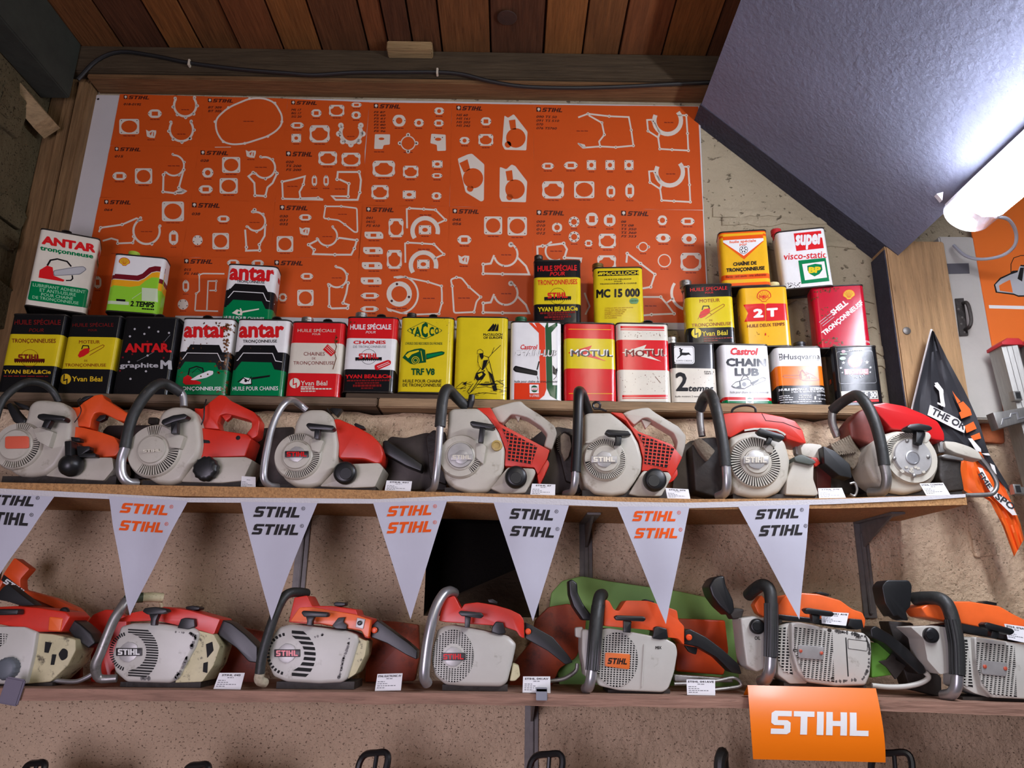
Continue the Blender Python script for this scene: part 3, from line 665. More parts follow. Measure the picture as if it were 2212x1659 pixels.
c = antar('clean white, black and green can standing fifth from left in the lower row', 2, [(624, 668), (1135, 680), (1060, 1420), (551, 1408)], (635, 712, 1075, 850), (680, 868, 1008, 905),
          [(590, 985), (640, 985), (690, 920), (985, 925), (1020, 1000), (1100, 1005)], [(570, 1080), (635, 1070), (685, 1000), (965, 1005), (995, 1080), (1085, 1095)],
          [(565, 1165), (615, 1160), (670, 1085), (955, 1095), (985, 1165), (1075, 1180)], 1, (592, 1328, 1020, 1367, 'HUILE POUR CHAINES'), z0=LZ, strap=(.72, .028)); B5 = c
c.polys([[(770, 1262), (775, 1240), (945, 1218), (940, 1236)]], 'black'); c.polys([[(655, 1290), (700, 1240), (760, 1250), (770, 1300), (705, 1306)]], 'white')
c.line([(640, 1285), (690, 1245), (740, 1275), (765, 1235), (770, 1308), (700, 1312)], 9, 'black'); c.circ(715, 1272, 14, 'black'); c.rust(620, 690, 1090, 960, 12, 5); c.done()
c = Can('red and off-white can with a cracked label, sixth from left in the lower row', 2, [(1140, 695), (1650, 700), (1605, 1440), (1090, 1430)], z0=LZ, bands=bands(0, 0, 'red', .308, 'cream', .72, 'red', 1), cap=('silver', .22, .0165, .017), strap=(.66, .028)); B6 = c
c.text('HUILE SPÉCIALE', 1197, 752, 1562, 792, 'cream', .005); c.text('POUR', 1340, 803, 1418, 823, 'cream'); c.text('CHAINES', 1262, 995, 1465, 1032, 'dred'); c.text('DE', 1343, 1050, 1377, 1070, 'dred')
c.text('TRONÇONNEUSE', 1166, 1088, 1555, 1130, 'dred'); c.polys([[(1445, 970), (1490, 915), (1572, 995), (1525, 1040)]], 'red')
for k in (0, 1, 2): c.line([(1468 + 12 * k, 955 - 12 * k), (1532 + 12 * k, 1018 - 12 * k)], 4, 'cream')
round_h(c, 1186, 1306, 50, 'cream', 'red'); c.text('Yvan Béal', 1242, 1283, 1495, 1330, 'cream', .015); c.dashes(1245, 1338, 1370, 1350, 'cream', 5); c.dashes(1245, 1356, 1540, 1370, 'cream', 9); c.dashes(1245, 1380, 1385, 1392, 'cream', 5)
c.rust(1555, 820, 1585, 900, 6, 16); c.line([(1570, 820), (1560, 900), (1576, 940), (1558, 1000), (1574, 1060), (1545, 1170)], 7, 'rust'); c.done()
c = Can('red, white and black can with red lettering on the black foot, raised on a slat', 2, [(1665, 648), (2172, 656), (2115, 1385), (1640, 1372)], z0=LZ + .017, bands=bands(0, 0, 'black', .29, 'white', .717, 'red', 1), cap=('silver', .22, .0165, .017), strap=(.66, .028)); B7 = c
c.text('HUILE SPÉCIALE', 1696, 702, 2105, 768, 'white', .03); c.text('POUR', 1852, 783, 1950, 808, 'white', .0, .3); c.text('CHAINES', 1735, 880, 2050, 915, 'red', .04); c.text('DE TRONÇONNEUSE', 1735, 930, 2052, 960, 'grey')
saw_emblem(c, 1885, 1042, 252, 'red'); c.polys([[(1940 + x, 1145 + y) for x, y in rc([(0, -20), (130, -72), (158, -60), (155, -25), (30, 32), (6, 24)], 20)]], 'red'); c.line([(1965, 1142), (2075, 1095)], 5, 'white'); c.line([(1975, 1155), (2085, 1108)], 5, 'white')
c.text('YVAN BEAL&Cie', 1672, 1217, 2095, 1256, 'red', .035); c.dashes(1688, 1270, 2080, 1284, 'dred', 14); c.dashes(1765, 1294, 1990, 1308, 'dred', 8); c.dashes(1745, 1316, 2005, 1338, 'dred', 10); c.dashes(1820, 1346, 1930, 1358, 'dred', 4); c.rust(1665, 660, 1760, 700, 8, 10); c.done()
c = Can('yellow can with a green diamond emblem and green saw drawing', 3, [(78, 650), (572, 656), (553, 1372), (30, 1366)], z0=LZ + .017, bands=bands(0, 0, 'yellow', 1), cap=('dark', .16, .0135, .016), strap=(.6, .026)); B8 = c
dm = rc([(120, 775), (295, 682), (475, 775), (295, 866)], 30); c.polys([dm], 'dgreen'); c.polys([[(297 + (x - 297) * .955, 774 + (y - 774) * .93) for x, y in dm]], 'yellow')
for g, bx in (('Y', (155, 750, 205, 810)), ('A', (200, 738, 262, 836)), ('C', (264, 696, 328, 846)), ('C', (340, 738, 386, 832)), ('O', (394, 748, 432, 812))): c.text(g, *bx, 'dgreen', .05)
c.text("L'HUILE DES RECORDS DU MONDE", 115, 890, 466, 916, 'dgreen', .01)
c.polys([[(85, 1042), (130, 985), (200, 960), (262, 950), (302, 966), (312, 1088), (250, 1095), (205, 1110), (160, 1100)]], 'dgreen'); c.polys([rc([(112, 1022), (150, 990), (240, 968), (246, 982), (175, 1010), (140, 1050)], 8)], 'yellow')
c.circo(210, 1068, 38, 6, 'yellow'); c.circo(210, 1068, 22, 5, 'yellow'); c.line([(262, 975), (280, 1075)], 6, 'yellow'); c.polys([rc([(310, 1005), (460, 978), (492, 988), (480, 1012), (312, 1062)], 10)], 'dgreen'); c.polys([rc([(316, 1016), (455, 992), (474, 996), (465, 1006), (318, 1046)], 6)], 'green')
c.text('TRF V8', 168, 1145, 395, 1211, 'dgreen', .04); c.text('HUILE POUR CHAINE', 90, 1252, 462, 1282, 'black', .01); c.text('DE TRONÇONNEUSE', 88, 1290, 460, 1327, 'black', .01); c.rust(380, 660, 560, 900, 14, 5); c.done()
c = Can('yellow can with a black line drawing of a man sawing a log', 3, [(602, 645), (1106, 652), (1070, 1412), (574, 1388)], z0=LZ, bands=bands(0, 0, 'yellow', 1)); B9 = c
for k in (0, 37, 74): c.polys([[(900 + k * .98, 776), (962 + k * .6, 702), (974 + k * .52, 722), (932 + k, 776)]], 'black')
c.text('McCULLOCH', 862, 796, 1048, 820, 'black', .025); c.text('OF EUROPE', 862, 826, 1048, 850, 'black', .025)
for L, w_ in (([(800, 985), (805, 955), (830, 945), (855, 960), (860, 985)], 4), ([(798, 990), (862, 982)], 4), ([(810, 1000), (805, 1060), (830, 1120), (870, 1150)], 5), ([(862, 1005), (905, 1020), (915, 1060), (880, 1110)], 5), ([(905, 1030), (945, 985), (1028, 910)], 5), ([(940, 990), (965, 930)], 4), ([(915, 1060), (930, 1120), (950, 1200), (968, 1290)], 6), ([(880, 1110), (910, 1170), (925, 1240), (930, 1262)], 5), ([(830, 1120), (790, 1170), (770, 1230)], 5), ([(870, 1140), (830, 1200), (790, 1260), (730, 1345)], 6), ([(760, 1260), (705, 1330), (720, 1350), (760, 1320), (860, 1205)], 5), ([(600, 1290), (660, 1245), (740, 1270)], 4), ([(640, 1310), (700, 1270)], 4), ([(930, 1262), (985, 1240), (1048, 1280)], 5), ([(790, 1300), (880, 1290), (1040, 1330)], 4), ([(590, 1300), (690, 1300)], 3), ([(720, 1360), (860, 1345), (980, 1360)], 4), ([(1000, 1250), (1045, 1235)], 3), ([(870, 1250), (915, 1252)], 6)): c.line(L, w_, 'black')
for L in ([(820, 990), (858, 985), (862, 1020), (845, 1045), (826, 1015)], [(860, 1050), (905, 1045), (890, 1085), (865, 1130), (840, 1145), (850, 1100)], [(905, 1150), (940, 1180), (960, 1270), (945, 1260), (925, 1210)], [(790, 1165), (850, 1150), (880, 1180), (850, 1225), (800, 1235), (775, 1210)], [(935, 1285), (975, 1275), (985, 1330), (950, 1335)], [(780, 1265), (960, 1262), (1000, 1275), (860, 1282)], [(660, 1262), (700, 1240), (690, 1275)]): c.polys([L], 'black')
for _ in range(34):
    x, y = random.uniform(590, 1050), random.uniform(1235, 1370); c.line([(x, y), (x + random.uniform(10, 34), y + random.uniform(-14, 6))], 3, 'black')
c.polys([[(812, 1080), (835, 1068), (842, 1120), (824, 1110)]], 'yellow'); c.polys([[(805, 1180), (845, 1165), (850, 1185), (815, 1210)]], 'yellow'); c.done()
c = Can('white can with a red and a green forked stripe and a green screw cap', 3, [(1132, 693), (1612, 698), (1598, 1420), (1103, 1412)], z0=LZ, bands=bands(0, 0, 'white', 1), cap=('green', .2, .0165, .017)); B10 = c
c.polys([[(1103, 1262), (1395, 1262), (1395, 795), (1300, 697), (1334, 697), (1378, 742), (1356, 697), (1400, 697), (1455, 745), (1455, 1320), (1435, 1375), (1385, 1414), (1103, 1412)]], 'vermilion'); c.polys([[(1103, 1268), (1108, 1268), (1108, 1412), (1103, 1412)]], 'vermilion')
c.polys([[(1458, 735), (1472, 697), (1486, 697), (1487, 740), (1560, 697), (1596, 697), (1515, 790), (1515, 1282), (1598, 1284), (1596, 1420), (1560, 1419), (1490, 1380), (1458, 1310)]], 'dgreen')
c.polys([rc([(1138, 1135), (1160, 1102), (1375, 1152), (1372, 1196), (1160, 1160)], 14)], 'black'); c.polys([rc([(1150, 1132), (1165, 1115), (1366, 1162), (1364, 1184), (1168, 1148)], 8)], 'dark'); c.line([(1370, 1140), (1392, 1062)], 12, 'black'); c.line([(1370, 1200), (1378, 1232)], 5, 'black')
c.polys([[(1520, 1095), (1550, 1135), (1562, 1120), (1566, 1148), (1545, 1190), (1520, 1175)]], 'black'); c.line([(1518, 1165), (1560, 1150), (1552, 1205), (1525, 1232)], 5, 'black')
c.text('Castrol', 1217, 905, 1380, 951, 'red', .02, .25)
c.text('CHAIN-LUB', 1163, 953, 1568, 1018, 'white', .05, .2); c.text('CHAIN-LUB', 1166, 957, 1564, 1014, 'black', .03, .2); c.text('huile pour chaîne de tronçonneuse', 1150, 1238, 1560, 1266, 'black', .01, .2)
c.rect(1294, 1277, 1382, 1358, 'white', 4); c.circ(1340, 1317, 34, 'dgreen', 32); c.rect(1300, 1305, 1380, 1330, 'white'); c.text('Castrol', 1308, 1307, 1374, 1328, 'red', .02); c.text('5 LITRES', 1293, 1369, 1384, 1390, 'white', .01); c.done()
c = Can('glossy red can with a yellow band and red dart behind white lettering', 3, [(1640, 706), (2122, 710), (2132, 1440), (1630, 1432)], z0=LZ, bands=bands(0, 0, 'red', .41, 'yellow', .805, 'red', 1)); B11 = c
for y in (756, 1366): c.polys([[(1636, y), (2124, y + 2), (2124, y + 9), (1636, y + 7)]], 'amber')
bolt_logo(c, 1692, 952, 2090, 1018, 'white', 'black', 'red'); c.done()
c = Can('off-white can with a red band and rust specks, beside the red and yellow can', 4, [(540, 890), (992, 893), (1010, 1562), (540, 1548)], z0=LZ, bands=bands(0, 0, 'cream', .4, 'red', .79, 'cream', 1), strap=(.62, .03)); B12 = c
for y, k in ((908, 22), (938, 7), (1498, 20), (1524, 7)): c.polys([[(538, y), (1008, y + 3), (1008, y + 3 + k), (538, y + k)]], 'red')
bolt_logo(c, 608, 1107, 972, 1170, 'cream', 'dred', 'cream'); c.rust(600, 960, 980, 1010, 30, 6); c.rust(560, 1300, 990, 1480, 46, 5); c.line([(868, 1345), (915, 1402)], 4, 'rust'); c.done()
c = Can('small charcoal over white can with a leaping deer badge and white screw cap', 4, [(1008, 1064), (1396, 1068), (1422, 1570), (1014, 1565)], z0=LZ, bands=bands(0, 0, 'cream', .58, 'dark', 1), cap=('silver', .10, .0135, .019), dep=.066); B13 = c
c.rect(1033, 1083, 1218, 1240, 'white', 26); c.rect(1040, 1089, 1211, 1234, 'dark', 22); c.rect(1043, 1092, 1208, 1231, 'white', 20)
c.polys([[(1098, 1098), (1106, 1112), (1124, 1108), (1114, 1120), (1110, 1140), (1150, 1142), (1170, 1140), (1192, 1168), (1168, 1158), (1140, 1166), (1110, 1164), (1070, 1194), (1064, 1192), (1092, 1164), (1094, 1136), (1086, 1124), (1098, 1120), (1082, 1106)]], 'black')
c.text('JOHN DEERE', 1055, 1206, 1198, 1223, 'black', .0); c.text('2', 1046, 1312, 1156, 1474, 'black', .03); c.text('temps', 1158, 1432, 1380, 1492, 'black', .035, .2)
c.text('ESPACES', 1300, 1300, 1398, 1313, 'black', .01); c.text('VERTS', 1300, 1318, 1373, 1330, 'black', .01); c.text('huile moteurs 2 temps', 1043, 1510, 1262, 1530, 'black', .005); c.rust(1180, 1290, 1400, 1560, 30, 4); c.done()
c = Can('white can with big black two-line heading and a red and green foot stripe', 5, [(522, 1075), (936, 1076), (972, 1600), (527, 1592)], z0=LZ, bands=bands(0, 0, 'green', .05, 'red', .1, 'white', 1)); B14 = c
c.rect(526, 1568, 972, 1577, 'white'); c.rect(724, 1543, 792, 1598, 'white'); c.circ(758, 1570, 24, 'dgreen', 23); c.rect(735, 1562, 782, 1578, 'white'); c.text('Castrol', 737, 1563, 780, 1577, 'red')
c.text('Castrol', 608, 1100, 846, 1166, 'red', .045, .22); c.text('CHAIN', 566, 1196, 912, 1270, 'black', .05); c.text('LUB', 636, 1284, 850, 1356, 'black', .05)
c.polys([[(600, 1445), (640, 1408), (670, 1400), (740, 1375), (775, 1395), (780, 1440), (715, 1472), (660, 1470), (620, 1462)]], 'black'); c.polys([[(608, 1443), (642, 1414), (670, 1408), (672, 1440), (640, 1456)]], 'white'); c.polys([[(682, 1404), (738, 1384), (768, 1400), (772, 1434), (715, 1464), (690, 1460)]], 'white'); c.circ(715, 1430, 20, 'grey')
c.line([(690, 1390), (712, 1352), (738, 1350), (756, 1378)], 6, 'black'); c.polys([[(778, 1418), (850, 1382), (840, 1400), (790, 1438)]], 'black'); c.line([(778, 1415), (880, 1368), (904, 1375), (900, 1395), (790, 1440)], 5, 'black')
c.text('huile pour chaîne de tronçonneuses', 586, 1489, 926, 1516, 'black', .0, .2); c.done()
c = Can('white, orange and black can with an outlined saw on the orange band', 5, [(985, 1095), (1392, 1098), (1440, 1632), (1035, 1622)], z0=LZ, bands=bands(0, 0, 'black', .325, 'orange2', .67, 'white', 1), cap=('black', .63, .0165, .016), yaw=-4); B15 = c
c.circo(1040, 1186, 24, 5, 'dark', 28); c.text('H', 1030, 1172, 1052, 1200, 'dark', .04); c.polys([[(1020, 1160), (1028, 1150), (1036, 1160), (1044, 1150), (1058, 1160)]], 'dark'); c.text('Husqvarna', 1068, 1157, 1380, 1225, 'dark', .01); c.dashes(1240, 1214, 1385, 1220, 'grey', 9)
for L, w_ in (([(1200, 1385), (1075, 1378), (1062, 1366), (1075, 1356), (1205, 1360)], 5), ([(1205, 1345), (1208, 1395), (1240, 1410), (1330, 1412), (1372, 1408), (1350, 1385), (1310, 1355), (1255, 1330)], 5), ([(1220, 1390), (1212, 1330), (1226, 1312), (1252, 1345)], 9), ([(1240, 1360), (1262, 1360), (1262, 1398), (1240, 1398)], 4), ([(1252, 1350), (1282, 1350)], 8), ([(1275, 1372), (1275, 1398)], 6), ([(1286, 1370), (1290, 1398)], 6), ([(1305, 1385), (1340, 1388)], 6), ([(1190, 1312), (1200, 1325), (1192, 1340)], 3)): c.line(L, w_, 'brown')
c.text('HUILE SPECIALE', 1035, 1480, 1266, 1502, 'white', .035); c.rect(1290, 1475, 1422, 1504, 'white'); c.rect(1294, 1479, 1418, 1500, 'black'); c.text('2 TEMPS', 1298, 1481, 1414, 1498, 'white', .03); c.text('à base de lubrifiant de synthèse', 1136, 1506, 1428, 1526, 'white', .01)
for y, L in ((1545, ((1040, 1120), (1200, 1225), (1235, 1310), (1350, 1430))), (1562, ((1040, 1150), (1195, 1310))), (1582, ((1045, 1150), (1195, 1305), (1365, 1435))), (1604, ((1048, 1390),))):
    for x0, x1 in L: c.dashes(x0, y, x1, y + 8, 'silver', max(2, int((x1 - x0) / 22)))
c.text('1', 1328, 1560, 1342, 1590, 'white', .03); c.done()
c = Can('black can with white stars and red roundel at the right end of the lower row', 5, [(1482, 1090), (1870, 1092), (1936, 1604), (1548, 1604)], z0=LZ, bands=bands(0, 0, 'black', 1), yaw=-7); B16 = c
c.line(rc([(1530, 1130), (1830, 1130), (1868, 1415), (1560, 1415)], 20), 3, 'grey', True); c.circ(1686, 1218, 60, 'red'); c.polys([[(1640, 1195), (1672, 1180), (1686, 1166), (1700, 1180), (1732, 1190), (1706, 1200), (1694, 1205), (1678, 1205)]], 'white'); c.rect(1650, 1238, 1722, 1243, 'white'); c.rect(1658, 1250, 1716, 1254, 'white')
c.text('MOTUL', 1630, 1208, 1744, 1234, 'white', .045); c.polys([[(1598, 1288), (1796, 1290), (1800, 1338), (1604, 1336)]], 'red'); c.text('MOTUL', 1612, 1298, 1786, 1330, 'white', .045)
for x, y, r in ((1590, 1230, 17), (1785, 1232, 19), (1570, 1276, 13), (1815, 1278, 13), (1583, 1318, 10), (1814, 1320, 10)): c.polys([[(x + r * (1 if i % 2 == 0 else .42) * math.sin(i * math.pi / 5), y - r * (1 if i % 2 == 0 else .42) * math.cos(i * math.pi / 5)) for i in range(10)]], 'silver')
for i, ch in enumerate('Since 1853'):
    if ch == ' ': continue
    a = math.radians(148 - i * 12.6); x, y = 1708 + 82 * math.cos(a), 1288 + 84 * math.sin(a); x2, y2 = 1708 + 82 * math.cos(a - .13), 1288 + 84 * math.sin(a - .13)
    c.glyphs(text2d(ch, .01), None, 'silver', base=((x, y), (x2, y2), 17 if ch in 'Si1853' else 11))
c.circ(1582, 1192, 26, 'offgreen', 16); c.rect(1560, 1148, 1616, 1158, 'offgreen'); c.circ(1586, 1130, 18, 'maroon', 14); c.dashes(1630, 1118, 1750, 1126, 'grey', 8)
c.polys([[(1575, 1484), (1872, 1484), (1882, 1556), (1586, 1558)]], 'cream'); c.polys([[(1690, 1490), (1868, 1490), (1876, 1550), (1698, 1552)]], 'black'); c.text('SAE 30', 1706, 1494, 1868, 1546, 'white', .04); c.polys([[(1590, 1562), (1884, 1560), (1886, 1580), (1592, 1582)]], 'red')
c.text('E 30', .35, .42, .8, .5, 'orange', .03, face='L', uvspace=True); c.done()
# ---- upper cans
c = Can('white can with red heading and green panel, turned sideways at far left', 1, [(392, 107), (815, 112), (752, 768), (305, 760)], Y=-.148, z0=top(B1) + .012, dep=.082, yaw=24, r=.012, bands=bands(0, 0, 'cream', 1), strap=(.42, .03)); A1 = c
c.text('ANTAR', 405, 160, 790, 235, 'red', .06); c.text('tronçonneuse', 395, 255, 776, 298, 'green', .04)
c.line([(452, 412), (472, 362), (520, 342), (590, 350), (622, 388)], 13, 'black'); c.line([(590, 515), (625, 508), (638, 490), (632, 462)], 10, 'black')
c.polys([[(395, 525), (400, 460), (450, 412), (490, 420), (502, 490), (580, 512), (572, 528)]], 'red'); c.polys([rc([(500, 492), (495, 446), (650, 385), (712, 368), (736, 392), (690, 446)], 16)], 'grey'); c.polys([rc([(505, 486), (501, 450), (652, 391), (710, 375), (729, 393), (686, 440)], 14)], 'silver')
c.rect(328, 560, 756, 722, 'green', 18)
for t_, bx in (('LUBRIFIANT ADHERENT', (358, 577, 736, 604)), ('ET ANTI-USURE', (408, 612, 668, 640)), ('POUR CHAINE', (420, 648, 650, 674)), ('DE TRONÇONNEUSE', (360, 681, 692, 712))): c.text(t_, *bx, 'lgreen', .01)
c.text('ANTAR', .05, .80, .98, .92, 'red', .06, face='R', uvspace=True); c.text('tronçonneuse', .05, .72, .98, .79, 'green', .04, face='R', uvspace=True)
c.polys([[(.3, .24), (.55, .18), (.8, .24)]], 'black', 'R', True); c.polys([[(.3, .23), (.55, .17), (.3, .13)]], 'green', 'R', True); c.polys([[(.35, .06), (.8, .06), (.8, .12), (.35, .12)]], 'red', 'R', True)
for v in (.58, .56, .45, .43, .41): c.polys([[(.15, v), (.8, v), (.8, v + .006), (.15, v + .006)]], 'grey', 'R', True)
c.done()
c = Can('white and lime green can with a yellow scallop badge, second of the upper cans', 1, [(1036, 306), (1462, 313), (1395, 838), (960, 832)], Y=-.145, z0=top(B2) + .009, dep=.06, yaw=10, r=.014, bands=bands(0, 0, 'lime', .42, 'amber', .55, 'maroon', .63, 'white', 1), cap=('lime', .3, .015, .014)); A2 = c
W_ = [(1010, 490), (1225, 492), (1268, 470), (1322, 408), (1372, 390), (1462, 392)]; R_ = [(1005, 540), (1235, 543), (1285, 515), (1345, 455), (1385, 442), (1462, 444)]; O_ = [(995, 598), (1165, 605), (1245, 588), (1290, 540), (1345, 500), (1462, 496)]
c.polys([[(1020, 420)] + W_[:1] + W_[1:4] + [(1322, 408), (1330, 330), (1030, 330)]], 'white')
c.polys([W_ + R_[::-1]], 'maroon'); c.polys([R_ + O_[::-1]], 'amber'); c.polys([O_ + [(1440, 640), (985, 640)]], 'lime'); c.polys([[(960, 826), (985, 636), (1440, 636), (1400, 832)]], 'lime'); c.line(R_, 6, 'cream')
pecten(c, 1118, 372, 42, 'gold', 'red'); c.rect(1265, 605, 1395, 728, 'paleg'); c.line([(1185, 715), (1262, 650)], 4, 'paleg'); c.rect(985, 746, 1160, 776, 'paleg'); c.rect(1055, 726, 1130, 746, 'black')
c.text('2 TEMPS', 1170, 735, 1372, 786, 'black', .04, .2); c.dashes(1268, 796, 1368, 808, 'black', 6); c.line([(1262, 785), (1200, 782)], 3, 'dgreen'); c.done()
c = antar('clean white, black and green can standing behind the lower row, third of the upper cans', 2, [(536, 150), (985, 158), (968, 704), (492, 698)], (548, 165, 970, 300), (625, 295, 880, 326),
          [(505, 390), (570, 380), (610, 330), (880, 335), (915, 398), (985, 408)], [(500, 475), (555, 465), (600, 405), (872, 410), (910, 482), (985, 495)], [(498, 555), (555, 540), (600, 485), (865, 490), (905, 560), (985, 572)], 2, (522, 640, 900, 668, 'HUILE POUR CHAINES'),
          Y=-.105, z0=top(B5) - .0, dep=.066, yaw=6, strap=None); A3 = c
c.polys([[(695, 605), (695, 588), (845, 558), (845, 570)]], 'cream'); c.polys([[(595, 612), (640, 575), (690, 588), (692, 630), (655, 630)]], 'cream'); c.line([(670, 565), (690, 600), (685, 628)], 10, 'cream'); c.circ(660, 605, 12, 'green'); c.text('antar', .25, .80, .9, .9, 'red', .05, face='R', uvspace=True); c.done()
c = Can('black and yellow can with toothed bar emblem, standing alone in front of the orange sheets', 3, [(1340, 104), (1796, 112), (1785, 688), (1336, 674)], Y=-.118, z0=top(B10) + .004, dep=.066, bands=bands(0, 0, 'black', .3, 'yellow', .735, 'black', 1), cap=('dark', .1, .0125, .022), yaw=-3); A4 = c
c.text('HUILE SPÉCIALE', 1378, 135, 1758, 200, 'red', .03); c.text('POUR', 1495, 208, 1640, 245, 'red', .02, .25); c.text('TRONÇONNEUSES', 1378, 282, 1758, 340, 'red', .02); saw_emblem(c, 1568, 435, 255, 'red')
c.text('YVAN BEAL&Cie', 1380, 532, 1755, 575, 'yellow', .035); c.dashes(1400, 580, 1735, 596, 'dred', 12); c.dashes(1470, 602, 1670, 612, 'dred', 8); c.dashes(1440, 618, 1690, 636, 'dred', 9); c.dashes(1515, 642, 1625, 652, 'dred', 4); c.done()
c = Can('yellow can with heavy black number lettering and a brass cap', 4, [(334, 400), (762, 405), (772, 900), (345, 892)], Y=-.122, z0=top(B11) + .001, dep=.07, bands=bands(0, 0, 'yellow', 1), cap=('gold', .1, .0165, .018), yaw=-4); A5 = c
c.rect(356, 425, 736, 468, 'black'); c.text('McCULLOCH', 420, 432, 726, 462, 'yellow', .035)
for k in (0, 16, 32): c.polys([[(362 + k, 460), (390 + k * .75, 432), (395 + k * .75, 440), (374 + k, 460)]], 'yellow')
for t_, bx in (('HUILE DE MELANGE', (430, 495, 664, 507)), ('POUR', (515, 514, 580, 525)), ('TRONCONNEUSE A CHAINE', (388, 533, 710, 545))): c.text(t_, *bx, 'black', .015)
c.text('MC 15 000', 358, 584, 736, 660, 'black', .05); c.polys([rc([(642, 692), (660, 668), (715, 672), (727, 695), (710, 720), (655, 718)], 10)], 'offgreen'); c.dashes(655, 690, 715, 698, 'dgreen', 4)
for i, t_ in enumerate(('CONÇUE PAR DES SPECIALISTES', 'POUR DES SPECIALISTES', 'COMBAT L’USURE DES', 'ELEMENTS MOTEURS', 'ET LA FORMATION', 'DE CALAMINE')): c.text(t_, 432, 746 + i * 16.6, 432 + (244, 186, 172, 158, 142, 104)[i], 757 + i * 16.6, 'brown', .0)
c.done()
c = Can('black and yellow can with a small red saw drawing, under the orange and yellow can', 5, [(205, 545), (612, 555), (638, 1062), (222, 1052)], Y=-.132, z0=top(B13) + .004, bands=bands(0, 0, 'black', .255, 'yellow', .79, 'black', 1), cap=('silver', .06, .0165, .019), yaw=-7); A6 = c
c.text('HUILE SPECIALE', 255, 568, 570, 600, 'red', .01); c.text('POUR', 383, 610, 452, 627, 'red'); c.text('MOTEUR', 333, 674, 505, 705, 'brown', .01); small_saw(c, 300, 725, 545, 850, 'red', 'brown'); c.line([(315, 850), (340, 815), (420, 800), (435, 815), (380, 850)], 4, 'brown')
c.text('DE', 412, 857, 440, 872, 'brown'); c.text('TRONÇONNEUSE', 262, 886, 598, 922, 'brown', .01); round_h(c, 301, 970, 43, 'yellow', 'black'); c.text('Yvan Béal', 348, 957, 565, 1000, 'yellow', .015); c.dashes(362, 1000, 470, 1008, 'dred', 5); c.dashes(362, 1020, 605, 1030, 'dred', 9); c.dashes(362, 1040, 480, 1047, 'dred', 5); c.done()
c = Can('mustard yellow can with a red ribbon and a cream screw cap', 5, [(690, 566), (1088, 576), (1125, 1082), (716, 1072)], Y=-.128, z0=top(B14) + .0, bands=bands(0, 0, 'mustard', 1), cap=('cream', .78, .0165, .016), yaw=-8); A7 = c
pecten(c, 895, 650, 55, 'mustard', 'red'); c.text('SHELL', 850, 641, 942, 664, 'red', .03)
c.polys([[(722, 712), (885, 712), (903, 722), (903, 865), (728, 862), (760, 790)], [(908, 722), (925, 714), (1085, 725), (1096, 868), (908, 868)]], 'red'); c.text('2', 802, 756, 888, 834, 'white', .06); c.text('T', 915, 757, 1008, 834, 'white', .06); c.rect(922, 757, 1000, 770, 'white'); c.text('HUILE DEUX TEMPS', 750, 888, 1062, 916, 'maroon', .015); c.rust(810, 955, 850, 990, 6, 6); c.rust(890, 975, 950, 1000, 3, 10, 'red'); c.text('2T', .3, .5, .8, .58, 'red', .04, face='L', uvspace=True); c.done()
c = Can('crimson can with slanted white lettering and flaking corners', 5, [(1322, 562), (1752, 562), (1812, 1078), (1370, 1078)], Y=-.126, z0=top(B16) + .001, bands=bands(0, 0, 'crimson', 1), yaw=-9); A8 = c
c.glyphs(text2d('TRONÇONNEUSE', .045), None, 'white', base=((1432, 990), (1758, 728), 52)); c.glyphs(text2d('SHELL', .05), None, 'white', base=((1502, 815), (1628, 716), 50)); pecten(c, 1630, 640, 48, 'gold', 'red')
for k in range(3): c.line([(1384 + 14 * k, 866 + 16 * k), (1480 + 14 * k, 792 + 16 * k)], 5, 'silver')
c.text('3 LITRES', 1733, 1035, 1812, 1052, 'white', .015); c.rust(1340, 570, 1560, 610, 30, 10); c.rust(1400, 740, 1500, 890, 24, 9); c.rust(1370, 1000, 1580, 1070, 34, 11); c.rust(1330, 600, 1380, 680, 8, 10); c.done()
c = Can('yellow and orange can with a white triangle panel, highest pair, left one', 5, [(510, 82), (908, 85), (942, 556), (530, 550)], Y=-.124, z0=top(A6) + .001, bands=bands(0, 0, 'orange', .05, 'mustard', .115, 'orange', .205, 'mustard', .905, 'orange', .95, 'mustard', .975, 'orange', 1), yaw=-9); A9 = c
c.rect(512, 98, 912, 118, 'mustard'); c.polys([[(514, 120), (912, 124), (914, 150), (718, 328), (516, 150)]], 'orange'); c.polys([[(524, 150), (908, 152), (716, 297)]], 'white')
c.text('huile spéciale', 600, 157, 820, 188, 'orange', .03); c.text('pour', 682, 190, 745, 212, 'orange', .03); c.circo(715, 245, 36, 4, 'dark')
for a in range(6): c.polys([[(715 + 6 * math.cos(a * 1.05), 245 + 6 * math.sin(a * 1.05)), (715 + 24 * math.cos(a * 1.05 + .3), 245 + 24 * math.sin(a * 1.05 + .3)), (715 + 28 * math.cos(a * 1.05), 245 + 28 * math.sin(a * 1.05)), (715 + 20 * math.cos(a * 1.05 - .3), 245 + 20 * math.sin(a * 1.05 - .3))]], 'dark')
c.text('CHAÎNE DE', 625, 342, 822, 381, 'black', .045); c.text('TRONÇONNEUSE', 567, 398, 888, 438, 'black', .045); c.text('filante - anti usure - très adhérente', 562, 460, 900, 482, 'dred', .01); c.done()
c = Can('tilted white can with a red block and green shield square, highest pair, right one', 5, [(1012, 78), (1415, 62), (1506, 546), (1098, 566)], Y=-.124, z0=top(A7) + .003, bands=bands(0, 0, 'white', 1), cap=('red', .06, .015, .017), yaw=-10, roll=-2.5); A10 = c
c.polys([[(1160, 93), (1398, 83), (1426, 235), (1188, 248)]], 'red'); c.text('super', 1178, 108, 1402, 240, 'white', .05); c.text('visco-static', 1085, 264, 1437, 320, 'red', .015)
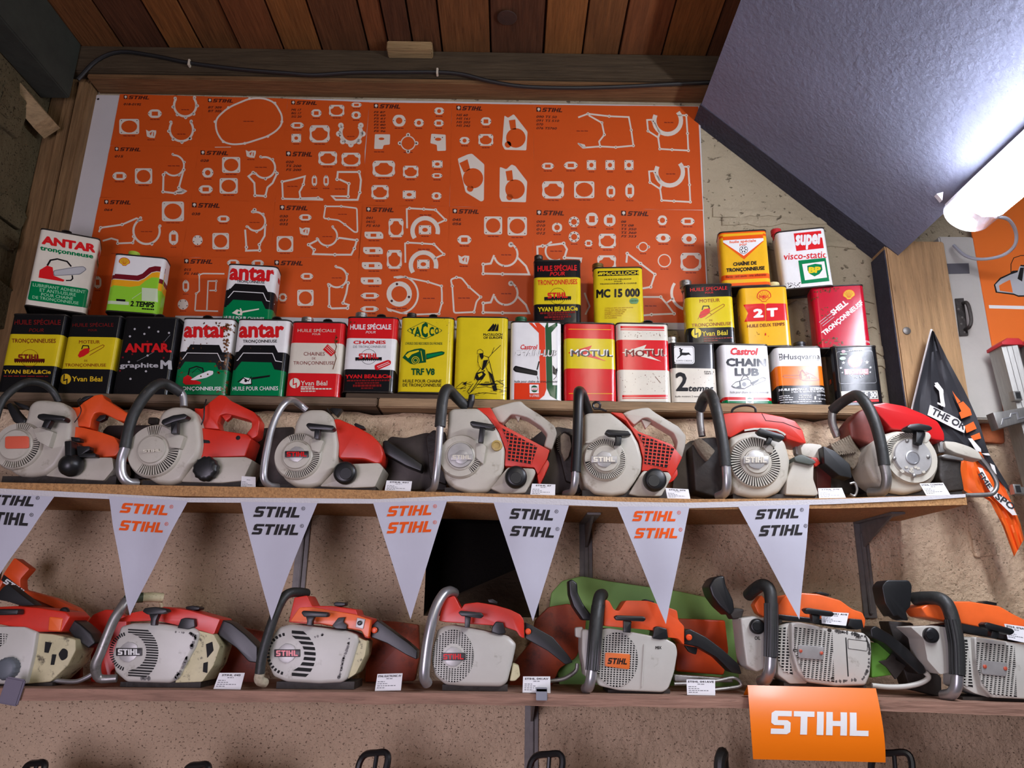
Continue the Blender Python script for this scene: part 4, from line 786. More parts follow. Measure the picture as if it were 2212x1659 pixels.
c.polys([[(1207, 331), (1447, 319), (1478, 518), (1240, 532)]], 'green'); c.polys([[(1240, 364), (1420, 349), (1447, 487), (1268, 502)]], 'white'); c.polys([[(1282, 380), (1345, 366), (1400, 376), (1408, 420), (1385, 455), (1345, 474), (1305, 450), (1286, 420)]], 'green'); c.text('BP', 1294, 392, 1394, 444, 'yellow', .06)
c.rust(1100, 520, 1240, 560, 40, 6, 'dark'); c.rust(1450, 400, 1490, 540, 6, 4); c.done()
# ------------------------------------------------------------------ white board and the orange gasket sheets on it
YB = -.008
bt = [at(x, y, YB) for x, y in ((166, 204), (1512, 229), (1520, 455), (1528, 600), (1534, 712), (78, 706), (105, 505))]
b = MB(); b.prism(bt, (0, .007, 0), M('white_board', (206, 204, 202), rough=.6, var=.05, vscale=5), bev=.001)
for x, y in ((205, 213), (212, 214)): b.lathe(at(x, y, YB), [(.004, 0), (.003, .001)], ink('dark'), n=10)
b.build('display_board', label='large white board on the wall behind the orange sheets', category='board')
SHEET = M('sheet_orange', (202, 80, 20), rough=.45, var=.07, vscale=4, bump=.06, bscale=9)
GASK = M('sheet_gasket_grey', (214, 204, 188), rough=.5); SINK = M('sheet_ink', (66, 22, 14), rough=.5); CAPT = M('sheet_caption', (128, 34, 14), rough=.5)
PF = {1: (100, 180, 3.16), 2: (780, 200, 2.836), 3: (200, 420, 3.687), 4: (760, 430, 2.765)}
YS = YB - .0012
class Sheet:
    def __init__(s, quad, fr, label):
        s.fr = PF[fr]; s.label = label; s.b = MB(); s.n = 0
        P = [at(x, y, YS) for x, y in quad]; pts = []
        for i in range(4):                                   # hand-cut edges are not dead straight
            a, c = P[i], P[(i + 1) % 4]
            for k in range(6): pts.append(a.lerp(c, k / 6) + Vector((random.uniform(-.0006, .0006), 0, random.uniform(-.0006, .0006))))
        s.b.prism(pts, (0, .0009, 0), SHEET)
    def p(s, pts, m=None, lift=0):
        X, Y, S = s.fr; off = .0002 + lift * .0001
        s.b.add([at(X + x / S, Y + y / S, YS - off) for x, y in pts], [list(range(len(pts)))], m or GASK)
    def many(s, L, m=None, lift=0):
        for q in L: s.p(q, m, lift)
    def cap(s, x, y, w_=62):
        for a, k in ((0, .3), (.36, .26), (.68, .32)): s.p([(x - w_ / 2 + w_ * a, y), (x - w_ / 2 + w_ * (a + k), y + .8), (x - w_ / 2 + w_ * (a + k), y + 6.8), (x - w_ / 2 + w_ * a, y + 6)], CAPT)
    def dot(s, x, y, r=3.5): s.p(ell(x, y, r, n=8), SINK, 3)
    def head(s, x, y, w_, h, lines=(), lh=0, lw=None, ly=None):
        q = h * 1.05; s.p([(x - q * 1.25, y - h * .1), (x - q * .25, y - h * .05), (x - q * .25, y + h * 1.0), (x - q * 1.25, y + h * .95)], SINK); s.p(ell(x - q * .72, y + h * .38, h * .33, n=14), GASK, 2); s.p([(x - q * .85, y + h * .6), (x - q * .6, y + h * .6), (x - q * .72, y + h * .95)], GASK, 2)
        vs, fs = logo2d(.3); X, Y, S = s.fr
        s.b.add([at(X + (x + vx * w_ * .93) / S, Y + (y + h - vy * h + vx * w_ * .02) / S, YS - .0002) for vx, vy in vs], fs, SINK)
        yy = ly or y + h * 2.1
        for t in lines:
            ww = (lw or w_ * .5) * len(t) / max(len(q_) for q_ in lines)
            text3(s.b, t, .03, .25, lambda vx, vy: at(X + (x - q * 1.25 + vx * ww) / S, Y + (yy + lh - vy * lh + vx * ww * .02) / S, YS - .0002), SINK); yy += lh * 1.55
    def sq(s, x, y, w_, h, k=.8, cap=True, dots=True):
        s.p(rc([(x - w_ / 2, y - h / 2), (x + w_ / 2, y - h / 2), (x + w_ / 2, y + h / 2), (x - w_ / 2, y + h / 2)], w_ * .12))
        s.p(ell(x, y, w_ / 2 * k, h / 2 * k, n=20), SHEET, 1)
        if dots:
            for a in (-1, 1):
                for c in (-1, 1): s.dot(x + a * w_ * .39, y + c * h * .39)
        if cap: s.cap(x, y + h / 2 + 8, w_ * .6)
    def cyl(s, x, y, w_, h):
        """square flange with transfer-port notches"""
        s.p(rc([(x - w_ / 2, y - h * .3), (x - w_ * .4, y - h / 2), (x + w_ * .4, y - h / 2), (x + w_ / 2, y - h * .3), (x + w_ * .46, y), (x + w_ / 2, y + h * .3), (x + w_ * .36, y + h / 2), (x - w_ * .36, y + h / 2), (x - w_ / 2, y + h * .3), (x - w_ * .46, y)], w_ * .08))
        s.p(rc([(x - w_ * .4, y - h * .12), (x - w_ * .22, y - h * .2), (x - w_ * .16, y - h * .36), (x + w_ * .16, y - h * .36), (x + w_ * .22, y - h * .2), (x + w_ * .4, y - h * .12), (x + w_ * .36, y + h * .2), (x + w_ * .15, y + h * .38), (x - w_ * .15, y + h * .38), (x - w_ * .36, y + h * .2)], w_ * .08), SHEET, 1)
        for a in (-1, 1):
            for c in (-1, 1): s.dot(x + a * w_ * .38, y + c * h * .4)
        s.cap(x, y + h / 2 + 8, w_ * .5)
    def fl(s, x, y, w_, h, hole='r', cap=True):
        L = w_ >= h
        if L: o = [(x - w_ / 2, y), (x - w_ * .28, y - h / 2), (x + w_ * .28, y - h / 2), (x + w_ / 2, y), (x + w_ * .28, y + h / 2), (x - w_ * .28, y + h / 2)]
        else: o = [(x, y - h / 2), (x + w_ / 2, y - h * .28), (x + w_ / 2, y + h * .28), (x, y + h / 2), (x - w_ / 2, y + h * .28), (x - w_ / 2, y - h * .28)]
        s.p(rc(o, min(w_, h) * .3)); kx, ky = (.2, .24) if L else (.24, .2)
        s.p([(x - w_ * kx, y - h * ky), (x + w_ * kx, y - h * ky), (x + w_ * kx, y + h * ky), (x - w_ * kx, y + h * ky)] if hole == 'r' else ell(x, y, min(w_, h) * .28, n=14), SHEET, 1)
        for a in (-1, 1): s.dot(x + (a * w_ * .39 if L else 0), y + (0 if L else a * h * .39))
        if cap: s.cap(x, y + h / 2 + 7, max(40, w_ * .6) if L else 44)
    def rnd(s, x, y, r, k=.6, lug=0, n=0):
        s.p(ell(x, y, r, n=24));
        for a in range(lug): s.p(ell(x + r * 1.1 * math.cos(a * 2 * math.pi / lug), y + r * 1.1 * math.sin(a * 2 * math.pi / lug), r * .28, n=10)); 
        s.p(ell(x, y, r * k, n=20), SHEET, 1)
        for a in range(n or lug): s.dot(x + r * (1.1 if lug else .8) * math.cos(a * 2 * math.pi / (n or lug) + .3 * (not lug)), y + r * (1.1 if lug else .8) * math.sin(a * 2 * math.pi / (n or lug) + .3 * (not lug)), r * .09 + 1)
        s.cap(x, y + r + 7, r * 1.2)
    def c_(s, x, y, r, th, a0, a1, lugs=6, cap=True):
        s.many(stroke(ell(x, y, r, n=22, a0=a0, a1=a1), th))
        for k in range(lugs):
            a = math.radians(a0 + (a1 - a0) * k / max(1, lugs - 1)); s.p(ell(x + (r + th * .5) * math.cos(a), y + (r + th * .5) * math.sin(a), th * .75, n=10)); s.dot(x + (r + th * .5) * math.cos(a), y + (r + th * .5) * math.sin(a), 3)
        if cap: s.cap(x, y + r * .35, r * .7)
    def st(s, pts, w_=11, closed=True, lug=(), cap=None, rnd=14):
        s.many(stroke(rc(pts, rnd) if closed else pts, w_, closed))
        for i in lug: s.p(ell(pts[i][0], pts[i][1], w_ * .95, n=12), GASK, .5); s.dot(pts[i][0], pts[i][1], w_ * .32)
        if cap: s.cap(cap[0], cap[1], 70)
    def clutter(s, x, y, w_, h):
        s.p([(x - w_ / 2, y - h / 2), (x - w_ * .2, y - h * .3), (x + w_ * .1, y - h * .45), (x + w_ / 2, y - h * .4), (x + w_ / 2, y - h * .1), (x + w_ * .35, y + h / 2), (x - w_ * .1, y + h * .45), (x - w_ * .4, y + h * .3)])
        s.p([(x - w_ * .15, y - h * .05), (x + w_ * .12, y - h * .3), (x - w_ * .02, y + h * .2)], SHEET, 1); s.p([(x + w_ * .2, y - h * .2), (x + w_ * .28, y - h * .2), (x + w_ * .28, y + h * .25), (x + w_ * .2, y + h * .25)], SHEET, 1); s.cap(x, y + h / 2 + 8, 50)
    def done(s): s.b.build('gasket_sheet', label=s.label, category='poster', group='orange gasket sheets on the white board')
# --- left three columns, four rows
s = Sheet([(259, 203), (441, 208), (429, 317), (238, 314)], 1, 'orange sheet in the top left corner with two open horseshoe gaskets')
s.head(560, 83, 150, 24, ('018-019S',), 17, 120); s.fl(741, 207, 105, 58); s.sq(566, 295, 136, 104); s.clutter(715, 345, 70, 58); s.c_(948, 150, 76, 15, -40, 215, 7); s.c_(922, 315, 80, 15, -40, 215, 7); s.done()
s = Sheet([(441, 208), (622, 213), (611, 323), (429, 317)], 1, 'orange sheet with one huge oval outline, second in the top row')
s.head(1135, 105, 148, 24, ('BT 309', 'BT 305'), 16, 95)
s.st([(1155, 245), (1240, 165), (1390, 102), (1480, 100), (1560, 130), (1610, 220), (1608, 280), (1570, 325), (1510, 362), (1355, 412), (1270, 418), (1205, 400), (1160, 330)], 12, True, (), (1380, 256), rnd=90); s.many([ell(x, y, 10, n=12) for x, y in ((1152, 262), (1243, 166), (1388, 104), (1560, 135), (1608, 262), (1512, 362), (1355, 410), (1208, 398))], GASK, .5); s.p([(1150, 434), (1260, 433), (1260, 437), (1150, 438)]); s.done()
s = Sheet([(622, 213), (798, 221), (788, 327), (611, 323)], 1, 'orange sheet third in the top row, with one big open ring at its right')
s.head(1705, 120, 150, 25, ('MS 17', 'BG 17', 'SG 20'), 15, 70); s.fl(1843, 203, 80, 52); s.cyl(1982, 186, 108, 78); s.fl(2117, 147, 80, 32); s.fl(2115, 217, 74, 50, 'c'); s.fl(1713, 287, 100, 42); s.sq(1706, 374, 66, 58, .4); s.cyl(1866, 345, 142, 118); s.c_(2079, 335, 70, 26, -35, 215, 7); s.done()
s = Sheet([(238, 314), (429, 317), (413, 431), (216, 426)], 1, 'orange sheet in the second row at far left, one tall looped gasket on its right')
s.head(500, 437, 152, 25, ('015',), 17, 60); s.fl(500, 633, 108, 56); s.sq(664, 633, 118, 106)
s.c_(870, 560, 70, 12, -95, 140, 4, False); s.cap(870, 560, 80); s.st([(800, 625), (797, 740), (880, 750), (945, 738), (905, 712), (920, 655), (938, 590)], 13, False, (0, 1, 2, 4, 6)); s.p(rc([(880, 735), (920, 715), (965, 735), (930, 757), (890, 757)], 8)); s.done()
s = Sheet([(429, 317), (611, 323), (594, 436), (413, 431)], 1, 'orange sheet second in the second row, two square gaskets one above the other')
s.head(1090, 460, 160, 28, ('028',), 17, 58); s.sq(1262, 557, 124, 108); s.sq(1245, 700, 124, 106); s.fl(1102, 610, 86, 66, 'c'); s.fl(1088, 724, 108, 56); s.clutter(1396, 482, 70, 54)
s.c_(1490, 575, 72, 13, -110, 150, 5, False); s.cap(1465, 570, 80); s.st([(1412, 610), (1380, 635), (1420, 680), (1425, 765), (1495, 770), (1510, 710), (1545, 680), (1575, 615)], 13, False, (0, 3, 4, 7)); s.done()
s = Sheet([(611, 323), (788, 327), (786, 438), (594, 436)], 1, 'orange sheet third in the second row with two large housing outlines along its foot')
s.head(1678, 466, 145, 32, ('020', 'TS 200', 'FS 200'), 17, 105, 528); s.cyl(1921, 512, 132, 94); s.cyl(2080, 520, 134, 92); s.fl(1830, 665, 36, 84); s.fl(1910, 665, 36, 84)
s.st([(1615, 785), (1610, 672), (1690, 655), (1765, 635), (1755, 690), (1740, 720), (1728, 740), (1735, 785), (1855, 782), (1890, 795)], 12, False, (0, 1, 4, 7, 8), (1680, 700)); s.st([(1615, 788), (1890, 795)], 12, False)
s.st([(1985, 655), (1990, 605), (2135, 605), (2148, 660), (2140, 745), (2125, 795), (1975, 795), (1950, 770), (2060, 772), (2065, 685), (2000, 655)], 13, False, (0, 2, 4, 8, 9), (2005, 718)); s.done()
s = Sheet([(216, 426), (413, 431), (392, 556), (190, 552)], 3, 'orange sheet in the third row at far left, above the scallop-badge can')
s.head(135, 45, 178, 32, ('064',), 20, 66); s.sq(640, 135, 176, 158); s.fl(645, 345, 74, 130); s.c_(430, 290, 105, 17, -20, 245, 4, False); s.cap(430, 293, 90)
s.st([(50, 300), (65, 265), (235, 240), (350, 190), (390, 205), (350, 215)], 14, False, (1, 2)); s.st([(80, 370), (150, 350), (200, 365), (200, 390), (320, 385), (335, 345)], 13, False, (3, 4)); s.done()
s = Sheet([(413, 431), (594, 436), (585, 556), (392, 556)], 3, 'orange sheet second in the third row with a tall looped gasket and one solid disc')
s.head(838, 68, 185, 36, ('038',), 22, 68); s.fl(1042, 195, 110, 54); s.rnd(836, 365, 40, .01, 0, 5); s.sq(1020, 372, 132, 130)
s.c_(1300, 215, 75, 15, -110, 150, 5, False); s.cap(1290, 220, 80); s.p(ell(1290, 125, 17, n=12)); s.dot(1290, 120, 6); s.st([(1215, 280), (1225, 420), (1222, 448), (1330, 445), (1328, 400), (1370, 330), (1375, 255)], 15, False, (1, 3, 4)); s.done()
s = Sheet([(594, 436), (786, 438), (776, 558), (585, 556)], 3, 'orange sheet third in the third row, big slanted housing outline at top right')
s.head(1538, 88, 185, 36, ('030', '031', '032'), 20, 66); s.fl(1694, 183, 112, 50); s.clutter(1688, 293, 84, 66); s.sq(1532, 395, 132, 126)
s.st([(1840, 190), (1855, 95), (1980, 95), (2105, 110), (2110, 300), (2085, 300), (2010, 240), (1960, 205), (1880, 195)], 12, True, (1, 2, 6, 8), (1990, 155))
s.c_(1870, 330, 78, 14, -60, 165, 4, False); s.cap(1870, 333, 80); s.st([(1790, 365), (1720, 400), (1765, 440), (1755, 475), (1930, 480), (2060, 480), (2085, 430), (2105, 365), (1960, 345)], 15, False, (1, 2, 4, 6, 7)); s.done()
s = Sheet([(190, 552), (392, 556), (378, 686), (172, 682)], 3, 'orange sheet mostly hidden behind the lime green can at the left')
s.fl(40, 700, 60, 110); s.p([(150, 468), (240, 470), (240, 474), (150, 472)], CAPT); s.done()
s = Sheet([(392, 556), (585, 556), (578, 684), (378, 682)], 3, 'orange sheet in the bottom row just left of the middle white, black and green can')
s.head(775, 515, 190, 35, ('015', 'FS 160'), 20, 115); s.fl(742, 730, 52, 108); s.rnd(720, 876, 42, .01, 0, 5); s.fl(1120, 545, 110, 52); s.fl(1315, 548, 110, 52)
s.st([(815, 925), (825, 790), (850, 770), (850, 640), (880, 630), (1050, 632)], 11, False, (1, 3)); s.st([(815, 925), (1000, 930)], 11, False); s.st([(910, 925), (920, 690), (985, 690), (980, 765), (930, 765)], 11, False, (2, 3)); s.done()
s = Sheet([(585, 556), (776, 558), (768, 688), (578, 684)], 3, 'orange sheet in the bottom row right of the middle white, black and green can')
s.head(1495, 527, 190, 36); s.fl(1707, 652, 112, 52); s.fl(1515, 820, 75, 66, 'c'); s.sq(1695, 823, 130, 128)
s.c_(1945, 660, 80, 15, -95, 140, 4, False); s.cap(1945, 662, 80); s.st([(1885, 730), (1885, 890), (1905, 908), (2030, 905), (2040, 880), (1995, 865), (2020, 790), (2035, 705)], 15, False, (0, 1, 3, 5, 7)); s.done()
# --- fourth and fifth columns, tall sheets
s = Sheet([(798, 221), (976, 223), (971, 446), (781, 443)], 2, 'tall orange sheet fourth in the top row with many small gaskets in rows')
s.head(112, 70, 135, 26, ('FS 87', 'FS 60', 'FS 61', 'FS 65', 'FS 80', 'FS 90', 'FS 96'), 12.5, 72, 113); s.fl(233, 172, 90, 72, 'c'); s.fl(354, 185, 68, 48, 'c'); s.fl(478, 113, 68, 44, 'c'); s.fl(476, 187, 68, 42); 
s.p(rc([(85, 255), (178, 256), (176, 318), (138, 322), (132, 346), (80, 345)], 6)); s.p(ell(125, 283, 18, 8, n=10), SHEET, 1); s.rnd(288, 310, 46, .86, 4); s.p(rc([(430, 252), (518, 258), (520, 356), (466, 358), (464, 320), (424, 310)], 6)); s.p(ell(472, 286, 20, 10, n=10), SHEET, 1); s.dot(450, 275); s.dot(498, 275)
s.cyl(139, 466, 142, 98); s.cyl(304, 485, 98, 74); s.sq(467, 438, 64, 44, .45); s.fl(465, 509, 74, 30); s.cyl(116, 610, 110, 86); s.sq(295, 625, 80, 50, .4); s.fl(462, 633, 70, 44, 'c'); s.cap(110, 360); s.done()
s = Sheet([(976, 223), (1154, 226), (1152, 449), (971, 446)], 2, 'tall orange sheet with three solid keyhole-shaped plates')
s.head(618, 82, 132, 26, ('HS 60', 'HS 161', 'HS 202', 'HS 242'), 14, 85, 130); s.fl(765, 176, 72, 50); s.fl(634, 294, 70, 44, 'c'); s.cyl(764, 290, 94, 72)
def key(o, cx, cy, r, slot, ear):
    s.p(rc(o, 8)); s.p(ell(cx, cy, r, n=24), SHEET, 1); s.p(slot, SHEET, 1); s.p(ell(ear[0], ear[1], 20, n=14), SHEET, 1); s.cap(cx, cy, 64)
key([(878, 140), (900, 155), (935, 132), (950, 150), (1020, 240), (1012, 354), (880, 350), (864, 320)], 948, 278, 60, [(905, 170), (945, 165), (950, 225), (915, 225)], (900, 318))
key([(592, 405), (655, 378), (680, 374), (755, 440), (752, 660), (735, 668), (640, 610), (600, 440)], 686, 525, 62, [(602, 432), (652, 408), (668, 470), (630, 490)], (668, 588))
key([(850, 455), (890, 470), (922, 440), (945, 450), (1018, 545), (1010, 672), (860, 668), (848, 640)], 943, 592, 60, [(885, 482), (925, 475), (932, 540), (895, 540)], (910, 640)); s.done()
s = Sheet([(1154, 226), (1508, 230), (1518, 453), (1152, 449)], 2, 'double-width orange sheet in the top right corner with two large toothed crescents')
s.head(1108, 92, 132, 26, ('090 TS 50', '091 TS 510', '070', '076 TS760'), 15, 140, 140)
s.st([(1330, 152), (1390, 130), (1520, 145), (1640, 150), (1655, 230), (1668, 325), (1560, 335), (1465, 330), (1360, 338), (1330, 310)], 10, False, (1, 2, 4, 5, 6, 7), (1355, 232)); s.st([(1395, 140), (1475, 185), (1490, 258), (1458, 300), (1465, 330)], 10, False, (1, 2)); s.p([(1325, 308), (1370, 318), (1380, 340), (1355, 338)])
for oy in (0, 315):
    o = 12 if oy else 0
    s.many(stroke(ell(1878 + o, 172 + oy, 82, n=20, a0=-40, a1=205), 26)); s.st([(1800 + o, 165 + oy), (1752 + o, 168 + oy), (1758 + o, 235 + oy), (1820 + o, 275 + oy), (1830 + o, 345 + oy), (1905 + o, 350 + oy), (2005 + o, 355 + oy), (2000 + o, 250 + oy), (1992 + o, 140 + oy), (1940 + o, 138 + oy)], 10, False, (2, 4, 5, 6, 7, 8)); s.st([(1790 + o, 175 + oy), (1830 + o, 245 + oy), (1820 + o, 275 + oy)], 12, False, (0,)); s.cap(1885 + o, 180 + oy, 56)
for x, y, w_, h in ((1144, 450, 84, 40), (1285, 446, 94, 46)): s.fl(x, y, w_, h)
for x in (1411, 1525, 1641): s.sq(x, 444, 56, 60, .45)
s.cyl(1176, 596, 138, 106); s.sq(1367, 595, 124, 104, .84); s.fl(1530, 607, 54, 84); s.fl(1646, 602, 54, 100); s.done()
s = Sheet([(781, 443), (971, 446), (965, 692), (768, 688)], 4, 'tall orange sheet with a column of slotted flanges and a thick ring at its foot')
s.head(120, 50, 138, 26, ('041', '041G', 'FS 410'), 15, 82)
for y, w_ in ((215, 112), (307, 118), (397, 122), (488, 124)): s.p(rc([(132 - w_ / 2 - (y - 215) * .06, y - 20), (132 + w_ / 2 - 14 - (y - 215) * .06, y - 20), (132 + w_ / 2 - (y - 215) * .06, y - 4), (132 + w_ / 2 - (y - 215) * .06, y + 22), (132 - w_ / 2 + 16 - (y - 215) * .06, y + 22), (132 - w_ / 2 - (y - 215) * .06, y + 8)], 7)); s.p([(112 - (y - 215) * .06, y - 8), (146 - (y - 215) * .06, y - 8), (146 - (y - 215) * .06, y + 10), (112 - (y - 215) * .06, y + 10)], SHEET, 1); s.dot(90 - (y - 215) * .06, y); s.dot(172 - (y - 215) * .06, y); s.cap(132, y + 30, 64)
s.fl(108, 577, 120, 36); s.fl(106, 657, 118, 34)
for y, dx_ in ((172, 0), (360, -10)): s.cyl(264 + dx_, y, 92, 112)
for oy, ox in ((0, 0), (205, -10)):
    s.st([(330 + ox, 175 + oy), (328 + ox, 60 + oy), (345 + ox, 55 + oy), (430 + ox, 60 + oy), (500 + ox, 65 + oy), (560 + ox, 125 + oy), (515 + ox, 145 + oy), (500 + ox, 160 + oy)], 10, False, (2, 3, 4, 5), (440 + ox, 92 + oy)); s.many(stroke(ell(438 + ox, 190 + oy, 76, n=18, a0=-215, a1=15), 26)); s.sq(437 + ox, 184 + oy, 74, 54, .45)
s.rnd(283, 567, 76, .62, 0, 3); s.st([(250, 468), (290, 462), (455, 495), (535, 520), (538, 560), (538, 620), (520, 685), (380, 690), (290, 680), (210, 655)], 10, False, (2, 3, 5, 6), (460, 590)); s.many(stroke(ell(283, 570, 112, n=20, a0=-75, a1=80), 11)); s.p([(250, 462), (300, 458), (320, 470), (270, 476)]); s.p([(205, 645), (225, 655), (240, 675), (215, 668)]); s.done()
s = Sheet([(971, 446), (1152, 449), (1150, 694), (965, 692)], 4, 'tall orange sheet with two square gaskets side by side at its top')
s.head(636, 60, 130, 26, ('045', '056'), 16, 52); s.sq(844, 158, 108, 108); s.sq(988, 162, 116, 112); s.fl(672, 243, 94, 54); s.clutter(668, 362, 66, 56)
for oy in (0, 232):
    s.many(stroke(ell(920, 330 + oy, 70, n=18, a0=-70, a1=165), 12)); s.st([(850, 335 + oy), (830, 385 + oy), (785, 390 + oy), (785, 445 + oy), (900, 448 + oy), (1060, 450 + oy), (1040, 400 + oy), (990, 350 + oy)], 12, False, (2, 3, 4)); s.p(ell(950, 272 + oy, 16, n=12)); s.dot(950, 272 + oy); s.dot(980, 292 + oy); s.dot(905, 400 + oy); s.cap(922, 330 + oy, 60)
s.st([(600, 520), (590, 480), (625, 468), (655, 470), (700, 525), (770, 585), (745, 610), (738, 640), (730, 675), (610, 680)], 10, True, (0, 2, 4, 5, 8), (670, 588)); s.done()
s = Sheet([(1152, 449), (1338, 451), (1338, 696), (1150, 694)], 4, 'tall orange sheet behind the lone black and yellow can')
s.head(1140, 68, 135, 28, ('009', '010', '011', '012'), 15, 52); s.fl(1226, 170, 60, 64, 'c'); s.rnd(1327, 136, 32, .55, 0, 7); s.fl(1434, 120, 84, 78); s.fl(1540, 127, 70, 82); s.rnd(1328, 226, 33, .55, 0, 7); s.fl(1414, 264, 54, 40); s.cyl(1526, 250, 106, 86); s.cyl(1522, 380, 116, 88)
s.st([(1110, 360), (1108, 285), (1140, 280), (1265, 265), (1285, 300), (1270, 350), (1370, 355), (1365, 380)], 12, False, (2, 3, 5), (1220, 308)); s.many(stroke(ell(1215, 310, 58, n=16, a0=60, a1=250), 11)); s.st([(1390, 560), (1420, 640), (1395, 690)], 10, False); s.done()
s = Sheet([(1338, 451), (1518, 454), (1529, 698), (1338, 696)], 4, 'tall orange sheet at the right edge with a plain thin ring and a triangular outline')
s.head(1645, 72, 135, 28, ('08', 'TS 08', 'TS 350', 'TS 360', 'FS 353'), 14, 92, 128); s.fl(1855, 127, 64, 58, 'c'); s.fl(2006, 133, 92, 44); s.fl(1860, 233, 98, 52, 'c'); s.fl(2014, 238, 100, 60, 'c'); s.rnd(1740, 286, 30, .78, 2); s.rnd(1867, 368, 40, .84); s.cyl(2025, 375, 128, 108)
s.st([(1640, 380), (1645, 325), (1725, 385), (1810, 450), (1785, 525), (1700, 540)], 11, False, (1, 2, 3, 4)); s.many(stroke(ell(2010, 560, 100, n=14, a0=95, a1=215), 16)); s.st([(1740, 585), (1845, 585), (1880, 625), (1925, 685), (1790, 690), (1740, 695)], 11, False, (1, 3, 4), (1785, 635)); s.st([(1880, 620), (1925, 590)], 10, False); s.done()
# ------------------------------------------------------------------ chainsaws
SF = {6: (0, 800, 3.568), 7: (540, 800, 3.16), 8: (1190, 800, 3.687), 9: (1700, 650, 2.91), 2: (0, 1180, 3.687), 3: (500, 1200, 3.687), 4: (1000, 1200, 3.352), 5: (1500, 1200, 3.107)}
HOUS = M('housing_cream', (184, 179, 164), rough=.42, var=.08, vscale=12, rgb2=(128, 116, 96), lo=.58, hi=.76)
HOUSW = M('housing_white', (190, 188, 178), rough=.38, var=.06, vscale=12, rgb2=(132, 126, 110), lo=.60, hi=.78)
HOUSY = M('housing_yellowish', (196, 188, 148), rough=.5, var=.15, vscale=16, rgb2=(86, 78, 60), lo=.56, hi=.66)  # yellower housing tone, mostly on rear faces
CHIPM = M('chipped_metal', (104, 102, 98), rough=.5, metal=.4, var=.2, vscale=40)
REDP = M('plastic_red', (206, 46, 28), rough=.35, var=.12, vscale=14, rgb2=(120, 34, 24), lo=.66, hi=.8)
ORP = M('plastic_orange', (228, 84, 32), rough=.38, var=.1, vscale=14, rgb2=(130, 50, 24), lo=.68, hi=.82)
ORP2 = M('plastic_light_orange', (236, 104, 44), rough=.34, var=.08, vscale=14)
BLK = M('black_plastic', (26, 27, 28), rough=.38, var=.2, vscale=20)
GRIP = M('grip_rubber', (44, 46, 44), rough=.5, var=.25, vscale=18, rgb2=(84, 80, 72), lo=.6, hi=.75, bump=.15, bscale=60)
ALU = M('tube_aluminium', (186, 186, 188), rough=.32, metal=.75, var=.15, vscale=20)
ALU2 = M('worn_aluminium', (150, 148, 144), rough=.4, metal=.7, var=.3, vscale=16, rgb2=(84, 78, 70), lo=.55, hi=.7)
DIRT = M('oily_metal', (46, 40, 34), rough=.6, var=.4, vscale=18, bump=.3, bscale=40)
SLOTM = M('slot_shade_black', (12, 12, 12), rough=.8)  # black paints the shade inside slots, grilles and seams
BARM = M('guide_bar_steel', (74, 68, 64), rough=.45, metal=.6, var=.35, vscale=14)
SCAB = M('scabbard_orange', (158, 62, 26), rough=.5, var=.3, vscale=9, rgb2=(84, 38, 22), lo=.5, hi=.7)
FUZZ = M('dusty_bristle', (128, 116, 98), rough=.95, var=.35, vscale=30, bump=.8, bscale=70)
EMBM = M('emblem_alloy', (172, 170, 166), rough=.4, metal=.35, var=.15, vscale=30)
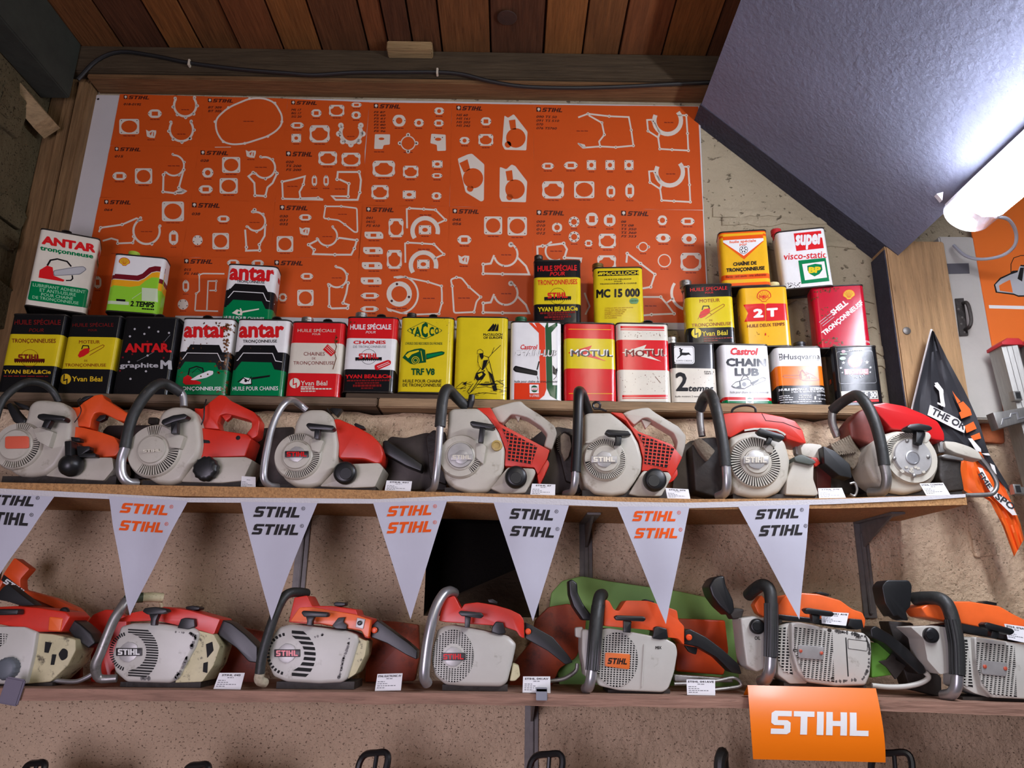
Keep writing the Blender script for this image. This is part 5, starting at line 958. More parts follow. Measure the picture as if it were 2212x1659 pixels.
class Saw:
    def __init__(s, label, fr, Y, base, zf, group=None):
        s.fr = SF[fr]; s.Y = Y; s.zf = zf
        p = s.P(base[0], base[1]); s.t = thing('chainsaw', (p.x, Y + .06, zf(p.x)), label, 'chainsaw', group); s.parts = {}
    def P(s, x, y, dy=0): return at(s.fr[0] + x / s.fr[2], s.fr[1] + y / s.fr[2], s.Y + dy)
    def m(s, px, x=500, y=500, dy=0): return (s.P(x + 10, y, dy) - s.P(x, y, dy)).length / 10 * px
    def out(s, b, name, sub=None):
        o = b.build(name, parent=s.parts[sub] if sub else s.t, ang=40); s.parts.setdefault(name, o); return o
    def front(s, pts, dy=0, r=0): return [s.P(x, y, dy) for x, y in (rc(pts, r) if r else pts)]
    def plate(s, name, pts, mat, dy=0, d=.1, bev=.005, r=14, sub=None, v=(0, 0), extra=None, shrink=1.0, seg=3):
        b = MB(); b.prism(s.front(pts, dy, r), (v[0], d, v[1]), mat, bev=bev, shrink=shrink, seg=seg)
        if extra: extra(b)
        return s.out(b, name, sub)
    def mark(s, b, pts, mat, dy=0, th=.0006, r=0): b.prism(s.front(pts, dy - th, r), (0, th + .0003, 0), mat)
    def tube(s, name, pts, rad, mat, n=12, sub=None, extra=None):
        b = MB(); b.tube([s.P(*p) for p in pts], [s.m(r) for r in rad] if isinstance(rad, (list, tuple)) else s.m(rad), mat, n=n)
        if extra: extra(b)
        return s.out(b, name, sub)
    def knob(s, name, x, y, r, mat, dy=0, h=.022, lobes=0, sub=None):
        b = MB(); R = s.m(r); b.lathe(s.P(x, y, dy), [(R * .8, -.004), (R, 0), (R, h * .7), (R * .9, h * .9), (R * .7, h)], mat, n=40, lobes=lobes, lamp=.035 if lobes else 0)
        if not lobes: b.lathe(s.P(x, y, dy - h), [(R * .55, -.001), (R * .5, .002)], mat, n=24)
        return s.out(b, name, sub)
    def pull(s, pts, stem, dy=-.03, sub=None):
        """starter grip: bar outline, stem outline"""
        b = MB(); b.prism(s.front(pts, dy - .012, 10), (0, .024, 0), BLK, bev=.005); b.prism(s.front(stem, dy - .007, 6), (0, .016, 0), BLK, bev=.003)
        return s.out(b, 'starter_grip', sub)
    def starter(s, x, y, rc_, ri, ro, a0, a1, n, mat, capmat=None, dy=0, name='starter_cover', capname='starter_cap', duty=.5, tilt=0, caph=.020, rimk=1.07, parts=()):
        c = s.P(x, y, dy); q = s.m(1, x, y, dy); rc_, ri, ro = rc_ * q, ri * q, ro * q; b = MB()
        b.lathe(c, [(ro * (rimk + .04), -.004), (ro * rimk, .004), (ro * 1.02, .008), (ro, .0085)], mat, n=56)
        b.lathe(c, [(ro, .0086), (ri * .9, .009)], SLOTM, n=56)
        U = lambda a, r, h: c + Vector((math.cos(a) * r, -h, math.sin(a) * r))
        rngs = [(a0, a1, n)] + list(parts); full = False
        for (p, q_, k) in rngs:
            st_ = math.radians(q_ - p) / k
            for i in range(k):
                a = math.radians(p) + st_ * (i + .5); w_ = st_ * duty / 2; t = tilt
                b.prism([U(a - w_, ri, .0125), U(a + w_, ri, .0125), U(a + w_ + t, ro * 1.005, .0125), U(a - w_ + t, ro * 1.005, .0125)], (0, .004, 0), mat)
        # solid sectors between the slotted ranges
        rs = sorted((p % 360, (p % 360) + (q_ - p)) for p, q_, k in rngs)
        for i, (p, q_) in enumerate(rs):
            nxt = rs[(i + 1) % len(rs)][0] + (360 if i == len(rs) - 1 else 0)
            if nxt - q_ > 2:
                m_ = max(2, int((nxt - q_) / 6)); o_ = [U(math.radians(q_ + (nxt - q_) * k / m_), ro * 1.005, .0125) for k in range(m_ + 1)]; i_ = [U(math.radians(q_ + (nxt - q_) * k / m_), ri, .0125) for k in range(m_ + 1)]
                for k in range(m_): b.prism([i_[k], i_[k + 1], o_[k + 1], o_[k]], (0, .004, 0), mat)
        b.lathe(c, [(ri * 1.01, .008), (ri * 1.01, .0135), (ri * .97, .015), (rc_ * 1.02, .016)], mat, n=48)
        o = s.out(b, name)
        b = MB(); b.lathe(c, [(rc_, .012), (rc_, caph * .85), (rc_ * .94, caph), (rc_ * .5, caph * 1.06), (.001, caph * 1.08)], capmat or mat, n=48); s.out(b, capname)
        s.caph = caph * 1.08
        return o
    def emblem(s, x, y, w_, h, dy, lett='red', rot=0.0, plate=True, flat=False):
        b = MB(); q = s.m(1, x, y, dy)
        if not flat:
            b.lathe(s.P(x, y, dy), [(h * .5 * q, -.002), (h * .5 * q, .0012), (h * .45 * q, .0018)], EMBM, n=12, lobes=6, lamp=.02)
        if plate: b.prism(s.front([(x - w_ / 2, y - h * .2), (x + w_ / 2, y - h * .2 + rot * w_), (x + w_ / 2, y + h * .2 + rot * w_), (x - w_ / 2, y + h * .2)], dy - .0028, 5), (0, .003, 0), EMBM if lett == 'cream' else M('emblem_dark', (34, 30, 30), .4), bev=.0005)
        vs, fs = logo2d(0); L = [s.P(x - w_ * .42 + vx * w_ * .84, y + h * .15 - vy * h * .30 + rot * w_ * vx, dy - .0042) for vx, vy in vs]
        for f in fs: b.prism([L[i] for i in f], (0, .0014, 0), ink(lett))
        return s.out(b, 'maker_emblem')
    def grid(s, name, poly, nx, ny, mat, dy=0, ang=0.0, bw=.45, backing=True, skip=None, sub=None, rim=0):
        """open grille: bars across a polygon over a black plate painted as the shaded hollow"""
        b = MB(); b.prism(s.front(poly, dy - .0006), (0, .0012, 0), SLOTM)
        ca, sa = math.cos(ang), math.sin(ang); cx = sum(p[0] for p in poly) / len(poly); cy = sum(p[1] for p in poly) / len(poly)
        Q = [((p[0] - cx) * ca + (p[1] - cy) * sa, -(p[0] - cx) * sa + (p[1] - cy) * ca) for p in poly]
        def un(p): return (cx + p[0] * ca - p[1] * sa, cy + p[0] * sa + p[1] * ca)
        for ax_, n in ((0, nx), (1, ny)):
            lo = min(p[ax_] for p in Q); hi = max(p[ax_] for p in Q); st_ = (hi - lo) / n
            for i in range(n + 1):
                v = lo + st_ * i; hit = []
                for k in range(len(Q)):
                    p, q = Q[k], Q[(k + 1) % len(Q)]
                    if (p[ax_] - v) * (q[ax_] - v) < 0: t = (v - p[ax_]) / (q[ax_] - p[ax_]); hit.append(p[1 - ax_] + (q[1 - ax_] - p[1 - ax_]) * t)
                hit.sort(); w_ = st_ * bw / 2
                for j in range(0, len(hit) - 1, 2):
                    if hit[j + 1] - hit[j] < 3: continue
                    r = [(v - w_, hit[j]), (v + w_, hit[j]), (v + w_, hit[j + 1]), (v - w_, hit[j + 1])]
                    r = [un(p if ax_ == 0 else (p[1], p[0])) for p in r]
                    b.prism(s.front(r, dy - .0028 - .0002 * ax_), (0, .0026, 0), mat)
        if rim:
            for q in stroke(poly, rim, True): b.prism(s.front(q, dy - .0032), (0, .0034, 0), mat)
        return s.out(b, name, sub)
    def louvers(s, name, quads, dy=0, sub=None):
        b = MB()
        for q in quads: b.prism(s.front(q, dy - .0012, 3), (0, .0016, 0), SLOTM)
        return s.out(b, name, sub)
    def base(s, x0, x1, y, dy0=.015, d=.10, mat=None):
        a, c = s.P(x0, y, dy0), s.P(x1, y, dy0); b = MB(); z0 = min(s.zf(a.x), s.zf(c.x)) ; n = 8; vs = []
        for i in range(n + 1):
            x = a.x + (c.x - a.x) * i / n; zt = a.z + (c.z - a.z) * i / n; zz = s.zf(x) + .0006
            zt = max(zt, zz + .006)
            vs += [Vector((x, a.y, zt)), Vector((x, a.y + d, zt)), Vector((x, a.y + d, zz)), Vector((x, a.y, zz))]
        fs = [[0, 1, 2, 3], [4 * n + 3, 4 * n + 2, 4 * n + 1, 4 * n]] + [[4 * i + k, 4 * i + 4 + k, 4 * i + 4 + (k + 1) % 4, 4 * i + (k + 1) % 4] for i in range(n) for k in range(4)]
        b.add(vs, fs, mat or DIRT); return s.out(b, 'base')
    def bar(s, pts, dy=.135, d=.006, mat=None): return s.plate('bar_plate', pts, mat or BARM, dy=dy, d=d, bev=.001, r=20)  # widened on most upper saws to paint the shade between them too
zt1 = lambda x: zs1(x); zt2 = lambda x: zs2(x)
SY = -.272
# ---- upper row -------------------------------------------------------
s = Saw('cream and orange chainsaw at the left end of the upper shelf, orange starter badge', 6, SY, (300, 850), zt1)
s.base(20, 900, 815); s.bar([(-420, 600), (-380, 560), (300, 540), (300, 660), (-380, 680)])
s.plate('fan_housing', [(215, 270), (260, 228), (330, 222), (470, 240), (520, 280), (540, 350), (545, 430), (530, 560), (490, 640), (430, 740), (350, 800), (230, 818), (130, 812), (60, 765), (20, 690), (10, 600), (50, 500), (130, 440), (190, 390)], HOUS, d=.085, bev=.012, r=30)
s.starter(148, 585, 118, 128, 172, -115, 22, 22, HOUS, duty=.5, parts=((60, 100, 7),))
s.plate('badge_plate', [(38, 508), (220, 505), (222, 600), (36, 604)], M('badge_pink', (214, 96, 70), .4), dy=-.0235, d=.003, bev=.001, r=22)
s.plate('rope_guide', [(250, 452), (300, 438), (408, 474), (372, 592), (290, 545)], HOUS, dy=-.018, d=.02, bev=.003, r=8)
s.pull([(280, 362), (292, 336), (330, 330), (490, 350), (505, 370), (490, 390), (400, 384), (300, 378)], [(345, 376), (396, 384), (362, 446), (318, 436)])
s.tube('front_handle', [(-40, 420, -.02), (0, 270, -.02), (55, 190, -.012), (150, 115, 0), (240, 88, .03), (340, 108, .06), (410, 165, .08), (455, 245, .09)], [24, 28, 30, 30, 30, 29, 28, 26], GRIP)
s.plate('guard_arm', [(45, 262), (80, 245), (135, 320), (192, 380), (180, 425), (105, 400), (70, 330)], BLK, dy=-.004, d=.02, bev=.004); s.plate('guard_bracket', [(100, 235), (220, 275), (225, 300), (190, 300), (120, 262)], BLK, dy=.02, d=.02, bev=.003)
s.plate('cover_shroud', [(525, 428), (640, 440), (760, 470), (880, 512), (918, 570), (920, 620), (890, 660), (760, 672), (690, 605), (545, 545)], ORP, dy=.022, d=.075, bev=.008, r=16)
s.plate('rear_handle', [(520, 282), (600, 285), (640, 245), (730, 190), (788, 182), (802, 215), (880, 265), (985, 335), (978, 398), (900, 382), (810, 335), (770, 322), (728, 330), (700, 385), (692, 445), (640, 432), (528, 428)], ORP, dy=.035, d=.04, bev=.007, r=14)
s.plate('throttle_trigger', [(735, 385), (770, 345), (816, 342), (812, 370), (765, 395)], BLK, dy=.045, d=.014, bev=.002, r=6); s.plate('throttle_lock', [(600, 240), (650, 200), (720, 192), (640, 240)], BLK, dy=.04, d=.02, bev=.002)
s.tube('spark_lead', [(560, 420, .02), (610, 350, .015), (625, 300, .015), (600, 240, .02), (620, 215, .03)], 4, BLK, n=6)
s.plate('fuel_tank', [(350, 812), (500, 700), (640, 672), (865, 672), (875, 760), (800, 850), (600, 838)], HOUS, dy=.006, d=.09, bev=.006)
def oil(b):
    b.prism(s.front([(495, 545), (548, 540), (552, 690), (500, 690)], -.03, 10), (0, .03, 0), BLK, bev=.004); b.prism(s.front([(590, 585), (690, 585), (690, 612), (640, 640), (735, 640), (735, 665), (600, 668)], -.015, 6), (0, .02, 0), BLK, bev=.003); b.prism(s.front([(545, 512), (612, 518), (615, 545), (550, 545)], -.01, 6), (0, .02, 0), BLK, bev=.003)
b = MB(); R = s.m(86); b.lathe(s.P(556, 735, -.008), [(R * .9, -.01), (R, 0), (R * .96, .014), (R * .7, .026), (R * .3, .032)], BLK, n=36); oil(b); s.out(b, 'filler_bottle')

s = Saw('cream chainsaw with red looped rear handle and dark green grip, second on upper shelf', 6, SY, (1350, 880), zt1)
s.base(1100, 1860, 850); s.bar([(790, 470), (830, 425), (1230, 420), (1230, 830), (880, 840), (800, 700)], dy=.12); s.plate('bumper_spike', [(1145, 360), (1215, 362), (1218, 425), (1135, 410)], DIRT, dy=.09, d=.02, bev=.003)
s.plate('fan_housing', [(1200, 455), (1225, 350), (1262, 302), (1330, 275), (1440, 280), (1500, 320), (1530, 400), (1545, 560), (1530, 650), (1460, 740), (1400, 850), (1300, 885), (1200, 872), (1110, 812), (1075, 725), (1070, 640), (1100, 545), (1160, 490)], HOUS, d=.085, bev=.012, r=30)
s.starter(1195, 622, 108, 122, 192, -120, 10, 21, HOUS, duty=.5, parts=((78, 112, 6),)); s.emblem(1170, 622, 160, 70, -.0225, 'cream', -.04, plate=False, flat=True)
s.plate('rope_guide', [(1270, 492), (1330, 484), (1418, 505), (1388, 602), (1308, 592)], HOUS, dy=-.018, d=.02, bev=.003, r=8)
s.pull([(1238, 405), (1250, 378), (1330, 345), (1420, 332), (1446, 348), (1430, 372), (1340, 395), (1262, 424)], [(1315, 392), (1368, 385), (1366, 484), (1316, 488)])
s.tube('front_handle', [(1055, 870, .01), (985, 862, -.01), (938, 800, -.02), (935, 690, -.022), (965, 590, -.024)], 36, ALU)
s.tube('handle_grip', [(962, 600, -.024), (985, 480, -.024), (1025, 350, -.022), (1090, 235, -.018), (1160, 150, -.01), (1225, 105, .01), (1290, 110, .035), (1395, 170, .06)], 42, GRIP, sub='front_handle'); s.tube('handle_rear_leg', [(1388, 165, .06), (1412, 200, .065), (1418, 280, .065)], 30, ALU, sub='front_handle')
def slot(b): s.mark(b, [(1545, 530), (1615, 540), (1620, 562), (1560, 560)], SLOTM, .022, r=8); b.lathe(s.P(1835, 520, .022), [(s.m(18), 0), (s.m(14), .001)], SLOTM, n=14)
s.plate('cover_shroud', [(1530, 440), (1700, 462), (1900, 492), (1935, 525), (1890, 662), (1545, 672)], REDP, dy=.022, d=.075, bev=.008, extra=slot)
s.plate('rear_handle', [(1495, 290), (1560, 296), (1620, 242), (1690, 188), (1735, 195), (1765, 228), (1960, 322), (2000, 385), (1985, 505), (1935, 530), (1890, 520), (1905, 480), (1940, 440), (1940, 395), (1910, 378), (1795, 345), (1740, 333), (1695, 345), (1672, 400), (1690, 455), (1530, 442)], REDP, dy=.035, d=.042, bev=.008, r=14)
s.plate('throttle_trigger', [(1705, 345), (1790, 340), (1775, 365), (1740, 392)], REDP, dy=.045, d=.014, bev=.002, r=6); s.tube('spark_lead', [(1540, 440, .02), (1570, 370, .015), (1575, 290, .015), (1590, 225, .03)], 6, BLK, n=6)
s.plate('fuel_tank', [(1395, 858), (1515, 700), (1545, 672), (1890, 667), (1945, 690), (1870, 850), (1700, 868)], HOUS, dy=.006, d=.09, bev=.006); s.knob('filler_cap', 1600, 765, 92, BLK, dy=-.002, lobes=12)

s = Saw('cream chainsaw with smooth red rear cover and bare metal handle, upper shelf', 7, SY, (400, 800), zt1)
s.base(200, 860, 780); s.bar([(-20, 480), (60, 395), (300, 385), (300, 790), (20, 790)], dy=.12)
s.plate('fan_housing', [(290, 460), (305, 362), (340, 292), (400, 264), (500, 264), (550, 300), (572, 345), (600, 500), (590, 622), (540, 712), (480, 780), (400, 804), (310, 796), (230, 742), (190, 655), (185, 580), (230, 492)], HOUS, d=.085, bev=.011, r=26)
s.starter(330, 588, 96, 106, 150, -118, 15, 24, HOUS, duty=.5, parts=((72, 118, 8),)); s.emblem(318, 572, 160, 108, -.0225, 'red')
s.plate('rope_guide', [(402, 470), (450, 464), (502, 480), (472, 562), (420, 545)], HOUS, dy=-.018, d=.02, bev=.003, r=8)
s.pull([(378, 372), (395, 356), (570, 376), (578, 395), (560, 410), (400, 400)], [(440, 400), (480, 404), (470, 468), (436, 464)])
s.tube('front_handle', [(190, 795, .02), (130, 785, -.005), (95, 740, -.02), (98, 650, -.022), (120, 520, -.024), (150, 390, -.024), (195, 285, -.02), (245, 218, -.01), (290, 205, .02), (340, 235, .05), (385, 272, .06)], 24, ALU)
s.plate('rear_cover', [(562, 335), (600, 328), (740, 390), (830, 440), (890, 500), (912, 570), (895, 632), (860, 637), (780, 605), (605, 600), (592, 450)], REDP, dy=.015, d=.08, bev=.012, r=22); s.plate('choke_cap', [(708, 370), (720, 358), (780, 382), (785, 400), (735, 396)], BLK, dy=.04, d=.02, bev=.003, r=5)
s.tube('switch_lever', [(527, 262, .04), (550, 300, .035), (575, 335, .03)], 6, DIRT, n=8); s.plate('throttle_trigger', [(540, 268), (560, 255), (628, 262), (592, 312), (575, 300)], BLK, dy=.06, d=.02, bev=.002, r=5)
s.plate('fuel_tank', [(475, 792), (580, 682), (600, 642), (880, 632), (912, 665), (852, 796), (700, 802)], HOUS, dy=.006, d=.09, bev=.006); s.knob('filler_cap', 655, 705, 76, BLK, dy=-.002, lobes=0)
s.plate('rear_handle', [(905, 482), (932, 475), (1060, 560), (1180, 640), (1170, 692), (1060, 650), (905, 560)], BLK, dy=.05, d=.035, bev=.005)

def grille_saw(s, hous, housing, rings, guide, pull, red, grill, gr, rear, trig, tank, knob, emb, ext=None, lett='red'):
    s.plate('fan_housing', housing, HOUS, d=.09, bev=.010, r=22, extra=ext)
    s.starter(*rings); s.emblem(*emb, -.0225, lett); s.plate('rope_guide', guide, HOUS, dy=-.016, d=.018, bev=.003, r=8); s.pull(*pull)
    s.plate('rear_cover', red, REDP, dy=.006, d=.085, bev=.004, r=8); s.grid('air_grille', grill, *gr, REDP, dy=.0055, ang=.12, bw=.28, sub='rear_cover')
    s.plate('rear_handle', rear, HOUS, dy=.03, d=.04, bev=.010, r=16); s.plate('throttle_trigger', trig, HOUS, dy=.042, d=.014, bev=.002, r=5)
    s.plate('fuel_tank', tank, HOUS, dy=.004, d=.09, bev=.006); s.knob('filler_cap', *knob, BLK, dy=-.004, h=.026)
s = Saw('cream chainsaw with red grille, yellowed round plug and alloy starter disc', 7, SY, (1500, 830), zt1)
s.base(1330, 1920, 800); s.bar([(905, 520), (960, 450), (1060, 462), (1200, 425), (1340, 440), (1340, 815), (930, 815)], dy=.115); s.plate('bumper_spike', [(1200, 450), (1250, 405), (1335, 420), (1340, 780), (1230, 740)], DIRT, dy=.08, d=.02, bev=.004)
def ext4(b): b.lathe(s.P(1685, 515), [(s.m(38), 0), (s.m(36), .006), (s.m(24), .007), (s.m(22), .004)], M('aged_plug', (176, 150, 84), .45), n=28)
grille_saw(s, None, [(1350, 282), (1382, 258), (1555, 255), (1620, 310), (1700, 420), (1742, 540), (1735, 662), (1690, 762), (1620, 832), (1500, 840), (1390, 802), (1330, 740), (1310, 650), (1320, 540), (1345, 480)],
  (1438, 590, 88, 100, 140, -55, -5, 8, HOUS, EMBM), [(1540, 500), (1572, 488), (1612, 520), (1592, 640), (1545, 600)], ([(1498, 355), (1515, 343), (1660, 368), (1678, 385), (1660, 400), (1520, 378)], [(1568, 388), (1605, 392), (1592, 492), (1556, 488)]),
  [(1548, 258), (1642, 255), (1700, 360), (1760, 392), (2000, 520), (2045, 545), (2030, 600), (1965, 710), (1942, 662), (1740, 652), (1745, 540), (1700, 420), (1620, 312)], [(1722, 395), (1962, 522), (1922, 640), (1760, 612), (1765, 500)], (9, 9),
  [(1640, 262), (1720, 235), (1800, 213), (1850, 208), (1882, 240), (1990, 308), (2080, 378), (2097, 430), (2060, 545), (2005, 520), (2030, 435), (1990, 385), (1900, 325), (1830, 305), (1780, 300), (1722, 362), (1690, 350)],
  [(1800, 295), (1850, 310), (1832, 350), (1818, 322)], [(1640, 806), (1735, 690), (1760, 662), (1940, 670), (1952, 700), (1880, 838), (1720, 842)], (1815, 735, 74), (1445, 592, 150, 96), ext4, 'cream')
s.louvers('side_vents', [[(1345, 640), (1380, 700), (1372, 706), (1338, 650)]], dy=0); s.tube('handle_grip', [(1298, 385, -.03), (1305, 290, -.03), (1322, 170, -.024), (1350, 128, -.005), (1390, 165, .03), (1475, 250, .06)], 38, GRIP)
s.tube('front_handle', [(1298, 375, -.03), (1285, 560, -.03), (1270, 720, -.026), (1255, 800, -.01), (1215, 835, .02)], 25, ALU); s.tube('spark_plug', [(1500, 255, .05), (1510, 210, .05), (1515, 170, .05)], [20, 26, 22], BLK); s.plate('guard_strut', [(1700, 310), (1708, 312), (1900, 640), (1890, 640)], DIRT, dy=.1, d=.01, bev=0)
s.plate('rear_foot', [(1960, 712), (2030, 605), (2045, 640), (2010, 720), (1975, 790)], REDP, dy=.02, d=.05, bev=.003)

s = Saw('cream chainsaw with red grille and an upright black taped grip, upper shelf', 8, SY, (480, 990), zt1)
s.base(250, 930, 955); s.bar([(-170, 560), (-60, 470), (60, 450), (240, 480), (240, 980), (-140, 980)], dy=.115); s.plate('bumper_spike', [(40, 540), (110, 480), (240, 560), (240, 920), (120, 880)], DIRT, dy=.08, d=.02, bev=.004)
b = MB(); b.prism(s.front([(75, 520), (105, 495), (150, 520), (165, 600), (140, 690), (110, 720), (80, 640)], .06, 14), (0, .02, 0), FUZZ, bev=.006)
for k in range(16): a = 2.2 + k * .16; p = s.P(112 + 40 * math.cos(a), 590 + 80 * math.sin(-a), .07); b.tube([p, s.P(112 + 68 * math.cos(a), 580 + 110 * math.sin(-a), .065)], .0006, FUZZ, n=5, sub=1)
s.out(b, 'dust_brush')
grille_saw(s, None, [(262, 356), (300, 335), (475, 333), (550, 390), (640, 472), (700, 580), (730, 700), (722, 800), (660, 902), (600, 980), (480, 1002), (350, 982), (265, 905), (225, 805), (230, 680), (250, 600), (265, 570)],
  (428, 712, 108, 116, 160, -170, 30, 34, HOUS, None, 0, 'starter_cover', 'starter_cap', .5, .08, .02, 1.07, ((55, 150, 15),)), [(500, 602), (540, 590), (572, 620), (548, 690), (512, 650)], ([(432, 490), (450, 470), (620, 482), (642, 512), (600, 524), (470, 515)], [(518, 515), (566, 520), (560, 592), (516, 592)]),
  [(478, 333), (570, 340), (640, 440), (700, 490), (960, 590), (1000, 640), (1045, 692), (1000, 785), (960, 852), (930, 802), (725, 797), (736, 700), (700, 560), (600, 402)], [(692, 502), (985, 618), (925, 775), (745, 742), (752, 610)], (9, 9),
  [(570, 342), (640, 315), (730, 298), (780, 295), (822, 330), (900, 378), (1020, 448), (1078, 522), (1070, 602), (1045, 695), (985, 662), (1010, 570), (980, 500), (880, 440), (770, 375), (730, 380), (662, 435)],
  [(720, 388), (800, 415), (755, 462), (738, 425)], [(620, 985), (725, 815), (740, 800), (940, 812), (962, 850), (880, 1002), (700, 1002)], (820, 880, 88), (425, 708, 205, 130), None, 'cream')
s.plate('shroud_ledge', [(268, 575), (330, 535), (440, 515), (500, 560), (510, 605), (470, 570), (400, 562), (300, 580)], HOUS, dy=-.008, d=.012, bev=.003, r=12)
s.tube('handle_grip', [(198, 810, -.03), (208, 600, -.03), (215, 400, -.03), (218, 220, -.026), (222, 165, -.01), (250, 190, .03), (300, 340, .07)], 40, BLK); s.tube('front_handle', [(198, 790, -.03), (190, 890, -.026), (170, 965, -.01), (115, 985, .02)], 30, ALU)
s.tube('fuel_line_loop', [(440, 325, .07), (400, 310, .06), (345, 300, .06), (338, 268, .06), (365, 252, .06), (392, 270, .06), (385, 305, .065)], 10, BLK, n=8); s.plate('rear_foot', [(955, 850), (1005, 780), (1012, 830), (975, 880), (930, 900)], REDP, dy=.02, d=.04, bev=.003)

s = Saw('large-fanned chainsaw with red top cover and thick grip, upper shelf', 8, SY, (1650, 1010), zt1)
s.base(1450, 2120, 985); s.bar([(1005, 640), (1110, 560), (1330, 540), (1330, 1000), (960, 1000)], dy=.115)
s.plate('crankcase', [(1120, 600), (1190, 540), (1300, 530), (1440, 560), (1450, 980), (1320, 1010), (1150, 960)], DIRT, dy=.05, d=.06, bev=.006); s.plate('dust_brush', [(1140, 560), (1190, 535), (1260, 590), (1310, 640), (1250, 720), (1190, 650)], FUZZ, dy=.03, d=.03, bev=.006)
s.plate('top_cover', [(1372, 345), (1500, 332), (1680, 337), (1850, 370), (1945, 402), (2005, 475), (2035, 582), (1990, 580), (1880, 548), (1860, 500), (1700, 462), (1540, 472), (1430, 535), (1390, 520)], REDP, dy=.012, d=.08, bev=.01, r=12)
b = MB()
for q in stroke([(1542, 478), (1620, 466), (1720, 465), (1800, 475), (1850, 500), (1868, 515)], 14): s.mark(b, q, HOUS, .012, .002)
for q in stroke([(1680, 342), (1712, 400), (1850, 415), (1990, 470)], 4): s.mark(b, q, SLOTM, .012, .0006)
s.out(b, 'cover_strip', 'top_cover')
s.plate('fan_housing', [(1430, 535), (1540, 490), (1700, 470), (1800, 500), (1872, 570), (1912, 720), (1892, 870), (1822, 972), (1720, 1012), (1600, 1012), (1480, 982), (1430, 905), (1418, 700)], HOUS, d=.09, bev=.012, r=26)
s.starter(1620, 735, 100, 122, 196, 0, 360, 54, HOUS, duty=.5, tilt=.05, rimk=1.05); s.emblem(1635, 712, 200, 150, -.0225, 'cream')
s.plate('rope_guide', [(1690, 600), (1730, 578), (1772, 610), (1770, 660), (1720, 650)], HOUS, dy=-.018, d=.018, bev=.003, r=8); s.pull([(1645, 478), (1668, 458), (1850, 512), (1868, 535), (1845, 558), (1672, 505)], [(1735, 528), (1770, 535), (1750, 590), (1712, 582)])
s.tube('front_handle', [(1395, 760, -.03), (1402, 880, -.028), (1390, 970, -.014), (1330, 1005, .01)], 36, ALU); s.tube('handle_grip', [(1390, 765, -.03), (1375, 620, -.03), (1345, 440, -.026), (1310, 290, -.016), (1270, 195, .01), (1225, 215, .05), (1185, 310, .08)], 46, GRIP, sub='front_handle'); s.tube('handle_rear_leg', [(1185, 300, .08), (1190, 420, .082), (1205, 525, .082)], 30, ALU2, sub='front_handle')
s.plate('fuel_tank', [(1870, 990), (1880, 860), (1935, 720), (1990, 690), (2095, 745), (2092, 865), (2132, 985), (2110, 1000)], HOUS, dy=.006, d=.08, bev=.006); s.plate('filler_cap', [(1935, 690), (1990, 668), (2090, 705), (2115, 735), (2070, 752), (1950, 725)], M('grey_green_cap', (78, 84, 76), .5), dy=-.006, d=.05, bev=.004, r=10)
s.plate('carburettor', [(1985, 590), (2060, 580), (2155, 592), (2172, 700), (2110, 770), (2090, 700), (2000, 675)], HOUS, dy=.03, d=.05, bev=.004); s.plate('carburettor_post', [(1945, 585), (1990, 590), (1990, 680), (1955, 670)], ALU2, dy=.05, d=.02, bev=.002); s.plate('red_seal', [(2060, 700), (2120, 690), (2150, 740), (2110, 770)], REDP, dy=.02, d=.02, bev=.003)
s.tube('decompression_loop', [(1440, 340, .06), (1450, 310, .06), (1500, 285, .06), (1570, 280, .06), (1622, 298, .06), (1632, 335, .06)], 10, BLK, n=8); s.plate('air_horn', [(2165, 600), (2260, 640), (2385, 750), (2400, 860), (2300, 840), (2180, 740)], BLK, dy=.0, d=.04, bev=.006)
s.plate('muffler', [(2110, 760), (2240, 800), (2230, 985), (2120, 985)], M('muffler_red', (92, 34, 28), .5, var=.3), dy=.06, d=.04, bev=.006)

s = Saw('red-topped chainsaw with bare metal starter disc at the right end of the upper shelf', 9, SY, (700, 1210), zt1)
s.base(540, 1100, 1190); s.plate('crankcase', [(385, 770), (450, 692), (540, 655), (620, 745), (600, 880), (520, 900), (400, 860)], M('crankcase_red', (110, 48, 38), .5, var=.35, vscale=18), dy=.03, d=.06, bev=.008)
b = MB()
for k in range(9): b.prism(s.front([(275 + 14 * k, 905 - 7 * k), (284 + 14 * k, 898 - 7 * k), (335 + 14 * k, 955 - 2 * k), (320 + 14 * k, 975 - 2 * k)], .03), (0, .05, 0), FUZZ, bev=.001)
b.prism(s.front([(290, 900), (400, 850), (480, 970), (420, 1060), (330, 990)], .045, 10), (0, .04, 0), FUZZ, bev=.004); s.out(b, 'cylinder_fins')
s.bar([(170, 960), (330, 900), (520, 900), (520, 1215), (180, 1215)], dy=.125); s.tube('hook', [(395, 1150, .02), (425, 1145, .02), (440, 1185, .02), (425, 1225, .02), (395, 1215, .02)], 8, ALU2, n=8)
s.plate('top_cover', [(530, 650), (620, 638), (740, 660), (860, 710), (950, 758), (990, 830), (992, 882), (930, 872), (880, 850), (780, 812), (660, 806), (620, 760), (580, 720)], M('cover_crimson', (190, 32, 34), .22, coat=.4), dy=.008, d=.085, bev=.014, r=16)
s.plate('fan_housing', [(615, 835), (700, 812), (840, 822), (900, 860), (950, 950), (962, 1050), (930, 1130), (860, 1190), (750, 1217), (650, 1202), (540, 1122), (500, 1032), (500, 960), (540, 890)], HOUS, d=.09, bev=.014, r=24)
s.starter(768, 990, 118, 124, 158, 60, 170, 18, HOUS, EMBM, duty=.45, tilt=.25, rimk=1.03)
b = MB(); c = s.P(790, 985, -.022); b.lathe(c, [(s.m(44), -.002), (s.m(42), .0015), (s.m(36), .002), (s.m(34), .0008)], ALU, n=30)
s.out(b, 'disc_boss', 'starter_cap'); b = MB()
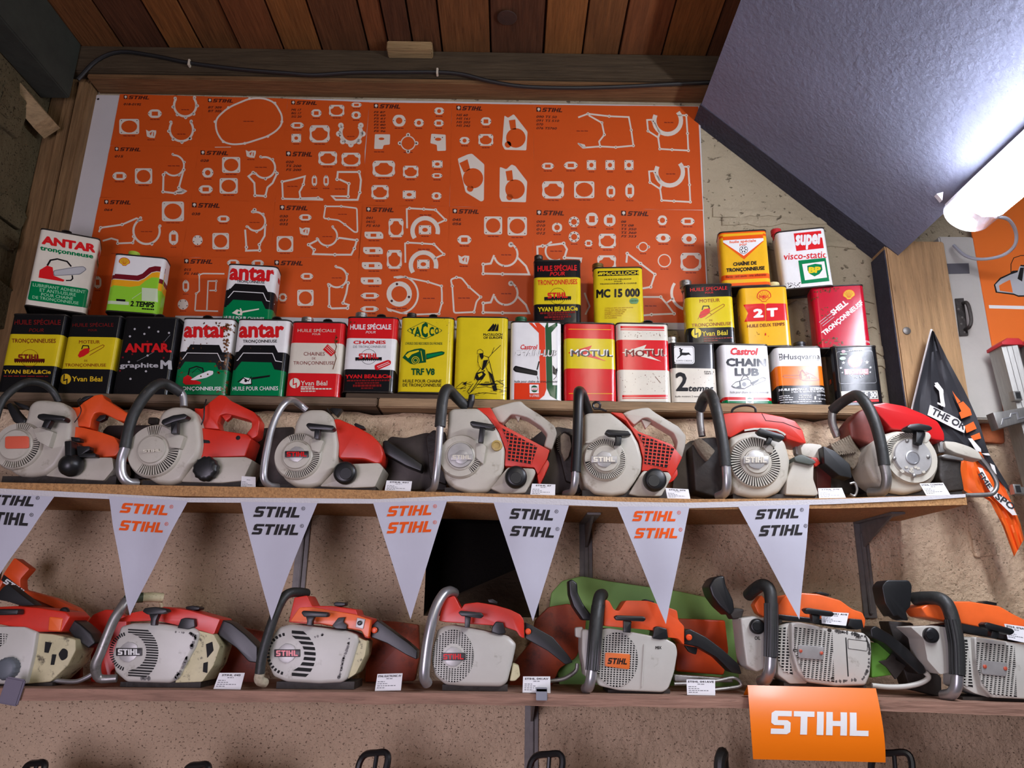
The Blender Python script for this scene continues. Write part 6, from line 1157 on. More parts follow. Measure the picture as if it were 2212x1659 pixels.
for k in range(9): x = random.uniform(700, 860); y = random.uniform(1040, 1085); s.mark(b, [(x, y), (x + 18, y - 6), (x + 24, y + 8), (x + 6, y + 12)], HOUS, -.0215)
s.out(b, 'paint_remains', 'starter_cap')
for x, y in ((755, 880), (675, 990), (888, 980), (800, 1098)):
    b = MB(); b.lathe(s.P(x, y, -.021), [(s.m(10), -.003), (s.m(10), .002), (s.m(6), .003)], ALU2, n=12); s.out(b, 'disc_screw', 'starter_cap')
s.plate('rope_guide', [(845, 830), (890, 822), (912, 850), (885, 895), (850, 890)], HOUS, dy=-.014, d=.02, bev=.003); b = MB(); b.prism(s.front([(752, 795), (770, 775), (830, 768), (900, 782), (920, 800), (900, 815), (780, 812)], -.046, 14), (0, .03, 0), BLK, bev=.006); b.prism(s.front([(815, 808), (868, 812), (866, 840), (850, 905), (812, 890)], -.038, 6), (0, .018, 0), BLK, bev=.003); s.out(b, 'starter_grip')
s.tube('front_handle', [(610, 1030, -.03), (626, 1110, -.028), (615, 1180, -.016), (575, 1205, .0), (520, 1205, .02)], 30, ALU2); s.tube('handle_grip', [(612, 1035, -.03), (590, 900, -.03), (555, 770, -.026), (505, 660, -.014), (450, 598, .01), (400, 605, .04), (330, 650, .07), (285, 690, .09)], 34, GRIP, sub='front_handle'); s.tube('handle_rear_leg', [(285, 690, .09), (285, 770, .092), (318, 855, .092)], 26, ALU2, sub='front_handle')
s.plate('fuel_tank', [(955, 970), (1000, 960), (1100, 1000), (1095, 1060), (1118, 1190), (1000, 1202), (960, 1110)], DIRT, dy=.01, d=.07, bev=.008); s.plate('filler_cap', [(965, 975), (1000, 962), (1112, 990), (1110, 1005), (1000, 990)], ALU2, dy=0, d=.05, bev=.003)
s.plate('rear_handle', [(990, 880), (1060, 886), (1150, 915), (1210, 950), (1232, 1000), (1160, 985), (1060, 955), (1000, 925)], HOUS, dy=.02, d=.035, bev=.006); s.tube('handle_loop', [(1205, 975, .035), (1260, 1040, .035), (1310, 1120, .035), (1318, 1170, .035), (1290, 1212, .035), (1220, 1220, .035), (1120, 1222, .035)], 14, ALU2, n=10); s.plate('throttle_linkage', [(945, 890), (985, 880), (1000, 950), (955, 955)], ALU2, dy=.03, d=.03, bev=.002)
# ---- lower row ----------------------------------------------------------
SY = -.285
s = Saw('white chainsaw with red top cut by the left picture edge on the lower shelf', 2, SY, (100, 1100), zt2)
s.base(-200, 420, 1085); s.plate('fan_housing', [(-330, 640), (0, 638), (190, 642), (290, 682), (265, 860), (205, 1098), (-330, 1098)], HOUSW, d=.09, bev=.010, r=18); s.plate('rear_housing', [(288, 690), (420, 700), (600, 742), (602, 830), (540, 950), (400, 1080), (205, 1098), (262, 860)], HOUSY, dy=.012, d=.08, bev=.004)
s.louvers('side_vents', [[(360, 760), (412, 768), (385, 850), (352, 845)], [(415, 860), (448, 862), (430, 945), (402, 945)], rc([(462, 860), (500, 808), (540, 830), (535, 890), (490, 915)], 20)], dy=.012, sub='rear_housing')
s.grid('air_grille', [(-60, 690), (60, 700), (45, 760), (0, 800), (-60, 800)], 6, 6, HOUSW); s.knob('filler_cap', 80, 972, 82, M('grey_cap', (92, 98, 104), .5), dy=0, lobes=18)
s.plate('top_cover', [(-330, 500), (120, 476), (300, 490), (520, 522), (560, 560), (490, 682), (300, 682), (0, 622), (-330, 622)], REDP, dy=.008, d=.085, bev=.008); s.plate('starter_grip', [(-80, 500), (138, 500), (138, 545), (-80, 550)], BLK, dy=-.02, d=.024, bev=.005)
s.plate('orange_corner', [(390, 560), (500, 572), (480, 680), (380, 672)], ORP2, dy=.006, d=.03, bev=.004, sub='top_cover'); s.plate('rear_handle', [(525, 592), (560, 568), (640, 620), (720, 690), (760, 770), (700, 815), (600, 740), (540, 665)], BLK, dy=.035, d=.05, bev=.018, seg=4); s.knob('choke_knob', 520, 522, 36, BLK, dy=.03, h=.01); s.plate('hand_guard', [(-50, 420), (20, 330), (60, 300), (160, 380), (280, 470), (170, 475), (60, 440)], BLK, dy=.02, d=.03, bev=.005)
s.tube('handle_foot', [(345, 1052, .03), (470, 1072, .03), (600, 1078, .03), (680, 1050, .03), (735, 1018, .03)], 18, ALU)
t = thing('bar_cover', at(90, 1420, -.10), 'orange scabbard with white lettering leaning behind the leftmost lower saw', 'bar cover')
b = MB(); Q = lambda x, y, dy=0: at(x / 3.687, 1180 + y / 3.687, -.14 + dy)
def sw(pts, d, m, bev=.006, dy=0): b.prism([Q(x, y, dy) for x, y in rc(pts, 16)], (0, d, 0), m, bev=bev)
sw([(-60, 380), (40, 200), (115, 90), (235, 178), (160, 262), (165, 345), (420, 412), (600, 492), (705, 602), (640, 592), (420, 482), (165, 372), (40, 245), (0, 330)], .03, ORP); sw([(165, 372), (420, 482), (640, 592), (640, 1090), (300, 1090), (100, 700)], .012, SCAB, dy=.012)
b.build('scabbard', parent=t); b = MB(); vs, fs = logo2d(.2)
b.add([Q(22 + vx * 160 + vy * 26, 290 + vx * 105 - vy * 38, -.001) for vx, vy in vs], fs, ink('white')); b.add([Q(x, y, -.0005) for x, y in ((8, 270), (30, 225), (190, 350), (165, 395))], [[0, 1, 2, 3]], ink('dark')); b.build('lettering_strip', parent=t)
t = thing('bar_cover', at(215, 1430, -.11), 'dull red rounded scabbard behind the lower saw with a worn grey handle', 'bar cover')
b = MB(); sw([(690, 610), (740, 542), (840, 502), (915, 510), (1010, 560), (1000, 900), (880, 1000), (880, 1090), (720, 1090), (720, 720)], .02, REDP); b.build('scabbard', parent=t)

def slots_h(x0, cx, cy, ri, ro, y0, y1, n, fill=.55, slope=.06):
    """horizontal louvres on the right half of an annulus"""
    L = []
    for i in range(n):
        a = y0 + (y1 - y0) * i / n; c = a + (y1 - y0) / n * fill
        def rx(r, y): return math.sqrt(max(0, r * r - (y - cy) ** 2))
        xi0, xi1 = max(x0, cx + rx(ri, a)), max(x0, cx + rx(ri, c)); xo0, xo1 = cx + rx(ro, a), cx + rx(ro, c)
        if min(xo0 - xi0, xo1 - xi1) > 4: L.append([(xi0, a), (xo0, a + slope * (xo0 - xi0)), (xo1, c + slope * (xo1 - xi1)), (xi1, c)])
    return L
def slots_l(cx, cy, ri, ro, a0, a1, n, fill=.5):
    L = []
    for i in range(n):
        a = math.radians(a0 + (a1 - a0) * i / n); c = math.radians(a0 + (a1 - a0) * (i + fill) / n)
        L.append([(cx + ri * math.cos(a), cy - ri * math.sin(a)), (cx + ro * math.cos(a), cy - ro * math.sin(a)), (cx + ro * math.cos(c), cy - ro * math.sin(c)), (cx + ri * math.cos(c), cy - ri * math.sin(c))])
    return L
def chips(s, b, pts, dy, n=14, sz=14, mat=None):
    for k in range(n):
        i = random.randrange(len(pts) - 1); t = random.random(); x = pts[i][0] + (pts[i + 1][0] - pts[i][0]) * t; y = pts[i][1] + (pts[i + 1][1] - pts[i][1]) * t; q = random.uniform(.4, 1) * sz
        s.mark(b, [(x + random.uniform(.5, 1.2) * q * math.cos(a), y + random.uniform(.6, 1.6) * q * math.sin(a)) for a in (0, 1, 2, 3, 4.2, 5.3)], mat or CHIPM, dy, .0005)
s = Saw('white chainsaw with chipped paint and a worn grey handle, second on the lower shelf', 2, SY, (1200, 1100), zt2)
s.base(960, 1600, 1080)
def e2(b): chips(s, b, [(1510, 690), (1560, 720), (1500, 850), (1450, 980), (1380, 1070)], -.0004, 26, 18); chips(s, b, [(1380, 680), (1480, 690)], 0, 5, 10); chips(s, b, [(1120, 1050), (1230, 1050)], 0, 6, 20)
s.plate('fan_housing', [(955, 640), (1050, 612), (1200, 610), (1540, 650), (1585, 690), (1555, 800), (1480, 932), (1420, 1052), (1350, 1092), (1000, 1082), (910, 1002), (885, 870), (930, 730)], HOUSW, d=.09, bev=.008, r=22, extra=e2)
s.plate('rear_housing', [(1540, 662), (1700, 702), (1752, 800), (1700, 950), (1610, 1080), (1390, 1088), (1450, 980), (1520, 832)], HOUSY, dy=.01, d=.08, bev=.006); s.louvers('side_vents', [[(1640, 780), (1690, 760), (1700, 830), (1650, 890)], [(1620, 930), (1655, 920), (1650, 1010), (1615, 1000)]], dy=.01, sub='rear_housing')
s.louvers('cooling_slots', slots_h(1010, 1020, 840, 145, 240, 658, 1042, 19) + slots_l(1030, 840, 132, 160, 105, 255, 20, .5), dy=0, sub='fan_housing'); s.emblem(1025, 842, 205, 155, -.001, 'white')
s.plate('top_cover', [(900, 600), (1000, 560), (1050, 530), (1310, 482), (1500, 510), (1752, 580), (1702, 702), (1600, 672), (1400, 625), (1250, 592), (1000, 600)], REDP, dy=.012, d=.08, bev=.008); s.plate('cover_cap', [(1478, 482), (1530, 472), (1590, 486), (1585, 505), (1530, 516), (1482, 505)], BLK, dy=.04, d=.03, bev=.003, r=6)
s.plate('filler_cap', [(1412, 650), (1440, 580), (1470, 570), (1545, 578), (1552, 640), (1500, 662)], BLK, dy=-.002, d=.05, bev=.006, r=8)
s.pull([(1133, 520), (1150, 492), (1230, 482), (1320, 500), (1332, 520), (1290, 540), (1175, 545)], [(1185, 535), (1262, 540), (1240, 590), (1236, 632), (1198, 630), (1200, 580)])
s.tube('front_handle', [(1010, 430, -.004), (960, 505, -.014), (905, 590, -.02), (850, 720, -.024), (800, 850, -.024), (762, 950, -.02), (790, 1050, -.008), (930, 1052, .0)], [40, 40, 38, 37, 38, 40, 34, 30], ALU2); s.tube('handle_grip', [(1010, 425, -.004), (1060, 412, .01), (1140, 408, .02)], 40, M('grip_green', (58, 68, 46), .5, var=.2, vscale=20), sub='front_handle'); s.tube('handle_sleeve', [(1130, 408, .02), (1220, 405, .03), (1300, 412, .04)], 38, HOUSY, sub='front_handle'); s.tube('handle_rear_leg', [(1270, 425, .05), (1285, 470, .055), (1290, 500, .055)], 14, HOUSY, sub='front_handle')
s.plate('rear_handle', [(1715, 610), (1760, 582), (1840, 612), (1950, 700), (2050, 800), (2050, 930), (1980, 920), (1880, 810), (1740, 710)], BLK, dy=.035, d=.05, bev=.018, seg=4)
def scab(label, fr, pts, Yp=-.10, d=.02, mat=None, name='bar_cover', cat='bar cover'):
    X, Y0, S = SF[fr]; ptsP = [at(X + x / S, Y0 + y / S, Yp) for x, y in rc(pts, 18)]
    lo = min(ptsP, key=lambda p: p.z); b = MB(); b.prism(ptsP, (0, d, 0), mat or SCAB, bev=.004); return b.build(name, label=label, category=cat)
scab('rust-orange scabbard between the second and third lower saws', 2, [(1700, 610), (1900, 640), (2095, 680), (2060, 900), (2030, 1096), (1640, 1096), (1700, 800)])

s = Saw('white chainsaw with wide black slots and a silver plate on its orange top', 3, SY, (650, 1020), zt2)
s.base(360, 980, 1005)
def e3(b): chips(s, b, [(940, 640), (930, 720), (890, 830), (860, 960), (830, 1000)], -.0003, 24, 16); chips(s, b, [(660, 650), (730, 630)], 0, 5, 12)
s.plate('fan_housing', [(375, 572), (470, 545), (560, 555), (920, 600), (1000, 632), (1012, 682), (962, 850), (922, 980), (880, 1012), (700, 1022), (430, 1006), (330, 962), (285, 860), (290, 720), (335, 622)], HOUSW, d=.09, bev=.008, r=22, extra=e3)
s.plate('rear_housing', [(1000, 645), (1080, 685), (1062, 800), (990, 942), (925, 985), (962, 850)], HOUSY, dy=.01, d=.08, bev=.005)
s.louvers('cooling_slots', slots_h(480, 440, 785, 140, 230, 596, 975, 9, .6, .08) + slots_l(450, 785, 148, 172, 100, 260, 15, .55), dy=0, sub='fan_housing'); s.emblem(442, 778, 205, 150, -.001, 'red')
s.plate('top_cover', [(455, 530), (500, 335), (600, 318), (642, 400), (800, 402), (990, 430), (1005, 475), (1112, 505), (1095, 662), (1060, 652), (1040, 602), (920, 582), (840, 570), (700, 545), (560, 542)], REDP, dy=.014, d=.08, bev=.008, r=10); s.plate('cover_side', [(465, 525), (540, 415), (640, 412), (985, 470), (1110, 512), (1092, 655), (1058, 640), (1035, 598), (900, 575), (700, 540)], ORP2, dy=.006, d=.02, bev=.004, sub='top_cover')
s.plate('cover_cap', [(812, 378), (840, 368), (908, 375), (905, 398), (860, 408), (818, 400)], BLK, dy=.04, d=.03, bev=.003, r=6); s.plate('switch_plate', [(1000, 495), (1065, 508), (1048, 585), (988, 570)], EMBM, dy=.002, d=.006, bev=.001, r=4); s.knob('switch_button', 1022, 538, 18, BLK, dy=0, h=.006)
s.pull([(553, 455), (570, 438), (760, 452), (772, 475), (755, 492), (575, 488)], [(592, 486), (660, 490), (645, 520), (640, 558), (598, 555), (602, 520)]); s.plate('filler_cap', [(800, 560), (850, 495), (905, 490), (890, 530), (920, 555), (915, 588), (830, 582)], BLK, dy=-.004, d=.05, bev=.006, r=8)
s.tube('front_handle', [(600, 300, .06), (530, 292, .03), (460, 300, .005), (405, 350, -.01), (340, 490, -.02), (280, 670, -.024), (240, 820, -.024), (225, 940, -.022)], 38, GRIP); s.tube('handle_foot', [(228, 930, -.022), (220, 990, -.014), (265, 1015, .005)], 38, M('handle_ivory', (196, 186, 160), .5, rgb2=(110, 96, 70), var=.1), sub='front_handle')
s.plate('rear_handle', [(1115, 560), (1160, 515), (1250, 580), (1400, 690), (1480, 760), (1475, 830), (1390, 790), (1240, 700), (1110, 650)], BLK, dy=.035, d=.05, bev=.018, seg=4); s.knob('handle_screw', 1140, 595, 24, ORP, dy=.03, h=.006)
scab('rust-orange scabbard between the third and fourth lower saws', 3, [(1110, 512), (1300, 525), (1490, 552), (1500, 800), (1460, 1000), (1060, 1010), (1080, 740)])

def mesh_saw(label, fr, base, housing, mesh, nx, ny, topc, capp, pull, filler, hand, foot, rear, Yd=0):
    s = Saw(label, fr, SY, base, zt2); s.plate('fan_housing', housing, HOUSW, d=.09, bev=.010, r=26); s.grid('air_grille', mesh, nx, ny, HOUSW, ang=.05, bw=.4, sub='fan_housing')
    s.plate('top_cover', topc, ORP if fr == 4 else REDP, dy=.010, d=.08, bev=.010, r=14); s.plate('cover_cap', capp, BLK, dy=.04, d=.03, bev=.003, r=5); s.pull(*pull); s.plate('filler_cap', filler, BLK, dy=-.004, d=.05, bev=.006, r=10)
    return s
s = mesh_saw('white chainsaw with red top and bare silver loop handle, fourth on the lower shelf', 3, (1900, 1040), [(1640, 590), (1700, 560), (1760, 553), (1900, 578), (2063, 610), (2206, 640), (2269, 706), (2241, 838), (2197, 1012), (2150, 1047), (1843, 1042), (1700, 1030), (1620, 960), (1590, 850), (1610, 700)],
  ell(1765, 800, 165, 210, n=36), 15, 26, [(1650, 520), (1690, 345), (1775, 320), (1830, 425), (1855, 385), (1960, 372), (2100, 395), (2220, 430), (2300, 470), (2328, 512), (2332, 662), (2295, 645), (2270, 602), (2150, 562), (1900, 545), (1700, 530)], [(2040, 350), (2080, 345), (2120, 370), (2115, 388), (2050, 375)],
  ([(1805, 455), (1825, 438), (1990, 455), (2010, 480), (1985, 502), (1830, 482)], [(1858, 485), (1905, 492), (1895, 575), (1858, 575)]), [(2070, 610), (2075, 570), (2105, 525), (2165, 535), (2185, 620), (2130, 632)], None, None, None)
s.base(1680, 2200, 1028); s.emblem(1768, 805, 190, 150, -.004, 'red'); s.plate('emblem_pad', ell(1768, 800, 92, 100, n=20), HOUSW, dy=-.0032, d=.004, bev=.001, r=0); s.tube('front_handle', [(1775, 300, .05), (1735, 285, .02), (1680, 320, -.004), (1620, 440, -.018), (1575, 620, -.024), (1548, 800, -.024), (1535, 960, -.02), (1560, 1020, -.004)], 42, ALU)
s.plate('front_lug', [(1545, 560), (1620, 565), (1610, 640), (1540, 630)], HOUSW, dy=.03, d=.02, bev=.003); s.plate('rear_handle', [(2335, 530), (2400, 560), (2560, 650), (2680, 790), (2720, 850), (2660, 870), (2520, 760), (2340, 660)], BLK, dy=.035, d=.05, bev=.018, seg=4); s.knob('handle_screw', 2362, 605, 24, ORP, dy=.03, h=.006); s.tube('handle_foot', [(2540, 1000, .04), (2650, 980, .04), (2740, 920, .04), (2755, 860, .04)], 16, ALU2); s.plate('muffler', [(2240, 860), (2290, 880), (2300, 960), (2260, 1000), (2215, 1000)], HOUSY, dy=.02, d=.05, bev=.004)
scab('dark rust-red scabbard right of the silver-handled lower saw', 4, [(520, 470), (620, 372), (760, 348), (900, 400), (880, 600), (820, 740), (700, 820), (640, 950), (330, 950), (380, 760), (500, 620)])
s = mesh_saw('white chainsaw with an orange lettered badge and ribbed black handle, fifth on the lower shelf', 4, (1200, 990), [(862, 530), (980, 548), (1050, 525), (1180, 545), (1470, 602), (1542, 642), (1555, 702), (1530, 850), (1490, 962), (1450, 992), (1130, 978), (980, 942), (940, 860), (890, 890), (860, 700)],
  ell(1112, 755, 155, 198, n=36), 14, 24, [(1020, 510), (1030, 318), (1060, 330), (1092, 392), (1130, 402), (1180, 325), (1340, 328), (1550, 398), (1562, 470), (1602, 512), (1602, 650), (1560, 602), (1480, 592), (1380, 542), (1250, 530)], [(1308, 322), (1318, 315), (1385, 330), (1382, 358), (1312, 345)],
  ([(1098, 445), (1115, 432), (1310, 440), (1328, 458), (1312, 478), (1115, 470)], [(1165, 472), (1222, 475), (1215, 560), (1165, 556)]), [(1372, 600), (1385, 520), (1410, 512), (1478, 530), (1488, 600), (1430, 610)], None, None, None)
s.base(1050, 1500, 972)
def bad(b):
    vs, fs = logo2d(.28); L = [s.P(1046 + vx * 140, 784 - vy * 44 + vx * 6, -.0062) for vx, vy in vs]
    for f in fs: b.add([L[i] for i in f], [list(range(len(f)))], ink('dark'))
s.plate('badge_plate', [(1030, 702), (1212, 715), (1206, 826), (1028, 802)], M('badge_orange', (224, 110, 40), .4), dy=-.0058, d=.004, bev=.0008, r=14, extra=bad)
b = MB(); s.mark(b, [(1311, 640), (1319, 640), (1301, 950), (1292, 950)], HOUSW, 0, .003); text3(b, 'MIX', .04, 0, lambda vx, vy: s.P(1394 + vx * 44, 678 - vy * 22, -.0008), ink('dark')); s.out(b, 'tank_marking', 'fan_housing')
def ribs(s, b, pts, rad, n, k=14):
    P = [s.P(*p) for p in pts]; R = s.m(rad)
    for i in range(k):
        a = 2 * math.pi * i / k; off = Vector((math.cos(a) * R, math.sin(a) * R * .9, 0)); b.tube([p + off for p in P], R * .13, BLK, n=5, sub=3)
gp = [(1010, 330, .01), (985, 420, -.01), (965, 560, -.02), (950, 700, -.024), (940, 830, -.024)]
s.tube('front_handle', [(1010, 285, .05), (990, 300, .02), (972, 400, -.008), (958, 560, -.02), (945, 700, -.024), (935, 830, -.024)], 45, GRIP, n=18, extra=lambda b: ribs(s, b, [(980, 360, -.002), (960, 540, -.018), (948, 700, -.024), (937, 828, -.024)], 45, 6)); s.tube('handle_foot', [(935, 830, -.024), (925, 900, -.022), (910, 950, -.012), (890, 965, .01)], 38, ALU, sub='front_handle')
s.plate('hand_guard', [(765, 180), (790, 172), (828, 200), (832, 270), (870, 350), (930, 430), (930, 470), (870, 470), (800, 370), (770, 280)], BLK, dy=.03, d=.06, bev=.006); s.plate('rear_handle', [(1602, 545), (1640, 530), (1760, 590), (1880, 680), (2000, 790), (2020, 860), (1950, 850), (1840, 740), (1700, 660), (1602, 640)], BLK, dy=.035, d=.05, bev=.018, seg=4); s.knob('handle_screw', 1635, 592, 22, ORP, dy=.03, h=.006)
s.plate('throttle_trigger', [(1605, 650), (1700, 668), (1690, 720), (1640, 700)], BLK, dy=.05, d=.014, bev=.002); s.tube('handle_foot_rail', [(1530, 930, .04), (1680, 925, .04), (1850, 905, .04), (1960, 885, .04), (2010, 920, .04), (1990, 950, .04), (1800, 975, .04)], 12, ALU2, n=8); s.plate('front_lug', [(812, 520), (870, 515), (862, 600), (815, 590)], HOUSW, dy=.03, d=.02, bev=.003); s.plate('rear_rail', [(1530, 862), (1950, 890), (1960, 920), (1535, 915)], ALU2, dy=.06, d=.02, bev=.003)
scab('bright orange scabbard behind the rear grip of the lettered-badge saw', 4, [(1555, 455), (1900, 468), (1925, 690), (1890, 866), (1545, 840)], Yp=-.14, mat=ORP)
scab('pale green board leaning on the plaster behind the lower saws', 4, [(625, 380), (640, 270), (720, 182), (860, 148), (1060, 185), (1560, 258), (1760, 300), (2000, 420), (2000, 960), (700, 960)], Yp=-.055, d=.012, mat=M('green_board', (140, 186, 100), .6, var=.12, vscale=7), name='green_board', cat='board')

s = Saw('white chainsaw with square mesh and chipped grey corner above the hanging orange banner', 5, SY, (900, 870), zt2)
s.base(600, 1150, 852)
s.plate('fan_housing', [(650, 452), (700, 446), (900, 488), (1140, 520), (1185, 562), (1192, 650), (1182, 800), (1152, 872), (950, 880), (760, 852), (690, 780), (655, 650)], HOUSW, dy=-.004, d=.09, bev=.008, r=16, extra=lambda b: (chips(s, b, [(940, 505), (1060, 525), (1150, 545), (1175, 620), (1168, 760), (1130, 830), (950, 845)], -.0036, 60, 13), s.mark(b, [(1013, 550), (1020, 550), (1036, 812), (1029, 812)], BLK, -.004)))
s.plate('left_housing', [(555, 470), (650, 448), (680, 520), (692, 700), (760, 860), (640, 862), (560, 800)], HOUSW, dy=.012, d=.08, bev=.006); s.grid('air_grille', [(672, 480), (926, 512), (940, 850), (742, 822), (700, 720), (672, 640)], 11, 26, HOUSW, dy=-.004, ang=.10, bw=.4, sub='fan_housing'); s.grid('side_grille', [(562, 490), (622, 480), (640, 700), (662, 800), (600, 780), (562, 700)], 4, 16, HOUSW, dy=.012, ang=.05, bw=.4, sub='left_housing')
def rv(b):
    for x, y in ((712, 640), (852, 654)): b.lathe(s.P(x, y, -.011), [(s.m(11), -.001), (s.m(11), .002), (s.m(6), .003)], M('rivet_red', (190, 84, 60), .4), n=12)
s.plate('maker_plate', [(697, 597), (870, 612), (865, 702), (700, 688)], EMBM, dy=-.011, d=.006, bev=.0008, r=12, extra=rv)
b = MB(); text3(b, 'MIX', .04, 0, lambda vx, vy: s.P(1084 + vx * 36, 556 - vy * 18, -.0052), ink('dark'))
for q in stroke(rc([(1030, 560), (1166, 576), (1160, 642), (1032, 624)], 8), 3, True): s.mark(b, q, BLK, -.004)
for x, y in ((906, 503), (924, 828), (676, 636), (576, 442)): b.lathe(s.P(x, y, -.005), [(s.m(13), -.001), (s.m(12), .002)], DIRT, n=12)
s.out(b, 'tank_marking', 'fan_housing')
s.plate('oil_tank', [(310, 422), (400, 405), (470, 422), (472, 760), (420, 782), (350, 742), (330, 600)], HOUSW, dy=-.002, d=.07, bev=.010, extra=lambda b: text3(b, 'OIL', .03, 0, lambda vx, vy: s.P(404 + vx * 38, 566 - vy * 24, -.003), ink('dark'))); s.knob('oil_cap', 416, 476, 50, BLK, dy=-.002, h=.012)
s.plate('top_cover', [(552, 385), (560, 335), (605, 272), (720, 250), (830, 258), (980, 300), (1062, 360), (1130, 382), (1152, 432), (1142, 492), (1040, 452), (760, 420), (560, 405)], ORP2, dy=.008, d=.08, bev=.012, r=14); s.plate('cover_wing', [(402, 330), (450, 262), (480, 300), (480, 420), (430, 390)], ORP2, dy=.03, d=.03, bev=.004); s.plate('cover_seal', [(550, 392), (760, 415), (1040, 450), (1030, 490), (800, 450), (556, 430)], BLK, dy=.0065, d=.05, bev=.002); s.plate('cover_cap', [(815, 250), (850, 242), (905, 258), (905, 272), (830, 262)], BLK, dy=.04, d=.03, bev=.002, r=4)
s.pull([(742, 362), (760, 350), (925, 375), (942, 392), (925, 412), (765, 390)], [(790, 395), (845, 402), (838, 455), (795, 452)]); s.plate('filler_cap', [(1030, 470), (1045, 422), (1125, 430), (1138, 490), (1090, 498)], BLK, dy=-.004, d=.05, bev=.005, r=6)
s.tube('front_handle', [(365, 265, .06), (400, 232, .03), (455, 198, .0), (500, 225, -.018), (515, 310, -.024), (516, 480, -.026), (512, 680, -.026)], 42, GRIP, n=18, extra=lambda b: ribs(s, b, [(515, 320, -.024), (516, 500, -.026), (512, 678, -.026)], 42, 6, 16)); s.tube('handle_foot', [(512, 680, -.026), (505, 770, -.022), (480, 830, -.006), (450, 845, .02)], 38, ALU, sub='front_handle')
s.plate('hand_guard', [(98, 205), (130, 152), (165, 135), (202, 135), (214, 200), (262, 300), (272, 370), (240, 402), (170, 340), (118, 270)], BLK, dy=.01, d=.07, bev=.008, r=16); s.plate('guard_arm', [(235, 380), (270, 350), (335, 360), (320, 420), (260, 430)], DIRT, dy=.02, d=.04, bev=.004)
s.plate('rear_handle', [(1180, 490), (1215, 470), (1320, 530), (1440, 630), (1540, 740), (1560, 790), (1510, 800), (1380, 680), (1280, 590), (1190, 550)], BLK, dy=.035, d=.05, bev=.018, seg=4); s.tube('handle_foot_rail', [(1190, 872, .035), (1300, 882, .035), (1420, 878, .035), (1520, 855, .035), (1572, 818, .035), (1550, 785, .035)], 17, HOUSW, n=10); s.plate('bumper_spike', [(1240, 712), (1292, 700), (1340, 642), (1352, 700), (1420, 740), (1352, 832), (1292, 750)], BARM, dy=.06, d=.006, bev=.001, r=3); s.plate('bar_sleeve', [(1190, 582), (1290, 590), (1330, 660), (1340, 800), (1190, 822)], M('sleeve_green', (104, 164, 60), .5), dy=.075, d=.02, bev=.003)

s = Saw('white chainsaw with square black guard cut by the right picture edge on the lower shelf', 5, SY, (2000, 970), zt2)
s.base(1800, 2450, 950)
s.plate('fan_housing', [(1880, 545), (2212, 592), (2460, 610), (2460, 975), (2000, 955), (1925, 880), (1890, 700)], HOUSW, dy=-.004, d=.09, bev=.008, r=16); s.plate('left_housing', [(1795, 545), (1885, 548), (1890, 700), (1930, 880), (1985, 955), (1880, 925), (1800, 880)], HOUSW, dy=.012, d=.08, bev=.006); s.grid('air_grille', [(1896, 582), (2150, 608), (2165, 950), (1990, 930), (1930, 850), (1896, 740)], 11, 26, HOUSW, dy=-.004, ang=.10, bw=.4, sub='fan_housing'); s.grid('side_grille', [(1802, 565), (1832, 565), (1870, 885), (1805, 870)], 2, 16, HOUSW, dy=.012, ang=.05, bw=.4, sub='left_housing')
def rv2(b):
    for x, y in ((1948, 745), (2086, 758)): b.lathe(s.P(x, y, -.011), [(s.m(13), -.001), (s.m(12), .002), (s.m(6), .003)], MATS['rivet_red'], n=12)
s.plate('maker_plate', [(1930, 700), (2102, 720), (2096, 812), (1932, 795)], EMBM, dy=-.011, d=.006, bev=.0008, r=12, extra=rv2)
s.plate('oil_tank', [(1450, 480), (1600, 470), (1702, 482), (1722, 782), (1650, 800), (1565, 705), (1540, 560)], HOUSW, dy=-.002, d=.07, bev=.012); s.knob('oil_cap', 1580, 535, 50, BLK, dy=-.002, h=.012); s.plate('crankcase', [(1300, 440), (1460, 450), (1545, 560), (1560, 720), (1660, 820), (1660, 950), (1450, 900), (1380, 700)], DIRT, dy=.095, d=.05, bev=.005)
s.plate('top_cover', [(1520, 352), (1560, 330), (1740, 308), (1850, 308), (2050, 340), (2140, 392), (2220, 432), (2420, 480), (2420, 600), (2240, 555), (1980, 492), (1700, 440), (1560, 410)], ORP2, dy=.008, d=.08, bev=.012, r=14); s.plate('cover_seal', [(1620, 470), (1760, 450), (2000, 498), (2240, 555), (2240, 590), (2000, 545), (1790, 510)], BLK, dy=.0065, d=.05, bev=.002); s.plate('cover_cap', [(1928, 318), (1960, 304), (2030, 318), (2030, 336), (1950, 332)], BLK, dy=.04, d=.03, bev=.002, r=4)
s.pull([(1945, 462), (1965, 446), (2140, 492), (2154, 515), (2130, 535), (1960, 490)], [(2000, 505), (2050, 518), (2030, 560), (1990, 548)])
s.tube('front_handle', [(1478, 290, .05), (1560, 285, .02), (1640, 290, -.006), (1695, 330, -.02), (1735, 440, -.025), (1760, 600, -.026), (1765, 800, -.026)], 45, GRIP, n=18, extra=lambda b: ribs(s, b, [(1730, 430, -.025), (1758, 590, -.026), (1765, 798, -.026)], 45, 6, 16)); s.tube('handle_foot', [(1765, 800, -.026), (1758, 880, -.022), (1725, 930, -.008), (1675, 940, .02)], 38, ALU, sub='front_handle')
s.plate('hand_guard', [(1258, 205), (1290, 165), (1440, 165), (1462, 200), (1452, 345), (1420, 372), (1440, 440), (1400, 430), (1360, 400), (1340, 412), (1280, 320)], BLK, dy=.0, d=.05, bev=.010, r=16)
